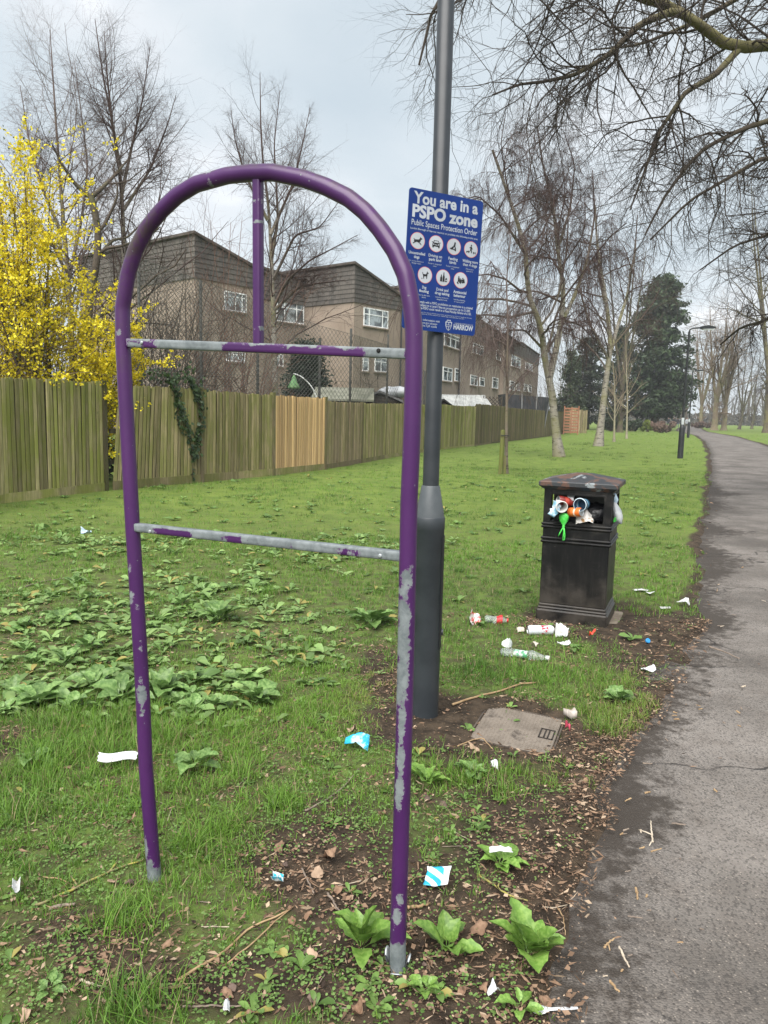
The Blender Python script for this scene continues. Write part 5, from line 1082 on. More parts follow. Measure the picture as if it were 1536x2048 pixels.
def build_arch():
    f1 = GH(311, 1758); f2 = GH(795, 1938); ax = Vector((f2.x - f1.x, f2.y - f1.y, 0)).normalized(); nrm = Vector((ax.y, -ax.x, 0))
    th = thing('arched_frame', "tall purple arched steel frame with peeling paint and two crossbars standing in the verge", 'frame', tuple(f2))
    def A(px, py): return plane_hit(px, py, f2, nrm)
    L = [(311, 1775), (306, 1720), (300, 1640), (292, 1540), (286, 1400), (279, 1280), (272, 1160), (265, 1050), (258, 920), (251, 790), (246, 690), (245, 616), (256, 548), (271, 500), (294, 456), (323, 421), (355, 391), (391, 369), (455, 351), (500, 346), (545, 345), (606, 357), (651, 373), (697, 396), (731, 424), (760, 458), (790, 502), (811, 550), (823, 612), (828, 660), (828, 712), (826, 790), (824, 867), (818, 1003), (815, 1150), (812, 1300), (809, 1420), (807, 1510), (804, 1600), (800, 1736), (796, 1880), (795, 1950)]
    P = resample([A(*q) for q in L], 460); K, S = 460, 24; r = .0218
    # centre line in picture terms gives each ring its height mark for the wear list
    wl = [(815, 1150, .030, 1.0, -.2), (812, 1130, .02, .8, .3), (806, 1215, .07, 1.0, -.35), (806, 1280, .09, 1.02, -.35), (803, 1350, .09, 1.0, -.45), (800, 1430, .09, .86, -.3), (799, 1500, .07, .82, -.3), (799, 1560, .07, .82, -.4), (799, 1600, .03, .8, -.5), (800, 1790, .028, .72, .1), (798, 1825, .03, .82, -.3), (796, 1885, .025, .95, 0), (795, 1915, .05, 1.3, 0), (795, 1945, .05, 1.3, 0),
          (262, 1135, .028, .95, -.5), (264, 1195, .032, .95, -.6), (268, 1210, .025, .75, .2), (281, 1290, .03, .55, .5), (284, 1355, .022, .8, .1), (285, 1385, .04, 1.05, .15), (286, 1415, .02, .8, .2), (296, 1690, .05, .9, -.8), (302, 1735, .05, 1.2, -.2), (308, 1760, .05, 1.3, 0), (243, 668, .012, .9, -.2), (426, 358, .012, .85, 0), (838, 690, .010, .8, .2), (838, 690, .01, .7, .5), (817, 1000, .02, .35, .8), (815, 1090, .02, .6, .9)]
    t = np.gradient(P, axis=0); t = unit(t); nv = np.array(nrm); w = np.cross(t, nv); w = unit(w)   # nv faces the camera side
    ang = np.arange(S) * 2 * np.pi / S; V = P[:, None] + r * (np.cos(ang)[None, :, None] * nv + np.sin(ang)[None, :, None] * w[:, None])
    wear = np.zeros((K, S)) - .15
    up = w[:, 2][:, None] * np.sin(ang)[None]       # how far each facet looks up
    algae = np.clip(up * 1.1 - .25, 0, 1) * .8 + .8 * np.exp(-((P[:, None, 0] - A(285, 470).x) / .06) ** 2) * (P[:, None, 2] > 1.6) * np.clip(np.cos(ang)[None], 0, 1)
    for px, py, sg, amt, side in wl:
        c = np.array(A(px, py)); d = np.linalg.norm(P - c, axis=1); sx = np.sign(c[0] - (f1.x + f2.x) / 2)
        # side: -1 left edge .. +1 right edge as seen; facet's own left-right place
        lr = (np.cos(ang)[None] * nv[0] + np.sin(ang)[None] * w[:, None, 0]); fr = np.clip(np.cos(ang)[None] * 1.0 + .55, 0, 1)
        wear = np.maximum(wear, amt * np.exp(-(d[:, None] / sg) ** 2) * np.exp(-((lr - side * .95) / (.55 if amt < 1.0 else .85 if amt < 1.25 else 9)) ** 2) * (fr if amt < 1.25 else 1) - .0)
    i = np.arange(K * S).reshape(K, S); nx = np.roll(i, -1, 1); F = np.stack([i[:-1], nx[:-1], nx[1:], i[1:]], -1).reshape(-1, 4)
    link('hoop', arr_mesh('hoop', V.reshape(-1, 3) - np.array(f2), [F], M_PURPLE, True, {'wear': wear.ravel(), 'algae': np.clip(algae, 0, 1).ravel()}), th)
    def bar(name, a, b, half, wearf, vertical=False):
        a, b = A(*a), A(*b); d = (b - a).normalized(); u = nrm.cross(d).normalized(); u = u if u.z >= 0 or vertical else -u; n = 150; c = .2
        prof = [(-1, -1 + c), (-1 + c, -1), (1 - c, -1), (1, -1 + c), (1, 1 - c), (1 - c, 1), (-1 + c, 1), (-1, 1 - c)]; fine = []
        for k in range(8):
            p, q = prof[k], prof[(k + 1) % 8]; m = 3 if k % 2 else 1
            for j in range(m): fine.append((p[0] + (q[0] - p[0]) * j / m, p[1] + (q[1] - p[1]) * j / m))
        M_ = len(fine); V = []; W = []; Al = []
        for k in range(n):
            s = k / (n - 1); p = a + (b - a) * s
            for x, y in fine: V.append(p + nrm * x * half + u * y * half); W.append(wearf(s, x, y)); Al.append(0)
        V = np.array([tuple(q) for q in V]); i = np.arange(n * M_).reshape(n, M_); nx = np.roll(i, -1, 1)
        link(name, arr_mesh(name, V - np.array(f2), [np.stack([i[:-1], nx[:-1], nx[1:], i[1:]], -1).reshape(-1, 4)], M_PURPLE, False, {'wear': np.array(W), 'algae': np.array(Al, float)}), th)
    def seg(s, L): return max([a * math.exp(-((s - c) / w) ** 4) for c, w, a in L] + [-.2])
    up_w = lambda s, x, y: max(seg(s, [(.04, .05, .62), (.26, .135, 1.2), (.93, .065, 1.2)]), (.82 * (.75 + .25 * math.sin(s * 40)) if y > .75 else -.2), (.45 if y > .2 and .45 < s < .86 and math.sin(s * 55) > .1 else -.2))
    bar('crossbar', (258, 686), (818, 708), .0125, up_w)
    lo_w = lambda s, x, y: (1.1 if y > .45 else .95 - seg(s, [(.17, .09, 1.0), (.42, .035, .8), (.83, .05, .55)]) * (1.0 if y < .35 else 0))
    bar('crossbar', (270, 1054), (812, 1113), .0125, lo_w)
    bar('upright', (516, 352), (517, 690), .0115, lambda s, x, y: seg(s, [(.15, .02, .5), (.9, .02, .55), (.27, .012, .5)]), True)
    for px, py in ((290, 686), (762, 702), (306, 1062), (765, 1110)):
        c = A(px, py) + nrm * .0125; mb = MB(); mb.lathe([(.0055, 0), (.0055, .002), (.004, .0035), (.002, .0035)], 12, Matrix.Translation(c) @ nrm.to_track_quat('Z', 'Y').to_matrix().to_4x4()); mb.build('bolt', M_GALV if px != 762 else plain("bolt_hole", (.01, .01, .01), None, 3, .9), th, True, True)
    # two bent tabs of the foot sleeve gripping the right leg at the ground
    for a0, hh in ((2.75, .058), (-.15, .050), (4.6, .012)):
        mb = MB(); V = []; n = 7
        for rr_, zz in ((.0235, -.03), (.0245, hh * .55), (.029, hh * .85), (.033, hh), (.036, hh * .92), (.033, hh * .7), (.0285, hh * .4), (.0275, -.03)):
            for k in range(n): a = a0 + (k / (n - 1) - .5) * .95; q = 1 - .25 * (abs(k / (n - 1) - .5) * 2) ** 2 * (zz > 0); V.append((f2.x + rr_ * math.cos(a), f2.y + rr_ * math.sin(a), f2.z + zz * q))
        F = [(i_ * n + k, i_ * n + k + 1, i_ * n + n + 1 + k, i_ * n + n + k) for i_ in range(7) for k in range(n - 1)]; mb.add(V, F); mb.build('foot_tab', M_GALV, th, True, True)
build_arch()

# ------------------------------------------------------------------ lamp column
M_COL = plain("charcoal_column_paint", (.018, .0215, .026), (.026, .030, .035), 8, .45, .35, .65, .12, 40, .002, spec=.45)
def build_column():
    b = GH(847, 1425); th = thing('lamp_column', "dark grey street light column with a wider base, nearest to the camera", 'lamp column', tuple(b))
    mb = MB(); S = 32; mb.lathe([(.073, -.15), (.073, .930), (.0745, .932), (.0745, .985), (.0715, .992)], S); lo = mb.build('base_shaft', plain('column_base_paint', (.026, .031, .036), (.036, .042, .048), 8, .45, .35, .65, .12, 40, .002), th, R(40))
    mb = MB(); mb.lathe([(.071, .990), (.069, 1.004), (.045, 1.135), (.042, 1.142)], S, None, False); mb.build('shoulder', plain("column_shoulder_paint", (.060, .068, .075), (.075, .084, .09), 10, .42), th, R(40))
    mb = MB(); mb.lathe([(.039, 1.138), (.036, 6.0)], S, None, False); mb.build('shaft', M_COL, th, True)
    mb = MB(); mb.tube([(0, 0, 5.99), (.1, .02, 6.2), (.45, .1, 6.3), (.9, .2, 6.32)], .028, 12); mb.build('arm', M_COL, th, True)
    mb = MB(); mb.bbox((.85, .12, 6.29), (1.4, .32, 6.38), .03); mb.build('lantern', M_COL, th)
    # door on the path side with its lock
    mb = MB(); a0, a1 = -.62, .30; n = 8; V = []
    for rr_ in (.0735, .0762):
        for z in (.34, .90):
            for k in range(n): a = a0 + (a1 - a0) * k / (n - 1); V.append((rr_ * math.cos(a), rr_ * math.sin(a), z))
    F = [(2 * n + k, 2 * n + k + 1, 3 * n + k + 1, 3 * n + k) for k in range(n - 1)] + [(k, 2 * n + k, 3 * n + k, n + k) for k in (0,)] + [(n - 1, 2 * n - 1, 4 * n - 1, 3 * n - 1)] + [(n + k, 3 * n + k, 3 * n + k + 1, n + k + 1) for k in range(n - 1)] + [(k, k + 1, 2 * n + k + 1, 2 * n + k) for k in range(n - 1)]
    mb.add(V, F); d = mb.build('door', plain("column_door_paint", (.012, .013, .015), None, 6, .5), th)
    mb = MB(); a = -.12; M = Matrix.Translation((.074 * math.cos(a), .074 * math.sin(a), .42)) @ Matrix.Rotation(a, 4, 'Z') @ Matrix.Rotation(R(90), 4, 'Y'); mb.lathe([(.016, 0), (.016, .008), (.012, .011), (.005, .011)], 16, M); mb.build('lock', plain("lock_metal", (.08, .085, .09), None, 10, .4, metal=.5), d, True)
build_column()

# ------------------------------------------------------------------ the notice on the column
SIGN_W, SIGN_H = .384, .612
M_SBLUE = plain("sign_blue", (.0016, .0215, .138), (.0022, .025, .158), 3, .38, spec=.35); M_SWHITE = plain("sign_white", (.36, .385, .42), None, 4, .5); M_SBLACK = plain("sign_black", (.008, .008, .010), None, 4, .5); M_SRED = plain("sign_red", (.52, .10, .09), None, 4, .5)
_txt = []
def text(body, name, parent, x, y, w, h=None, bold=0.0, mat=None, align='c', off=.0022, serif=False):
    """one line of lettering; x,y in sign fractions of its centre (or left end) baseline, w its width as a fraction of the sign's"""
    cu = bpy.data.curves.new(name, 'FONT'); cu.body = body; cu.size = 1; cu.offset = bold; cu.resolution_u = 3; cu.fill_mode = 'FRONT'
    o = bpy.data.objects.new('tmp_text', cu); COL.objects.link(o); _txt.append((o, name, parent, x, y, w, h, mat or M_SWHITE, align, off))
def flush_text(sx, sz):
    dg = bpy.context.evaluated_depsgraph_get(); dg.update()
    for o, name, parent, x, y, w, h, m, al, off in _txt:
        me = bpy.data.meshes.new_from_object(o.evaluated_get(dg)); n = len(me.vertices); co = np.zeros(n * 3, np.float32); me.vertices.foreach_get('co', co); co = co.reshape(-1, 3)
        x0, x1 = co[:, 0].min(), co[:, 0].max(); s = w * sx / (x1 - x0); sy = s if h is None else h * sz / .70
        cx = (co[:, 0] - (x0 + x1) / 2) * s if al == 'c' else (co[:, 0] - x0) * s
        V = np.stack([x * sx - sx / 2 + cx, np.full(n, -off), sz / 2 - y * sz + co[:, 1] * sy], 1).astype(np.float32)
        me.vertices.foreach_set('co', V.ravel()); me.materials.clear(); me.materials.append(m); me.name = name; me.update(); link(name, me, parent)
        cu = o.data; bpy.data.objects.remove(o); bpy.data.curves.remove(cu)
    _txt.clear()
def flat(polys, name, mat, parent, off, ox=0, oz=0, sc=1.0, thick=.0006):
    mb = MB()
    for P in polys: mb.poly([(ox + x * sc, oz + z * sc) for x, z in P], thick, None, -off - thick)
    me = mb.mesh(name, mat); o = link(name, me, parent); return o
def circ(cx, cz, r, n=28, a0=0, a1=6.28319): return [(cx + r * math.cos(a0 + (a1 - a0) * k / (n if a1 - a0 > 6.2 else n - 1)), cz + r * math.sin(a0 + (a1 - a0) * k / (n if a1 - a0 > 6.2 else n - 1))) for k in range(n)]
ICON = {
 'running_dog': [[(-.55, .10), (-.70, .25), (-.62, .28), (-.42, .12), (.20, .18), (.35, .40), (.42, .58), (.50, .42), (.62, .42), (.75, .30), (.60, .22), (.50, .18), (.42, -.10), (.25, -.18), (.50, -.32), (.66, -.52), (.56, -.55), (.36, -.36), (.02, -.20), (-.20, -.18), (-.42, -.30), (-.70, -.48), (-.76, -.40), (-.52, -.20), (-.60, -.05)]],
 'car': [[(-.60, -.05), (-.50, .10), (-.36, .45), (.36, .45), (.50, .10), (.60, -.05), (.60, -.40), (.56, -.58), (.38, -.58), (.36, -.40), (-.36, -.40), (-.38, -.58), (-.56, -.58), (-.60, -.40)], [(-.72, .14), (-.50, .12), (-.52, .22), (-.70, .24)], [(.72, .14), (.50, .12), (.52, .22), (.70, .24)]],
 'car_gaps': [[(-.38, .12), (-.28, .36), (.28, .36), (.38, .12)], circ(-.40, -.12, .10, 12), circ(.40, -.12, .10, 12), [(-.22, -.22), (.22, -.22), (.22, -.14), (-.22, -.14)]],
 'bird': [[(.05, .62), (.18, .68), (.28, .55), (.26, .30), (.20, .10), (.34, -.20), (.40, -.55), (.30, -.62), (.10, -.50), (-.10, -.42), (-.35, -.45), (-.62, -.35), (-.66, -.25), (-.40, -.18), (-.30, -.05), (-.12, .05), (.0, .30)]],
 'bird_gaps': [[(-.10, -.30), (.10, -.36), (.14, -.14), (.02, -.04)]],
 'walker': [circ(.02, .58, .11, 12), [(-.08, .42), (.10, .44), (.18, .20), (.34, .10), (.30, .04), (.14, .10), (.10, -.02), (.20, -.30), (.14, -.52), (.04, -.50), (.06, -.30), (-.04, -.10), (-.14, -.30), (-.26, -.44), (-.34, -.38), (-.20, -.22), (-.12, .05), (-.14, .22), (-.26, .16), (-.30, .22)],
            [(-.80, -.30), (-.50, -.26), (-.40, -.16), (-.34, -.26), (-.36, -.42), (-.42, -.58), (-.48, -.56), (-.46, -.42), (-.68, -.42), (-.74, -.58), (-.80, -.56), (-.76, -.40)], [(.36, -.42), (.44, -.24), (.52, -.34), (.74, -.34), (.84, -.24), (.80, -.42), (.82, -.58), (.76, -.58), (.72, -.46), (.52, -.46), (.48, -.60), (.42, -.58)]],
 'standing_dog': [[(-.38, .06), (-.46, .34), (-.38, .36), (-.30, .12), (.16, .12), (.26, .36), (.30, .58), (.40, .42), (.56, .36), (.56, .26), (.40, .22), (.36, -.06), (.34, -.50), (.24, -.50), (.22, -.16), (-.10, -.16), (-.16, -.34), (-.10, -.52), (-.22, -.52), (-.28, -.32), (-.30, -.12)], circ(-.48, -.50, .08, 8)],
 'bottles': [[(-.48, -.55), (-.48, .0), (-.40, .18), (-.38, .42), (-.26, .42), (-.24, .18), (-.16, .0), (-.16, -.55)], [(-.08, -.55), (-.08, .18), (.0, .38), (.02, .78), (.14, .78), (.16, .38), (.24, .18), (.24, -.55)], [(.34, -.55), (.34, -.12), (.66, -.12), (.66, -.55)], [(.38, -.08), (.38, .02), (.62, .02), (.62, -.08)]],
 'bottles_gaps': [circ(.50, -.33, .10, 12)],
 'crowd': [circ(-.34, .46, .10, 10), [(-.48, .34), (-.22, .36), (-.14, .0), (-.10, -.40), (-.24, -.40), (-.30, -.10), (-.40, -.40), (-.54, -.40), (-.46, .0)], circ(-.02, .18, .10, 10), [(-.12, .06), (.12, .08), (.20, -.20), (.06, -.50), (-.08, -.46)], [(.08, .10), (.60, .24), (.66, -.10), (.72, -.34), (.56, -.30), (.40, -.42), (.22, -.34), (.24, -.10)], circ(.34, .30, .10, 10), [(-.66, -.42), (-.54, -.26), (-.30, -.52), (-.40, -.60)]],
}
def build_sign():
    TL, TR, BL, BR = (820, 377), (966, 403), (805, 655), (945, 667)
    ang = 25.0; dz = SIGN_W * math.sin(R(ang)) / 2; b = G(847, 1425); zc = b.y - .085
    c = D(886, 528, zc); th = thing('notice_sign', "blue public spaces notice with round pictograms strapped to the grey lamp column", 'sign', (c.x, zc, c.z), R(ang)); th.rotation_euler = (0, R(1.9), R(ang))
    n = 6; r = .014; P = []
    for cx, cz, a0 in ((SIGN_W / 2 - r, SIGN_H / 2 - r, 0), (-SIGN_W / 2 + r, SIGN_H / 2 - r, 90), (-SIGN_W / 2 + r, -SIGN_H / 2 + r, 180), (SIGN_W / 2 - r, -SIGN_H / 2 + r, 270)):
        for k in range(n): a = R(a0 + 90 * k / (n - 1)); P.append((cx + r * math.cos(a), cz + r * math.sin(a)))
    mb = MB(); mb.poly(P, .004, None, -.0015); mb.build('panel', M_SBLUE, th)
    for z in (-.18, .18):
        mb = MB(); mb.box((-.12, .0026, z - .012), (.12, .012, z + .012)); mb.build('fixing_channel', M_GALV, th)
        mb = MB(); mb.tube([Vector((.0 + .042 * math.cos(a), .062 * math.cos(R(ang)) + .042 * math.sin(a) - .002, z)) for a in np.linspace(0, 6.283, 20)], .004, 4, False); mb.build('strap', M_GALV, th)
    W, H_ = SIGN_W, SIGN_H
    text("You are in a", 'heading', th, .495, .100, .87, .080, .030); text("PSPO zone", 'heading', th, .495, .197, .885, .084, .040)
    text("Public Spaces Protection Order", 'subheading', th, .495, .256, .89, .040, .008)
    text("London Borough of Harrow restricts or prohibits the following in this area", 'small_print', th, .495, .287, .91, .0135, .004)
    rows = [((.142, .364), 'running_dog', None, ("Uncontrolled", "dogs"), ("No causing distress or", "damage in park")), ((.388, .364), 'car', 'car_gaps', ("Driving on", "park land"), ("Except in designated", "areas")), ((.630, .364), 'bird', 'bird_gaps', ("Feeding", "birds"), ("Except in designated", "areas")), ((.868, .364), 'walker', None, ("Walking more", "than 4 dogs"), ("Without prior", "permission")),
            ((.265, .600), 'standing_dog', None, ("Dog", "fouling"), ("Clean up after your", "animal")), ((.510, .600), 'bottles', 'bottles_gaps', ("Drink and", "drug taking"), ("Including alcohol in", "designated areas")), ((.752, .600), 'crowd', None, ("Antisocial", "behaviour"), ("Including shouting", "or causing alarm"))]
    rad = .0368
    for (u, v), ic, gap, cap, sm in rows:
        x = u * W - W / 2; z = H_ / 2 - v * H_
        disc = flat([circ(x, z, rad * .945, 40)], 'pictogram', M_SWHITE, th, .0016, thick=.0009)
        mb = MB(); a = circ(x, z, rad, 40); b_ = circ(x, z, rad * .95, 40); V = [(p[0], -.0024, p[1]) for p in a] + [(p[0], -.0024, p[1]) for p in b_] + [(p[0], -.0015, p[1]) for p in a]; mb.add(V, [(k, (k + 1) % 40, 40 + (k + 1) % 40, 40 + k) for k in range(40)] + [(80 + k, 80 + (k + 1) % 40, (k + 1) % 40, k) for k in range(40)]); mb.build('ring', M_SRED, disc)
        flat(ICON[ic], 'symbol', M_SBLACK, disc, .0026, x, z, rad * .86)
        if gap: flat(ICON[gap], 'symbol', M_SWHITE, disc, .0033, x, z, rad * .86)
        wl = lambda s, k: min(.0185 * len(s), .22) * k
        for i, s in enumerate(cap): text(s, 'caption', th, u, v + .098 + i * .027, wl(s, .98), .0205, .022)
        for i, s in enumerate(sm): text(s, 'small_print', th, u, v + .150 + i * .0155, min(.0088 * len(s), .2), .0098, .0)
    for i, s in enumerate(("Failure to comply with a PSPO prohibition or restriction is a criminal", "offence and subject to a Level 3 fine on prosecution up to £1,000.", "A breach of the PSPO could result in a Fixed Penalty Notice of £100.")): text(s, 'notice_text', th, .06, .803 + i * .0225, (.885, .855, .87)[i],   .0175, .012, None, 'l')
    for i in range(2): text(("This order is made under the Anti-social Behaviour, Crime and Policing Act 2014 and applies at all times", "unless the council has given its written permission. Please help us to look after this park.")[i], 'small_print', th, .06, .873 + i * .0115, (.88, .78)[i], .0075, .0, None, 'l')
    for i, s in enumerate(("For more information visit", "www.harrow.gov.uk/pspo", "or scan the QR code")): text(s, 'notice_text', th, .13, .930 + i * .021, (.37, .34, .335)[i], .0155, .006, None, 'l')
    text("LONDON BOROUGH OF", 'authority_name', th, .835, .928, .255, .0125, .0); text("HARROW", 'authority_name', th, .832, .965, .275, .036, .035)
    # shield
    cx, cz = .625 * W - W / 2, H_ / 2 - .945 * H_; s = .023
    sh = flat([[(-.75, .75), (-.45, .85), (0, .70), (.45, .85), (.75, .75), (.72, .0), (.45, -.65), (0, -1.0), (-.45, -.65), (-.72, .0)]], 'crest', M_SWHITE, th, .0016, cx, cz, s)
    flat([[(-.58, .20), (-.08, .20), (-.08, .58), (-.50, .66)], [(.08, .20), (.58, .20), (.50, .66), (.08, .58)], [(-.58, .08), (.58, .08), (.54, -.10), (-.54, -.10)], [(-.48, -.24), (-.08, -.24), (-.08, -.80), (-.36, -.55)], [(.48, -.24), (.08, -.24), (.08, -.80), (.36, -.55)]], 'crest_charge', M_SBLUE, sh, .0024, cx, cz, s)
    flat([[(-.5, .95), (-.3, 1.2), (-.12, 1.0), (0, 1.25), (.12, 1.0), (.3, 1.2), (.5, .95)]], 'crest_crown', M_SWHITE, sh, .0016, cx, cz, s)
    flush_text(W, H_)
build_sign()

# ------------------------------------------------------------------ litter bin
def gloss_black():
    m, nt, b, _ = newmat("black_bin_paint"); v = ocoord(nt, rand=False); n1 = noise(nt, v, 7, 6, .65); n2 = noise(nt, ocoord(nt, (18, 18, 1.5), False), 3, 5, .7); n3 = noise(nt, v, 90, 3)
    c = mixc(nt, ramp(nt, n2, .45, .75), (.0035, .0035, .004), (.012, .011, .0105)); c = mixc(nt, mth(nt, 'MULTIPLY', ramp(nt, n1, .5, .72), .55), c, (.045, .040, .035))
    ps = nd(nt, 'ShaderNodeSeparateXYZ'); nt.links.new(v, ps.inputs[0]); dirt = mth(nt, 'MULTIPLY', ramp(nt, ps.outputs[2], .45, .02), ramp(nt, n1, .25, .65)); c = mixc(nt, mth(nt, 'MULTIPLY', dirt, .75), c, (.050, .042, .034)); c = mixc(nt, ramp(nt, n3, .72, .78), c, (.12, .11, .10))
    nt.links.new(c, b.inputs['Base Color']); r = nd(nt, 'ShaderNodeMapRange'); r.inputs['To Min'].default_value = .22; r.inputs['To Max'].default_value = .62; nt.links.new(n1, r.inputs['Value']); nt.links.new(r.outputs[0], b.inputs['Roughness']); b.inputs['Specular IOR Level'].default_value = .3; bump(nt, b, n1, .15, .003); return m
M_BIN = gloss_black()
def rust_lid():
    m, nt, b, _ = newmat("flaking_lid_paint"); v = ocoord(nt, rand=False); n1 = noise(nt, v, 5.5, 6, .6, .6); n2 = noise(nt, v, 40, 4, .7)
    c = mixc(nt, ramp(nt, n1, .52, .56), (.024, .027, .031), (.090, .045, .030)); c = mixc(nt, ramp(nt, noise(nt, v, 4.2, 5, .6, .5), .56, .60), c, (.20, .225, .235)); c = mixc(nt, mth(nt, 'MULTIPLY', ramp(nt, n2, .55, .7), .4), c, (.10, .09, .08))
    nt.links.new(c, b.inputs['Base Color']); b.inputs['Roughness'].default_value = .55; bump(nt, b, n1, .3, .003); return m
BIN = {}
def build_bin():
    A = G(1070, 1242); B = G(1213, 1260); d = (B - A).normalized(); w = (B - A).length; back = Vector((-d.y, d.x, 0)); c = (A + B) / 2 + back * (w / 2); ang = math.atan2(d.y, d.x)
    th = thing('litter_bin', "square black litter bin overflowing with rubbish, its lid paint flaking to rust", 'litter bin', (c.x, c.y, .014), ang); h = w / 2; BIN.update(c=c, ang=ang, h=h, th=th)
    mb = MB(); mb.bbox((-h, -h, -.06), (h, h, .085), .012); mb.bbox((-h * .975, -h * .975, .084), (h * .975, h * .975, .103), .010); mb.bbox((-h * .945, -h * .945, .102), (h * .945, h * .945, .125), .008); mb.build('plinth', M_BIN, th)
    k = .925 * h; z1 = .715; mb = MB(); mb.bbox((-k, -k, .124), (k, k, z1), .006)
    # walls round the four openings
    zo0, zo1, z2, ow = .735, .930, .968, .72 * h
    mb.build('body', M_BIN, th)
    mb = MB(); t = .03; g = k + .002
    for sx in (-1, 1):
        for sy in (-1, 1):
            x0, x1 = sorted((sx * ow, sx * g)); y0, y1 = sorted((sy * ow, sy * g)); mb.bbox((x0, y0, z1 - .001), (x1, y1, z2), .004)
    for s in (-1, 1):
        y0, y1 = sorted((s * (g - .003), s * (g - t)))
        for za, zb in ((z1 + .001, zo0), (zo1, z2 - .001)):
            mb.box((-ow - .001, y0, za), (ow + .001, y1, zb)); mb.box((y0, -ow - .001, za), (y1, ow + .001, zb))
    mb.build('hood', M_BIN, th)
    fr = MB()
    for s in (-1, 1):
        for M in (Matrix.Identity(4), Matrix.Rotation(R(90), 4, 'Z')):
            y = s * (g + .0045); e = .011
            for a, b_ in (((-ow - e, zo0 - e), (ow + e, zo0)), ((-ow - e, zo1), (ow + e, zo1 + e)), ((-ow - e, zo0), (-ow, zo1)), ((ow, zo0), (ow + e, zo1))):
                y0, y1 = sorted((y, s * (g - .004))); fr.box((a[0], y0, a[1]), (b_[0], y1, b_[1]), M)
    fr.build('opening_rim', M_BIN, th)
    mb = MB(); mb.box((-ow + .01, -ow + .01, z1 + .002), (ow - .01, ow - .01, zo0 - .02)); mb.box((-ow - .004, -h * .28, zo0 - .018), (ow + .004, ow + .02, z2 - .01)); mb.build('inner_shade_box', plain("bin_inside_shade", (.012, .012, .013), None, 6, .35, bmp=.6, bscale=25), th)  # dark box added to stand for the black shade inside the openings
    for z in (.585, .610, .692, .714):
        mb = MB(); mb.bbox((-g - .010, -g - .010, z - .009), (g + .010, g + .010, z + .009), .006); mb.build('band', M_BIN, th)
    mb = MB(); L = h * 1.075; rings = [(h * .955, .966), (L * .965, .985), (L, .992), (L, 1.018), (L * .985, 1.024), (.06, 1.074), (.0, 1.078)]; V = []
    for r_, z in rings: V += [(-r_, -r_, z), (r_, -r_, z), (r_, r_, z), (-r_, r_, z)]
    mb.add(V, [(3, 2, 1, 0)] + [(i * 4 + k_, i * 4 + (k_ + 1) % 4, i * 4 + 4 + (k_ + 1) % 4, i * 4 + 4 + k_) for i in range(len(rings) - 1) for k_ in range(4)]); mb.build('lid', rust_lid(), th)
    s = GH(1165, 1252); sl = thing('concrete_slab', "thin pale concrete pad under the litter bin", 'slab', (c.x, c.y, 0), ang); mb = MB(); mb.bbox((-h - .02, -h - .045, -.05), (h + .06, h + .05, .010), .008); mb.build('pad', plain("worn_concrete", (.13, .105, .078), (.21, .175, .135), 14, .9, bmp=.4), sl)
    return th
build_bin()
def binpt(x, y, z): return BIN['th'].matrix_basis @ Vector((x, y, z))
def tumble(o, rx, ry, rz): o.rotation_mode = 'XYZ'; o.rotation_euler = (rx, ry, rz)
def cup(label, loc, rot, L, r0, r1, mat, cat='paper cup', rimmat=None, name='paper_cup', group=None):
    th = thing(name, label, cat, tuple(loc), 0, group); tumble(th, *rot); mb = MB()
    mb.lathe([(.001, .004), (r0 - .004, .004), (r0, 0), (r0 + (r1 - r0) * .15, L * .15), (r1, L), (r1 - .003, L - .001), (r0 - .001, .008), (.001, .008)], 22, None, False, False); mb.build('body', mat, th, R(35))
    mb = MB(); mb.lathe([(r1 - .003, L - .004), (r1 + .0005, L - .005), (r1 + .003, L - .001), (r1 + .002, L + .002), (r1 - .002, L + .002)], 22, None, False, False); mb.build('rim', rimmat or plain("cup_rim_white", (.70, .69, .66), None, 4, .5), th, True); return th
def can(label, loc, rot, L, r, mat, name='drinks_can', group=None, bandmat=None):
    th = thing(name, label, 'can', tuple(loc), 0, group); tumble(th, *rot); mb = MB(); mb.lathe([(r * .74, 0), (r * .80, .003), (r, .012), (r, L - .014), (r * .84, L - .002)], 24, None, False, False); mb.build('body', mat, th, R(30))
    mb = MB(); mb.lathe([(r * .84, L - .003), (r * .86, L), (r * .82, L + .001), (r * .78, L - .004), (.001, L - .004)], 24, None, False, False); al = plain("bare_aluminium", (.55, .56, .57), None, 8, .35, metal=.9); mb.build('lid', al, th, R(30)); mb = MB(); mb.lathe([(r * .74, .001), (r * .70, .006), (.001, .012)], 24, None, False, False); mb.build('base', al, th, R(30)); return th
def bandmat(name, cols, axis=2, rough=.4, L=.12):
    """printed bands round a can or cup"""
    m, nt, b, _ = newmat(name); v = ocoord(nt, rand=False); ps = nd(nt, 'ShaderNodeSeparateXYZ'); nt.links.new(v, ps.inputs[0]); f = mth(nt, 'ADD', mth(nt, 'DIVIDE', ps.outputs[axis], L), mth(nt, 'MULTIPLY', noise(nt, v, 16, 2), .22)); cr = nd(nt, 'ShaderNodeValToRGB'); cr.color_ramp.interpolation = 'CONSTANT'; e = cr.color_ramp.elements
    e[0].position = cols[0][0]; e[0].color = rgba(cols[0][1]); e[1].position = cols[1][0]; e[1].color = rgba(cols[1][1])
    for p, c in cols[2:]: q = e.new(p); q.color = rgba(c)
    nt.links.new(f, cr.inputs[0]); nt.links.new(cr.outputs[0], b.inputs['Base Color']); b.inputs['Roughness'].default_value = rough; return m
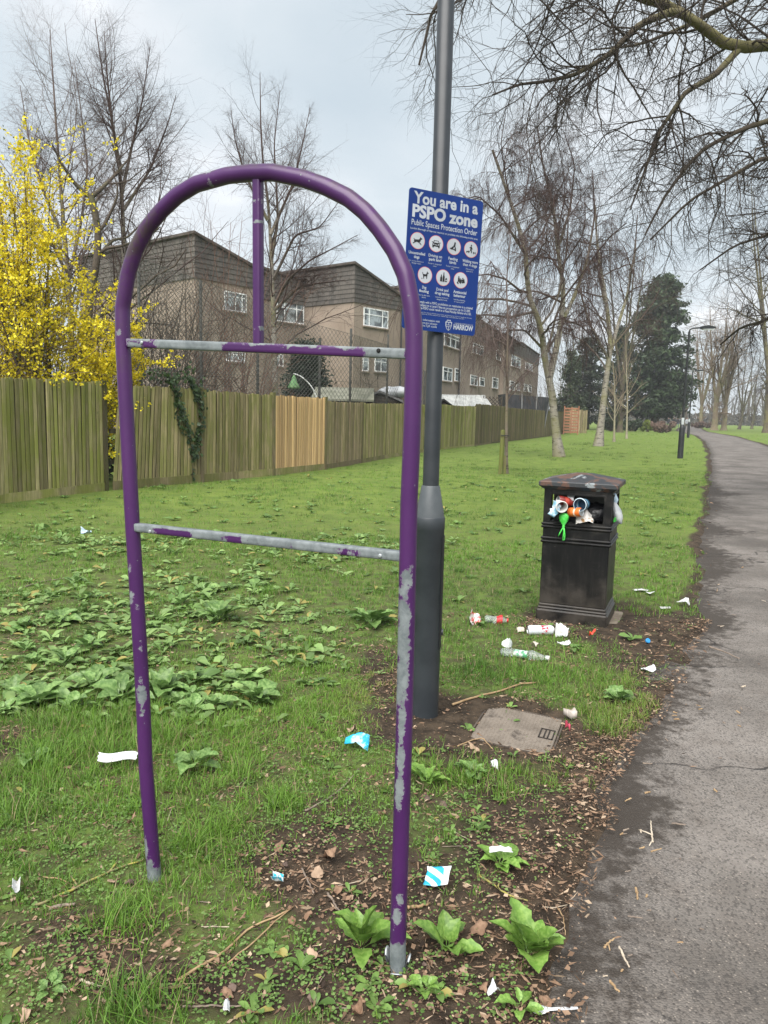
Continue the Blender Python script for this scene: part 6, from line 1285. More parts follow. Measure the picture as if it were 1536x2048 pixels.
def crumple(name, label, cat, loc, sx, sy, mat, seed, amp=.012, rz=0, tilt=(0, 0), group=None, n=9, thick=.0008, fold=0, outline=None, parts='sheet'):
    """a creased sheet or packet: grid pushed up and down along random fold lines"""
    rr = np.random.default_rng(seed); u, v = np.meshgrid(np.linspace(-.5, .5, n), np.linspace(-.5, .5, n)); z = np.zeros_like(u)
    for k in range(5):
        a = rr.uniform(0, 6.28); z += np.abs(u * math.cos(a) + v * math.sin(a) - rr.uniform(-.3, .3)) * rr.normal(0, amp * 1.6)
    z += rr.normal(0, amp * .12, u.shape); z -= z.min()
    x = u * sx * (1 + .10 * (vnoise(u * 4 + seed, v * 4, seed) - .5)); y = v * sy * (1 + .14 * (vnoise(u * 4, v * 4 + seed, seed + 3) - .5))
    if outline is not None: x, y = outline(u, v, x, y)
    if fold: z = z + fold * (v + .5) ** 2
    top = np.stack([x, y, z + thick], -1).reshape(-1, 3); bot = np.stack([x, y, z], -1).reshape(-1, 3); V = np.concatenate([top, bot]); i = np.arange(n * n).reshape(n, n)
    q = np.stack([i[:-1, :-1], i[:-1, 1:], i[1:, 1:], i[1:, :-1]], -1).reshape(-1, 4); F = np.concatenate([q, q[:, ::-1] + n * n])
    ed = np.concatenate([i[0, :], i[1:, -1], i[-1, ::-1][1:], i[::-1, 0][1:-1]]); e2 = np.roll(ed, -1); F = np.concatenate([F, np.stack([ed, ed + n * n, e2 + n * n, e2], -1)])
    o = link(name, arr_mesh(name, V, [F], mat, True)); o.location = loc; o.rotation_euler = (tilt[0], tilt[1], rz); setp(o, label, cat, group); return o
M_WPAP = plain("white_paper", (.60, .61, .62), (.40, .37, .33), 34, .6, .5, .72, .3, 60); M_WPLA = plain("white_plastic", (.62, .63, .64), (.46, .44, .40), 26, .4, .55, .75)
def bin_rubbish():
    h = BIN['h']; f = -h * .90; g = 'rubbish heaped in the litter bin'; a = BIN['ang']
    cup("white paper cup poking out at the left of the bin opening", binpt(-.135, f - .00, .862), (R(96), 0, a + R(24)), .105, .030, .040, plain("cup_white", (.62, .61, .58), None, 4, .5), group=g)
    cup("blue printed paper cup lying mouth outward in the bin opening", binpt(.050, f + .02, .872), (R(90), 0, a - R(14)), .095, .036, .046, bandmat("blue_cup_print", [(0, (.02, .07, .14)), (.35, (.05, .25, .42)), (.55, (.35, .45, .50)), (.72, (.02, .05, .10))], L=.095), rimmat=plain("cup_rim_pale", (.50, .60, .66), None, 4, .5), group=g)
    can("dark red drinks can behind the cups in the bin", binpt(-.045, f + .05, .872), (R(80), 0, a - R(55)), .115, .033, bandmat("red_can_print", [(0, (.22, .02, .015)), (.45, (.42, .05, .03)), (.7, (.16, .015, .012))]), group=g)
    can("bright orange can lying low in the bin opening", binpt(-.055, f - .005, .808), (R(84), 0, a + R(58)), .115, .033, bandmat("orange_can_print", [(0, (.50, .10, .02)), (.40, (.62, .17, .03)), (.62, (.70, .55, .45)), (.74, (.60, .14, .02))]), group=g)
    crumple('food_wrapper', "white food wrapper with brown crust at the bottom of the bin opening", 'wrapper', binpt(.045, f + .03, .748), .12, .10, plain("soiled_wrapper", (.62, .60, .57), (.30, .17, .07), 22, .5, .52, .6), 5, .05, a + .3, (R(38), .1), g)
    crumple('blue_wrapper', "blue and white wrapper wedged below the white cup in the bin", 'wrapper', binpt(-.105, f - .004, .785), .07, .10, plain("blue_white_wrap", (.20, .42, .56), (.6, .63, .66), 25, .4), 6, .04, a - .7, (R(62), .2), g)
    crumple('paper_scrap', "small white paper scrap at the top of the bin opening", 'paper scrap', binpt(-.055, f + .045, .905), .05, .05, M_WPAP, 7, .02, a, (R(70), 0), g)
    # black sack filling the right of the opening
    mb = MB(); rr = np.random.default_rng(9); V = []; S_, T_ = 20, 12
    for i in range(T_):
        th_ = math.pi * i / (T_ - 1)
        for k in range(S_):
            ph = 6.283 * k / S_; q = 1 + .22 * (vnoise(np.array([ph * 2.1]), np.array([th_ * 3]), 3)[0] - .5) + rr.normal(0, .05); V.append((.16 * math.sin(th_) * math.cos(ph) * q, .15 * math.sin(th_) * math.sin(ph) * q, .085 * math.cos(th_) * q))
    mb.add(V, [(i * S_ + k, (i + 1) * S_ + k, (i + 1) * S_ + (k + 1) % S_, i * S_ + (k + 1) % S_) for i in range(T_ - 1) for k in range(S_)])
    o = mb.build('rubbish_sack', plain("glossy_black_sack", (.010, .010, .012), None, 8, .22, bmp=.9, bscale=35, bdist=.01), None, True); p = binpt(.10, -.02, .795); o.location = p; o.rotation_euler = (0, 0, a); setp(o, "shiny black sack stuffed inside the litter bin", 'sack')
    # green dog bag knotted over the front edge
    gm = plain("bright_green_plastic", (.06, .55, .06), (.13, .70, .14), 40, .35); p = binpt(-.085, -h * .93 - .022, .770); t = thing('dog_waste_bag', "bright green knotted plastic bag hanging out of the bin front", 'bag', tuple(p), a)
    mb = MB(); rr = np.random.default_rng(4); prof = [(.006, .030), (.024, .026), (.034, .012), (.033, -.008), (.026, -.030), (.014, -.050), (.007, -.060), (.006, -.064)][::-1]; S_ = 18
    V = [(r_ * math.cos(6.283 * k / S_) * (1 + rr.normal(0, .07)), r_ * .62 * math.sin(6.283 * k / S_) * (1 + rr.normal(0, .09)), z) for r_, z in prof for k in range(S_)]; mb.add(V, [(i * S_ + k, i * S_ + (k + 1) % S_, (i + 1) * S_ + (k + 1) % S_, (i + 1) * S_ + k) for i in range(len(prof) - 1) for k in range(S_)] + [tuple(range(S_ - 1, -1, -1)), tuple((len(prof) - 1) * S_ + k for k in range(S_))]); mb.build('body', gm, t, True)
    mb = MB(); mb.lathe([(.004, -.074), (.011, -.068), (.011, -.062), (.004, -.056)], 10); mb.build('knot', gm, t, True)
    for i, pts in enumerate(([(0, -.004, -.068), (-.010, -.008, -.090), (-.024, -.007, -.118), (-.032, -.006, -.138)], [(.002, -.004, -.068), (.006, -.008, -.098), (.003, -.007, -.130), (.000, -.006, -.166)], [(.0, -.003, -.166), (.012, -.006, -.160), (.014, -.008, -.125), (.007, -.006, -.075)])):
        mb = MB(); mb.tube(pts, [.0045, .005, .0045, .003], 5); o = mb.build('strap', gm, t, True); 
    # white plastic bag spilling from the right side
    wp = leafmat("thin_white_plastic", .35, .35, tint=((.55, .58, .60), (.72, .73, .74))); p = binpt(h * .90, -.10, .90); t = thing('carrier_bag', "thin white plastic bag hanging out of the bin's right side", 'bag', tuple(p), a); mb = MB(); rr = np.random.default_rng(14); S_, T_ = 16, 12; V = []
    for i in range(T_):
        s = i / (T_ - 1); r_ = .012 + .040 * math.sin(min(1, s * 1.05) * math.pi) ** .7 * (.45 + .6 * s); cx = .010 + .055 * s ** 1.2; cz = -.012 - .155 * s
        for k in range(S_): ph = 6.283 * k / S_; q = 1 + rr.normal(0, .10); V.append((cx + r_ * .62 * math.cos(ph) * q, r_ * 1.1 * math.sin(ph) * q, cz + r_ * .3 * math.cos(ph) + rr.normal(0, .002)))
    mb.add(V, [(i * S_ + k, i * S_ + (k + 1) % S_, (i + 1) * S_ + (k + 1) % S_, (i + 1) * S_ + k) for i in range(T_ - 1) for k in range(S_)] + [tuple((T_ - 1) * S_ + k for k in range(S_))]); mb.build('body', wp, t, True)
    mb = MB(); mb.tube([(-.03, .0, .02), (.005, 0, .03), (.016, .005, .0), (.014, 0, -.03)], [.018, .024, .020, .012], 9); mb.build('neck', plain("bluish_plastic", (.45, .58, .68), None, 20, .35), t, True)
    crumple('green_scrap', "small green plastic scrap on the bin's right edge", 'plastic scrap', binpt(h * .95, -.14, .762), .03, .06, gm, 17, .02, a, (R(20), R(70)))
bin_rubbish()
# ------------------------------------------------------------------ far street lamps, stake, people
def far_lamp(label, px, py, ytop, arm_px, lant):
    b = G(px, py); z = b.y; th = thing('street_lamp', label, 'street lamp', tuple(b), 0, 'black street lamps along the path'); h = D(px, ytop, z).z; s = z / FOC
    m = plain("black_lamp_paint", (.012, .014, .015), (.02, .022, .024), 5, .45); mb = MB(); mb.lathe([(.105, -.1), (.105, 1.15), (.085, 1.25), (.05, 1.30)], 20); mb.build('base_shaft', m, th, R(40)); mb = MB(); mb.lathe([(.048, 1.28), (.04, h - .1)], 16, None, False); mb.build('shaft', m, th, R(40))
    if lant:
        mb = MB(); mb.lathe([(.052, 1.30), (.052, 1.55)], 16); mb.build('notice_wrap', plain("pale_wrap", (.42, .45, .46), None, 4, .5), th, R(40))
    a = arm_px * s; mb = MB(); mb.tube([(0, 0, h - .12), (.02, 0, h - .03), (.12, 0, h + .02), (a * .55, -.05, h + .05)], .028, 8); mb.build('arm', m, th, True)
    mb = MB(); mb.poly([(a * .45, h - .0), (a * 1.0, h + .03), (a * 1.0, h + .08), (a * .7, h + .13), (a * .45, h + .09)], .22, Matrix.Translation((0, -.16, 0))); mb.build('lantern', m, th); mb = MB(); mb.box((a * .5, -.14, h - .03), (a * .95, .04, h + .005)); mb.build('lens', plain("lamp_lens", (.45, .47, .48), None, 3, .3), th)
far_lamp("black street lamp with a thick base beyond the litter bin, nearer of the two", 1360, 918, 657, 48, True)
far_lamp("black street lamp further along the path, farther of the two", 1376, 876, 742, 20, True)
def stake():
    b = GH(1005, 948); th = thing('tree_stake', "short mossy round stake beside the young birch", 'stake', tuple(b)); m = timber("stake_timber", (.10, .095, .04), (.18, .165, .075), (.13, .155, .03), .8)
    mb = MB(); mb.lathe([(.055, -.1), (.057, .5), (.055, 1.06), (.046, 1.10), (.01, 1.105)], 14, Matrix.Translation((-.055, 0, 0)) @ Matrix.Rotation(.02, 4, 'Y')); mb.build('post', m, th, R(40)); mb = MB(); mb.box((.02, -.03, -.1), (.085, .03, .46), Matrix.Rotation(-.05, 4, 'Y')); mb.build('brace', m, th)
    mb = MB(); mb.tube([(-.09, -.058, .96), (0, -.066, .965), (.08, -.055, .96), (.12, .0, .955), (.08, .055, .955), (0, .066, .96)], .012, 6); mb.build('tie', plain("black_tie", (.015, .015, .015), None, 5, .6), th, True)
stake()
def person(label, px, py, depth, coat, legs, face=0.0, stride=.25, seed=1, hmul=1.0):
    th = thing('person', label, 'person', tuple(D(px, py, depth).xy) + (0,), face, 'people walking at the far end of the path'); th.location.z = 0
    J = [(0, 0, .93), (0, .01, 1.15), (0, 0, 1.38), (0, -.01, 1.50), (0, -.03, 1.60), (0, -.03, 1.72),
         (.10, 0, .90), (.11, -stride * .4, .50), (.11, -stride * .55, .08), (.11, -stride * .55 - .14, .04), (-.10, 0, .90), (-.11, stride * .25, .50), (-.11, stride * .75, .10), (-.11, stride * .75 - .13, .04),
         (.19, 0, 1.36), (.25, .06, 1.10), (.24, -.06, .88), (.24, -.09, .80), (-.19, 0, 1.36), (-.25, -.03, 1.10), (-.24, -.16, .90), (-.24, -.20, .83)]
    E = [(0, 1), (1, 2), (2, 3), (3, 4), (4, 5), (0, 6), (6, 7), (7, 8), (8, 9), (0, 10), (10, 11), (11, 12), (12, 13), (2, 14), (14, 15), (15, 16), (16, 17), (2, 18), (18, 19), (19, 20), (20, 21)]
    Rr = [.15, .15, .17, .07, .10, .09, .10, .075, .05, .045, .10, .075, .05, .045, .085, .06, .042, .038, .085, .06, .042, .038]
    me = bpy.data.meshes.new('body'); me.from_pydata([tuple(c * hmul for c in j) for j in J], E, []); 
    o = link('body', me, th); s = o.modifiers.new('skin', 'SKIN'); s.use_smooth_shade = True; sub = o.modifiers.new('sub', 'SUBSURF'); sub.levels = sub.render_levels = 1
    for v, r in zip(me.skin_vertices[0].data, Rr): v.radius = (r * hmul, r * hmul * .8)
    me.skin_vertices[0].data[0].use_root = True
    m, nt, b, _ = newmat("walker_clothes"); ps = nd(nt, 'ShaderNodeSeparateXYZ'); nt.links.new(ocoord(nt, rand=False), ps.inputs[0]); cr = nd(nt, 'ShaderNodeValToRGB'); cr.color_ramp.interpolation = 'CONSTANT'; e = cr.color_ramp.elements
    e[0].position = 0; e[0].color = rgba((.02, .02, .02)); e[1].position = .09 / 2; e[1].color = rgba(legs)
    for p, c in ((.85 / 2, coat), (1.50 / 2, (.30, .18, .13)), (1.66 / 2, (.03, .022, .018))): q = e.new(p); q.color = rgba(c)
    nt.links.new(mth(nt, 'MULTIPLY', ps.outputs[2], .5 / hmul), cr.inputs[0]); nt.links.new(cr.outputs[0], b.inputs['Base Color']); b.inputs['Roughness'].default_value = .8
    me.materials.append(m)
for a in (("person in dark clothes at the left of the walking group on the far path", 1336, 856, 128, (.02, .022, .03), (.03, .03, .04), .2, .3),
          ("person in a black coat walking on the far path, second from the left", 1347, 856, 122, (.012, .012, .015), (.025, .025, .03), 0, .2),
          ("person in a dark jacket and blue trousers beside the far path's left edge", 1354, 856, 125, (.03, .025, .03), (.05, .07, .13), .3, .3),
          ("person in dark clothes nearest to the street lamp on the far path", 1362, 857, 116, (.015, .016, .022), (.02, .02, .025), -.2, .25),
          ("person in a pale top partly hidden behind the street lamp", 1373, 857, 112, (.36, .38, .40), (.03, .03, .04), .1, .2)): person(*a)

# ------------------------------------------------------------------ access cover beside the column
def access_cover():
    c4 = [G(*p, .012) for p in ((981, 1405), (1125, 1437), (1098, 1505), (939, 1471))]; c = sum(c4, Vector()) / 4; dx = ((c4[1] - c4[0]) + (c4[2] - c4[3])) / 2; ang = math.atan2(dx.y, dx.x); w = dx.length; dyv = ((c4[0] - c4[3]) + (c4[1] - c4[2])) / 2; d = dyv.length
    th = thing('access_cover', "square pale ribbed access cover half buried in soil beside the lamp column", 'access cover', (c.x, c.y, .003), ang); sk = dyv.x * -math.sin(ang) + dyv.y * math.cos(ang); sh = (dyv.x * math.cos(ang) + dyv.y * math.sin(ang)) / max(sk, .01)
    Sh = Matrix(((1, sh, 0, 0), (0, 1, 0, 0), (0, 0, 1, 0), (0, 0, 0, 1)))
    m, nt, b, _ = newmat("worn_cover"); v = ocoord(nt, rand=False); n1 = noise(nt, v, 5, 6, .65); n2 = noise(nt, v, 60, 3); cc = mixc(nt, ramp(nt, n1, .3, .65), (.110, .090, .070), (.205, .172, .140)); cc = mixc(nt, ramp(nt, n1, .54, .66), cc, (.06, .048, .038)); cc = mixc(nt, mth(nt, 'MULTIPLY', ramp(nt, n2, .5, .8), .4), cc, (.10, .08, .065)); nt.links.new(cc, b.inputs['Base Color']); b.inputs['Roughness'].default_value = .85
    hw, hd = w / 2, sk / 2; mb = MB(); mb.bbox((-hw, -hd, -.05), (hw, hd, 0), .004, Sh); mb.build('plate', m, th)
    mb = MB(); e = .014
    for a0, a1 in (((-hw - e, -hd - e), (hw + e, -hd - .006)), ((-hw - e, hd + .006), (hw + e, hd + e)), ((-hw - e, -hd - .006), (-hw - .006, hd + .006)), ((hw + .006, -hd - .006), (hw + e, hd + .006))): mb.box((a0[0], a0[1], -.05), (a1[0], a1[1], -.001), Sh)
    mb.build('frame', plain("rusty_cover_frame", (.045, .036, .028), (.09, .07, .055), 12, .9), th)
    mb = MB(); p = .017; nx = int(w / p); ny = int(sk / p)
    for i in range(nx):
        for j in range(ny):
            x = -hw + (i + .5) * w / nx; y = -hd + (j + .5) * sk / ny
            if .10 < x < .19 and -.06 < y < .07: continue
            M = Sh @ Matrix.Translation((x, y, 0)) @ Matrix.Rotation(R(45 if (i + j) % 2 else -45), 4, 'Z'); V = [(-.0065, -.002, -.001), (.0065, -.002, -.001), (.0065, .002, -.001), (-.0065, .002, -.001), (-.005, -.0012, .0022), (.005, -.0012, .0022), (.005, .0012, .0022), (-.005, .0012, .0022)]
            mb.add([M @ Vector(q) for q in V], [(4, 5, 6, 7), (0, 1, 5, 4), (1, 2, 6, 5), (2, 3, 7, 6), (3, 0, 4, 7)])
    setp(mb.build('tread_pattern', m, th), kind='stuff')
    dk = plain("cover_recess", (.022, .018, .015), None, 10, .9); mb = MB(); M = Sh @ Matrix.Translation((.145, .0, 0))
    for a0, a1 in (((-.035, -.055), (.035, -.049)), ((-.035, .049), (.035, .055)), ((-.035, -.055), (-.029, .055)), ((.029, -.055), (.035, .055)), ((-.012, -.04), (-.006, .04)), ((.006, -.04), (.012, .04))): mb.box((a0[0], a0[1], -.002), (a1[0], a1[1], .004), M)
    mb.build('lifting_handle', dk, th)
access_cover()

# ------------------------------------------------------------------ leafy dock plants near the camera
M_DOCK = leafmat("dock_leaf", .22, .38, tint=((.115, .225, .038), (.215, .345, .078)))
M_DOCKD = leafmat("dull_dock_leaf", .22, .38, tint=((.085, .165, .042), (.200, .310, .100)))
def dock_leaf(seed, wid=.36, arch=.35, wave=.03):
    rr = np.random.default_rng(seed); K = 9; us = np.linspace(0, 1, K); prof = np.interp(us, [0, .12, .2, .38, .6, .82, .94, 1], [.035, .04, .5, 1, .96, .62, .25, .03]) * wid / 2
    V = []; cx = us - .08 * us ** 3; cz = arch * (us * .55 - us ** 2.1 * .9)
    for i, u in enumerate(us):
        for j, q in enumerate((-1, -.55, 0, .55, 1)):
            e = abs(q); zz = cz[i] + e * prof[i] * .42 - (.012 if q == 0 else 0) * (prof[i] > .03) + (wave * math.sin(u * 19 + q * 2 + seed) * e * (prof[i] > .05)); yy = q * prof[i] * (1 + .10 * math.sin(u * 23 + seed * 1.7) * e) + .05 * math.sin(seed) * u ** 2; V.append((cx[i] + .02 * e, yy, zz))
    i = np.arange(K * 5).reshape(K, 5); F = np.stack([i[:-1, :-1], i[1:, :-1], i[1:, 1:], i[:-1, 1:]], -1).reshape(-1, 4); return np.array(V), F
_dl = {}
def dock_mesh(k, mat):
    if (k, mat.name) not in _dl:
        V, F = dock_leaf(k, (.46, .55, .62, .42, .50, .58)[k % 6], (.28, .45, .6, .35, .2, .5)[k % 6], (.02, .03, .035, .025, .03, .02)[k % 6]); _dl[(k, mat.name)] = arr_mesh('leaf', V, [F], mat, True)
    return _dl[(k, mat.name)]
def dock(label, px, py, L, n, up, seed, mat=None, group=None):
    rr = random.Random(seed); p = GH(px, py, .005); th = thing('dock_plant', label, 'plant', tuple(p), 0, group)
    for i in range(n):
        o = bpy.data.objects.new('leaf', dock_mesh(rr.randrange(6), mat or M_DOCK)); COL.objects.link(o); o.parent = th; a = 6.283 * i * .381966 + rr.uniform(-.3, .3); s = L * rr.uniform(.6, 1.1) * (1 - .25 * i / n)
        e = R(up) * rr.uniform(.5, 1.25) * (.6 + .7 * i / n); o.rotation_euler = (rr.uniform(-.3, .3), -e, a); o.scale = (s, s, s); o.location = (.006 * math.cos(a), .006 * math.sin(a), .002 + .012 * i / n)
WG = 'leafy dock plants in the lawn'
for a in (("bright dock plant left of the arch's right foot", 722, 1900, .145, 11, 62, 1), ("dock plant right of the arch's right foot with one tall rounded leaf", 893, 1905, .135, 9, 45, 2), ("largest dock plant at the bottom right beside the path edge", 1060, 1915, .165, 15, 50, 3),
          ("dock plant with a white wrapper lying on it", 1000, 1735, .10, 11, 30, 4), ("small dock plant next to the white spoon at the bottom edge", 1040, 2025, .075, 7, 30, 5), ("dock seedling at the arch's right foot, below the bright dock plant", 850, 1985, .05, 9, 25, 6),
          ("pale dock plant right of the access cover near the path", 1235, 1405, .15, 12, 35, 7), ("dock plant behind the arch's right leg below the lamp column", 853, 1570, .13, 10, 48, 8), ("dock plant just below the soil round the access cover", 945, 1552, .10, 12, 40, 9), ("flat dock plant right of the arch's left leg, near the receipt", 390, 1535, .15, 8, 30, 10),
          ("large dock plant in the lawn seen through the arch, left of centre", 435, 1240, .23, 10, 42, 11), ("large dock plant seen through the arch beside its right leg", 742, 1250, .24, 12, 38, 12), ("broad dock plant at the front of the weed patch by the left edge", 75, 1410, .18, 10, 35, 13), ("broad dock plant in the middle of the weed patch, left of the arch leg", 190, 1375, .19, 12, 35, 14),
          ("dock plant touching the left side of the arch's left leg", 245, 1400, .19, 10, 40, 15), ("dock plant touching the right side of the arch's left leg", 325, 1390, .20, 12, 42, 16), ("dock plant at the right end of the weed patch", 515, 1400, .17, 11, 35, 17), ("dock plant above the weed patch near the left edge", 120, 1245, .2, 9, 35, 18),
          ("low dock leaf cluster in the tall grass at the left edge", 65, 1525, .10, 6, 25, 19), ("dock plant beside the bin's front left corner", 1140, 1300, .10, 6, 20, 20), ("tuft of dock leaves at the lower left, in the chickweed", 100, 1985, .05, 9, 25, 21)): dock(*a, mat=(M_DOCK if a[6] in (1, 2, 3, 4, 5, 6, 8) else M_DOCKD))
rr = random.Random(77)
for i in range(24):
    dock("dull green dock plant among the dense weeds on the left", rr.uniform(-10, 520), rr.uniform(1140, 1440), rr.uniform(.09, .155), rr.randint(6, 10), 40, 200 + i, M_DOCKD, 'dock plants among the dense weeds')

# ------------------------------------------------------------------ twigs and dead leaves
M_TW = {k: plain("twig_" + k, a, b_, 30, .85, bmp=.4, bscale=120, bdist=.001) for k, a, b_ in (("tan", (.26, .17, .09), (.36, .25, .14)), ("pale", (.40, .33, .25), (.50, .43, .34)), ("grey", (.16, .125, .10), (.24, .19, .15)), ("lichen", (.20, .17, .09), (.33, .30, .06)))}
def twig(label, pts, r, mat, seed, forks=(), group=None, onpath=False):
    rr = random.Random(seed); P = [GH(*p) for p in pts]; 
    for p in P: p.z = max(p.z, .014 if edge_dist(np.array([p.x]), np.array([p.y]))[0] < .08 else -1) + r * .9 + .003
    o0 = P[len(P) // 2]; th = thing('twig', label, 'twig', tuple(o0), 0, group); q = resample(P, 14); q[1:-1] += np.random.default_rng(seed).normal(0, r * .35, (12, 3)) * np.array([1, 1, .4])
    mb = MB(); mb.tube(q, np.linspace(r, r * .6, 14), 7)
    for t, dx, dy, L in forks:
        i = int(t * 13); b = Vector(q[i]); e = b + Vector((dx, dy, .004)).normalized() * L; mb2 = MB(); mb2.tube([b, (b + e) / 2 + Vector((0, 0, r * .4)), e], [r * .75, r * .65, r * .45], 6); mb2.build('side_shoot', M_TW[mat], th, True, True)
    mb.build('stem', M_TW[mat], th, True, True); return th
twig("long straight tan stick lying in the soil between the arch's feet", [(355, 1965), (440, 1915), (500, 1860), (582, 1822)], .0042, 'tan', 1)
twig("thin tan stick crossing the end of the long tan stick", [(455, 1930), (500, 1895), (555, 1842), (588, 1815)], .0026, 'tan', 2)
twig("knobbly stick with yellow lichen running to the arch's left foot", [(70, 1815), (130, 1790), (190, 1760), (250, 1735), (285, 1725)], .0045, 'lichen', 3, ((.45, -.4, .5, .07), (.75, .1, .7, .06), (.02, .05, -.8, .03)))
twig("thin curved twig left of the lichen stick", [(85, 1757), (120, 1760), (150, 1775)], .0025, 'tan', 4)
twig("long curved grey twig lying across the soil behind the access cover", [(905, 1412), (950, 1397), (1000, 1385), (1040, 1370), (1072, 1368)], .0065, 'tan', 5)
twig("brown twig in the leaf litter, upper left of the arch's right leg", [(610, 1625), (650, 1605), (690, 1575), (718, 1540)], .0040, 'grey', 6)
twig("grey twig running from the wrapped dock plant towards the path", [(955, 1752), (990, 1775), (1020, 1795), (1055, 1805)], .0038, 'lichen', 7, ((.5, .3, .8, .03),))
twig("pale forked twig on the asphalt, Y shaped", [(1303, 1725), (1300, 1702), (1298, 1680)], .0036, 'pale', 8, ((.35, -.7, .6, .05), (.15, -.4, -.6, .04)))
twig("long thin twig lying on the path, level with the bin's foot", [(1416, 1315), (1450, 1330), (1477, 1343)], .0055, 'grey', 9)
twig("pale stick at the bottom of the path, lower of a pair", [(1235, 1945), (1245, 1968), (1255, 1988)], .0035, 'pale', 10, ((.1, .1, -.8, .03),))
twig("tan stick at the bottom edge of the path", [(1216, 2012), (1226, 2025), (1235, 2038)], .0040, 'tan', 11)
twig("stubby brown stick standing upright looking on the path", [(1268, 1823), (1271, 1835), (1272, 1848)], .0042, 'tan', 12)
twig("pair of short tan sticks crossing on the path edge", [(1204, 1940), (1218, 1930), (1226, 1926)], .0033, 'tan', 13, ((.5, -.1, -.9, .03),))
twig("straight brown stick on the path right of the forked twig", [(1340, 1686), (1355, 1689), (1368, 1690)], .0036, 'grey', 14)
twig("short stick on the path below the forked twig", [(1299, 1745), (1310, 1741), (1320, 1738)], .0030, 'tan', 15)
twig("thin dark straight twig lying level on the path near the bottom", [(1252, 1882), (1266, 1884), (1281, 1886)], .0028, 'grey', 16)
twig("twig on the dark path edge, above the forked twig", [(1283, 1561), (1293, 1562), (1302, 1562)], .0035, 'grey', 17)
twig("thin straw stem in the weeds at the left, pointing to the arch leg", [(50, 1175), (90, 1163), (140, 1157)], .0045, 'grey', 18)
twig("bent twig beside the access cover's lower edge", [(915, 1495), (945, 1482), (965, 1478), (985, 1500)], .0036, 'tan', 19)
twig("short pale stick at the bottom left", [(160, 1965), (188, 1973), (213, 1980)], .0040, 'pale', 20)
twig("twig level along the bottom edge left of centre", [(365, 2017), (420, 2016), (490, 2016)], .0030, 'grey', 21)
twig("dark flat stick behind the left end of the lichen stick", [(100, 1822), (125, 1816), (150, 1812)], .0060, 'grey', 22)
twig("flat piece of pale bark by the arch's right foot", [(815, 1820), (838, 1818), (860, 1812)], .0060, 'tan', 23)
twig("brown stem beside the blue and white scrap", [(603, 1740), (616, 1765), (628, 1790)], .0036, 'grey', 24)
twig("brown stick below the scrap, pointing to the dock", [(655, 1790), (668, 1810), (680, 1828)], .0040, 'grey', 25)
twig("straw coloured stem right of the large dock plant", [(1115, 1820), (1127, 1845), (1130, 1880)], .0022, 'tan', 26)
rr = random.Random(5); gp = 'short twig bits on the asphalt'
for i in range(42):
    y = rr.uniform(1150, 2030); x0 = float(np.interp(y, [1150, 1400, 1600, 1800, 2040], [1425, 1370, 1270, 1200, 1165])); x = x0 + abs(rr.gauss(0, 1)) * 90; a = rr.uniform(0, 6.28); L = rr.uniform(6, 17) * np.interp(y, [1150, 2030], [.6, 1]); twig("short brown twig bit lying on the asphalt", [(x, y), (x + L * math.cos(a) * .5, y + L * math.sin(a) * .25), (x + L * math.cos(a), y + L * math.sin(a) * .5)], rr.uniform(.0014, .0028) * float(np.interp(y, [1150, 2030], [2, 1])), rr.choice(['grey', 'grey', 'tan', 'tan', 'pale']), 300 + i, group=gp)
gp = 'fine twigs in the leaf litter'
for i in range(60):
    x = rr.uniform(330, 1180); y = rr.uniform(1560, 2030); a = rr.uniform(0, 6.28); L = rr.uniform(14, 60)
    if edge_dist(np.array([G(x, y).x]), np.array([G(x, y).y]))[0] < .03: continue
    twig("fine brown twig lying in the leaf litter", [(x, y), (x + L * math.cos(a) * .5 + rr.gauss(0, 3), y + L * math.sin(a) * .3), (x + L * math.cos(a), y + L * math.sin(a) * .55)], rr.uniform(.0010, .0020), rr.choice(['grey', 'tan', 'tan', 'grey', 'pale']), 400 + i, group=gp)
M_DEAD = [plain("dead_leaf_" + k, a, b_, 26, .8, bmp=.5, bscale=70, bdist=.002) for k, a, b_ in (("brown", (.17, .10, .062), (.26, .165, .105)), ("tan", (.27, .185, .125), (.36, .26, .18)), ("dark", (.075, .05, .04), (.13, .09, .07)))]
def leaf_outline(s):
    def f(u, v, x, y):
        r = np.sqrt((u * 2) ** 2 + (v * 2) ** 2).clip(.001); a = np.arctan2(v, u); m = np.maximum(abs(u), abs(v)) * 2; lob = .74 + .30 * np.abs(np.cos(a * 2.5 + s)) ** 1.5; k = m / r * lob; return x * k, y * k
    return f
def dead_leaf(label, px, py, size, seed, mat=0, group=None, flat_=False):
    rr = random.Random(seed); p = GH(px, py, .004); return crumple('dead_leaf', label, 'leaf', p, size, size * rr.uniform(.55, .8), M_DEAD[mat], seed, .22 * size if not flat_ else .08 * size, rr.uniform(0, 6.28), (rr.uniform(-.35, .35), rr.uniform(-.35, .35)), group, 9, .0006, 0, leaf_outline(seed))
dead_leaf("large crumpled tan leaf behind the white receipt", 262, 1512, .10, 1, 1); dead_leaf("brown leaf against the arch's left foot", 228, 1768, .045, 2, 1); dead_leaf("dark curled leaf right beside the leaf at the arch's left foot", 262, 1772, .04, 3, 2); dead_leaf("large pinkish flat leaf under the largest dock plant", 958, 1865, .065, 4, 0, None, True)
dead_leaf("large brown leaf in the litter below the dark grass tuft", 560, 1698, .055, 5, 0); dead_leaf("upright brown leaf in the middle of the leaf litter", 660, 1725, .06, 6, 0); dead_leaf("curled reddish leaf below the arch, left of the tan stick", 335, 1892, .04, 7, 0); dead_leaf("orange brown leaf beside the access cover's lower left corner", 945, 1500, .05, 8, 1)
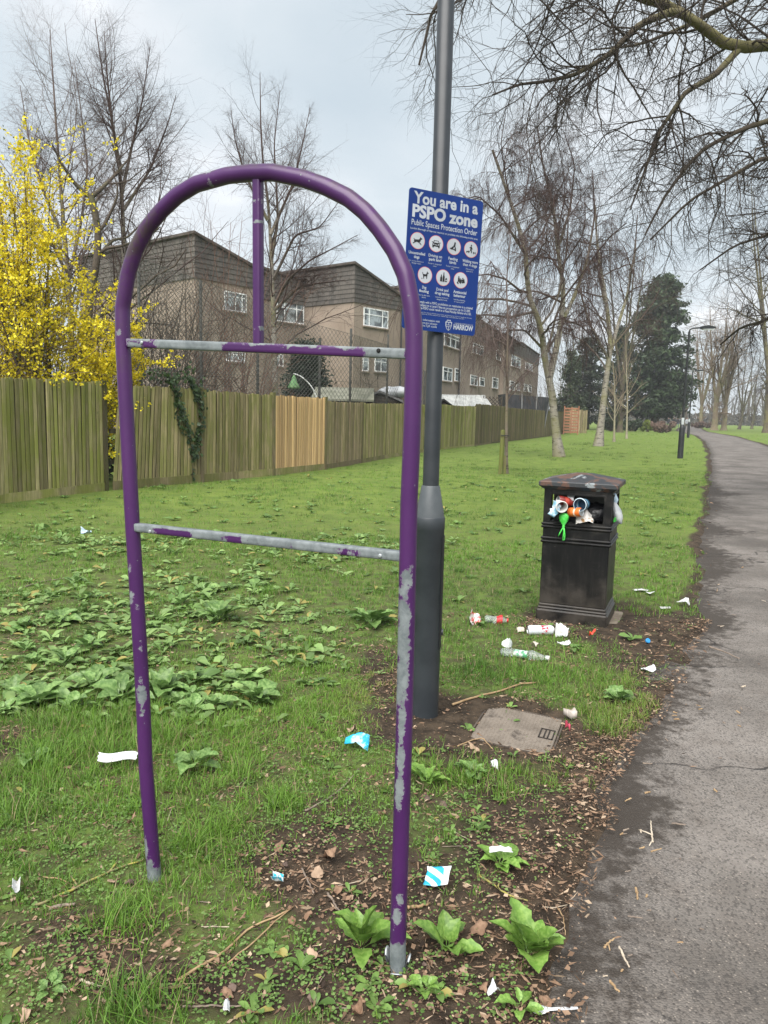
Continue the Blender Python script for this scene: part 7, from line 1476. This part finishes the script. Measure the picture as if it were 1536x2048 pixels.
dead_leaf("pale brown leaf above the blue wrapper", 705, 1465, .06, 9, 1); dead_leaf("dark leaf on the path edge right of the wrapped dock", 1208, 1715, .045, 10, 2)
rr = random.Random(9)
for i in range(90):
    x = rr.uniform(20, 1210); y = 1480 + 560 * rr.random() ** .8; g_ = G(x, y)
    if edge_dist(np.array([g_.x]), np.array([g_.y]))[0] < .04: continue
    if float(bare(np.array([g_.x]), np.array([g_.y]))[0]) < .25 and rr.random() < .75: continue
    dead_leaf("curled dead leaf lying in the leaf litter and grass", x, y, rr.uniform(.018, .044), 500 + i, rr.choice([0, 0, 0, 1, 1, 2]), 'curled dead leaves on the ground', False)

# ------------------------------------------------------------------ dropped rubbish
def swirl():
    m, nt, b, _ = newmat("blue_swirl_print"); v = ocoord(nt, rand=False); w = nd(nt, 'ShaderNodeTexWave'); w.wave_type = 'RINGS'; w.rings_direction = 'SPHERICAL'; w.inputs['Scale'].default_value = 9; w.inputs['Distortion'].default_value = 1.2; w.inputs['Detail'].default_value = 0; mp = nd(nt, 'ShaderNodeMapping'); mp.inputs['Location'].default_value = (.065, .07, 0); nt.links.new(v, mp.inputs[0]); nt.links.new(mp.outputs[0], w.inputs['Vector'])
    ps = nd(nt, 'ShaderNodeSeparateXYZ'); nt.links.new(v, ps.inputs[0]); k = mth(nt, 'MULTIPLY', ramp(nt, w.outputs['Fac'], .47, .53), ramp(nt, ps.outputs[0], .022, .014)); c = mixc(nt, k, (.68, .70, .71), (.02, .33, .50)); nt.links.new(c, b.inputs['Base Color']); b.inputs['Roughness'].default_value = .35; return m
crumple('carton', "white carton printed with blue swirls lying right of the arch's right leg", 'carton', GH(876, 1770, .022), .078, .070, swirl(), 31, .006, -.30, (R(22), R(-8)), n=13, thick=.003)
blue = plain("sky_blue_wrapper", (.02, .36, .56), (.50, .66, .72), 22, .3, .45, .6); crumple('wrapper', "sky blue and white wrapper on the litter left of the arch's right leg", 'wrapper', GH(716, 1498, .012), .105, .055, blue, 32, .02, -.25, (R(15), 0), n=11)
crumple('wrapper', "tiny blue and white scrap in the leaf litter under the arch", 'wrapper', GH(556, 1772, .012), .040, .016, plain("blue_end_scrap", (.03, .38, .52), (.62, .66, .68), 30, .35, .48, .52), 33, .012, -.45, (.2, 0))
def rec(u, v, x, y): return x, y + .010 * np.sin(u * 5)
crumple('receipt', "long white paper receipt lying on the grass left of the arch leg", 'receipt', GH(237, 1537, .05), .158, .036, M_WPLA, 34, .003, -.02, (R(38), 0), n=13, outline=rec)
crumple('wrapper', "white wrapper draped over the dock plant", 'wrapper', GH(1000, 1732, .052), .075, .022, M_WPLA, 35, .012, .05, (.25, 0))
# white plastic spoon
def spoon():
    p = GH(1108, 2028, .010); th = thing('plastic_spoon', "white plastic spoon lying at the bottom edge of the picture beside the path", 'spoon', tuple(p), R(4)); mb = MB(); K = 16; V = []
    for i in range(K):
        s = i / (K - 1); x = -.062 + .124 * s; w = np.interp(s, [0, .06, .16, .28, .36, .42, .8, 1], [.003, .010, .0145, .012, .006, .0042, .0048, .0035]); dip = -.005 * math.exp(-((s - .16) / .11) ** 2)
        for q in (-1, -.5, 0, .5, 1): V.append((x, q * w, .004 + dip * (1 - q * q) + .002 * s))
    n = len(V); V += [(x, y, z - .0014) for x, y, z in V]; F = []
    for i in range(K - 1):
        for j in range(4): a = i * 5 + j; F += [(a, a + 5, a + 6, a + 1), (n + a, n + a + 1, n + a + 6, n + a + 5)]
        F += [(i * 5, n + i * 5, n + i * 5 + 5, i * 5 + 5), (i * 5 + 4, i * 5 + 9, n + i * 5 + 9, n + i * 5 + 4)]
    mb.add(V, F); mb.build('body', M_WPLA, th, True); th.scale = (.98, 1.1, 1)
spoon()
def clear_plastic(name, tint):
    m, nt, b, _ = newmat(name); b.inputs['Base Color'].default_value = rgba(tint); b.inputs['Transmission Weight'].default_value = .85; b.inputs['Roughness'].default_value = .12; b.inputs['IOR'].default_value = 1.25; bump(nt, b, noise(nt, ocoord(nt), 45, 3), .6, .004); return m
M_CLEAR = clear_plastic("clear_bottle_plastic", (.86, .93, .90))
def bottle(label, px, py, L, r, yaw, labcol, l0, l1, capcol, seed, crush=1.0, dz=0):
    p = GH(px, py, r * .8 + dz); th = thing('plastic_bottle', label, 'bottle', tuple(p), 0); th.rotation_euler = (0, R(90), yaw); S = 22; rr = np.random.default_rng(seed)
    prof = [(.2, 0), (.85, .0), (1, .04), (1, .12), (.95, .15), (1, .18), (1, .30), (.96, .33), (1, .36), (1, .56), (.93, .64), (.7, .76), (.42, .86), (.36, .90), (.36, .96), (.30, .97)]
    def ringpt(f, t, k, g=0): a = 6.283 * k / S; q = r * (f + g) * (1 + crush * .16 * (vnoise(np.array([a * 1.3]), np.array([t * 7]), seed)[0] - .5)); return (q * math.cos(a) * (1 - .22 * crush * (t < .6)), q * math.sin(a), (t - .5) * L)
    mb = MB(); V = [ringpt(f, t, k) for f, t in prof for k in range(S)]; mb.add(V, [(i * S + k, i * S + (k + 1) % S, (i + 1) * S + (k + 1) % S, (i + 1) * S + k) for i in range(len(prof) - 1) for k in range(S)] + [tuple(range(S - 1, -1, -1))]); mb.build('body', M_CLEAR, th, True)
    mb = MB(); V = [ringpt(1.0, t, k, .02) for t in np.linspace(l0, l1, 5) for k in range(S)]; mb.add(V, [(i * S + k, i * S + (k + 1) % S, (i + 1) * S + (k + 1) % S, (i + 1) * S + k) for i in range(4) for k in range(S)]); mb.build('bottle_label', labcol, th, True)
    mb = MB(); q = r * .40; mb.lathe([(q, L * .43), (q * 1.06, L * .44), (q * 1.06, L * .495), (q * .9, L * .505)], 16); mb.build('cap', plain("bottle_cap_" + str(seed), capcol, None, 5, .4), th, R(35)); return th
bottle("clear crushed plastic bottle with a green label on the grass in front of the bin", 1050, 1318, .30, .034, R(-24), plain("green_bottle_label", (.60, .66, .62), (.06, .26, .13), 14, .4, .42, .5), .28, .56, (.62, .64, .64), 3, 1.5)
crumple('plastic_scrap', "torn clear plastic neck lying at the left end of the green labelled bottle", 'plastic scrap', GH(1013, 1303, .02), .08, .05, plain("cloudy_plastic", (.52, .55, .54), (.66, .68, .67), 30, .3), 41, .03, .6, (.4, .2))
bottle("small clear bottle with a red label left of the bin", 993, 1247, .165, .034, R(-8), plain("red_bottle_label", (.50, .02, .025), (.58, .30, .28), 18, .4, .55, .7), .50, .74, (.45, .02, .02), 4, 1.0)
def tin():
    m, nt, b, _ = newmat("white_can_red_mark"); v = ocoord(nt, rand=False); ps = nd(nt, 'ShaderNodeSeparateXYZ'); nt.links.new(v, ps.inputs[0]); k = mth(nt, 'MULTIPLY', ramp(nt, mth(nt, 'ABSOLUTE', mth(nt, 'SUBTRACT', ps.outputs[2], .112)), .026, .020), ramp(nt, noise(nt, ocoord(nt, (60, 60, 25), False), 1.1, 3, .6), .50, .54)); c = mixc(nt, k, (.66, .68, .73), (.52, .03, .05)); nt.links.new(c, b.inputs['Base Color']); b.inputs['Roughness'].default_value = .3; b.inputs['Metallic'].default_value = .15
    p = GH(1055, 1270, .034); can("white drinks can with a red mark lying in front of the bin", p, (0, R(90), R(6)), .175, .033, m)
tin()
crumple('wrapper', "red and white crumpled wrapper, leftmost litter beside the small bottle", 'wrapper', GH(941, 1248, .01), .085, .085, plain("red_white_wrap", (.55, .05, .05), (.66, .64, .62), 18, .4, .47, .55), 42, .045, .9, (.5, .2))
crumple('wrapper', "crumpled white wrapper at the right end of the white can", 'wrapper', GH(1126, 1275, .01), .095, .06, M_WPLA, 43, .05, -.6, (.5, .1)); crumple('wrapper', "thin white torn strip in front of the crumpled wrapper by the bin", 'wrapper', GH(1128, 1293, .008), .085, .03, M_WPAP, 44, .02, .25)
crumple('paper_scrap', "pale tissue scrap under the left end of the white can", 'paper scrap', GH(1040, 1267, .006), .05, .035, plain("stained_tissue", (.56, .50, .42), None, 12, .8), 45, .02, .2); crumple('paper_scrap', "dirty pale scrap between the can and the green labelled bottle", 'paper scrap', GH(1070, 1299, .006), .045, .04, plain("dirty_scrap", (.52, .45, .38), None, 12, .8), 46, .02, .8)
crumple('plastic_scrap', "small bright red plastic piece at the bin's front edge", 'plastic scrap', GH(1184, 1275, .008), .038, .02, plain("bright_red_plastic", (.60, .05, .02), None, 9, .35), 47, .015, 0); crumple('paper_scrap', "white tissue on the grass right of the bin", 'paper scrap', GH(1281, 1183, .012), .12, .06, M_WPAP, 48, 0.0135, 0); crumple('paper_scrap', "small white tissue next to the larger one right of the bin", 'paper scrap', GH(1300, 1190, .012), .06, .05, M_WPAP, 49, 0.0135, .5)
crumple('paper_scrap', "round white tissue near the path edge, right of the bin", 'paper scrap', GH(1365, 1213, .014), .07, .08, M_WPAP, 50, 0.0225, .3, (.4, 0)); crumple('paper_scrap', "grey white rag in the soil left of the round tissue", 'paper scrap', GH(1330, 1219, .008), .08, .03, plain("greyish_rag", (.42, .42, .42), None, 12, .8), 51, .008, .1); crumple('paper_scrap', "white tissue lump on the soil between the bin and the path", 'paper scrap', GH(1296, 1345, .012), .075, .05, M_WPAP, 52, 0.0158, 0)
cp = GH(1294, 1285, .010); th = thing('bottle_cap', "small blue bottle cap on the soil right of the bin", 'bottle cap', tuple(cp)); tumble(th, R(60), 0, .4); mb = MB(); mb.lathe([(.016, 0), (.017, .002), (.017, .013), (.014, .016), (.001, .016)], 18, None, False); mb.build('body', plain("blue_cap_plastic", (.03, .22, .48), None, 6, .35), th, R(35))
crumple('paper_scrap', "pale blue scrap in the lawn left of the arch leg", 'paper scrap', GH(173, 1073, .03), .11, .05, plain("pale_blue_scrap", (.48, .60, .72), None, 9, .5), 53, .03, .1, (.5, 0)); crumple('plastic_scrap', "tiny pink red scrap beside the access cover", 'plastic scrap', GH(1135, 1463, .004), .024, .014, plain("pink_red_scrap", (.55, .08, .13), None, 9, .4), 54, .01, -.2)
crumple('paper_scrap', "white scrap in the lower left grass near the edge", 'paper scrap', GH(32, 1790, .02), .022, .03, M_WPAP, 55, .02, .4, (.6, .1)); crumple('paper_scrap', "narrow white strip at the bottom edge, in the chickweed", 'paper scrap', GH(453, 2036, .014), .016, .045, M_WPAP, 56, .01, .2); crumple('paper_scrap', "white scrap in the soil just left of the white spoon", 'paper scrap', GH(986, 2002, .012), .018, .03, M_WPAP, 57, .012, .6)
crumple('paper_scrap', "pale scrap at the left edge of the access cover's soil, right of the grass", 'paper scrap', GH(988, 1545, .012), .03, .02, M_WPAP, 58, .012, .2); crumple('stone', "pale stone lump at the access cover's right corner", 'stone', GH(1140, 1438, .0), .055, .04, plain("pale_stone", (.34, .30, .26), (.42, .38, .34), 20, .9), 59, .010, .2, thick=.03)

# ------------------------------------------------------------------ damp air
def haze():
    m = bpy.data.materials.new("damp_air"); m.use_nodes = True; nt = m.node_tree; nt.nodes.clear(); out = nt.nodes.new('ShaderNodeOutputMaterial'); v = nt.nodes.new('ShaderNodeVolumePrincipled'); v.inputs['Color'].default_value = (.92, .95, 1, 1); v.inputs['Density'].default_value = .0006; nt.links.new(v.outputs[0], out.inputs['Volume'])
    mb = MB(); mb.box((-700, -60, -1.2), (700, 1000, 26)); o = mb.build('haze', m); setp(o, "thin damp haze in the air over the park", "haze", kind='stuff')
haze()
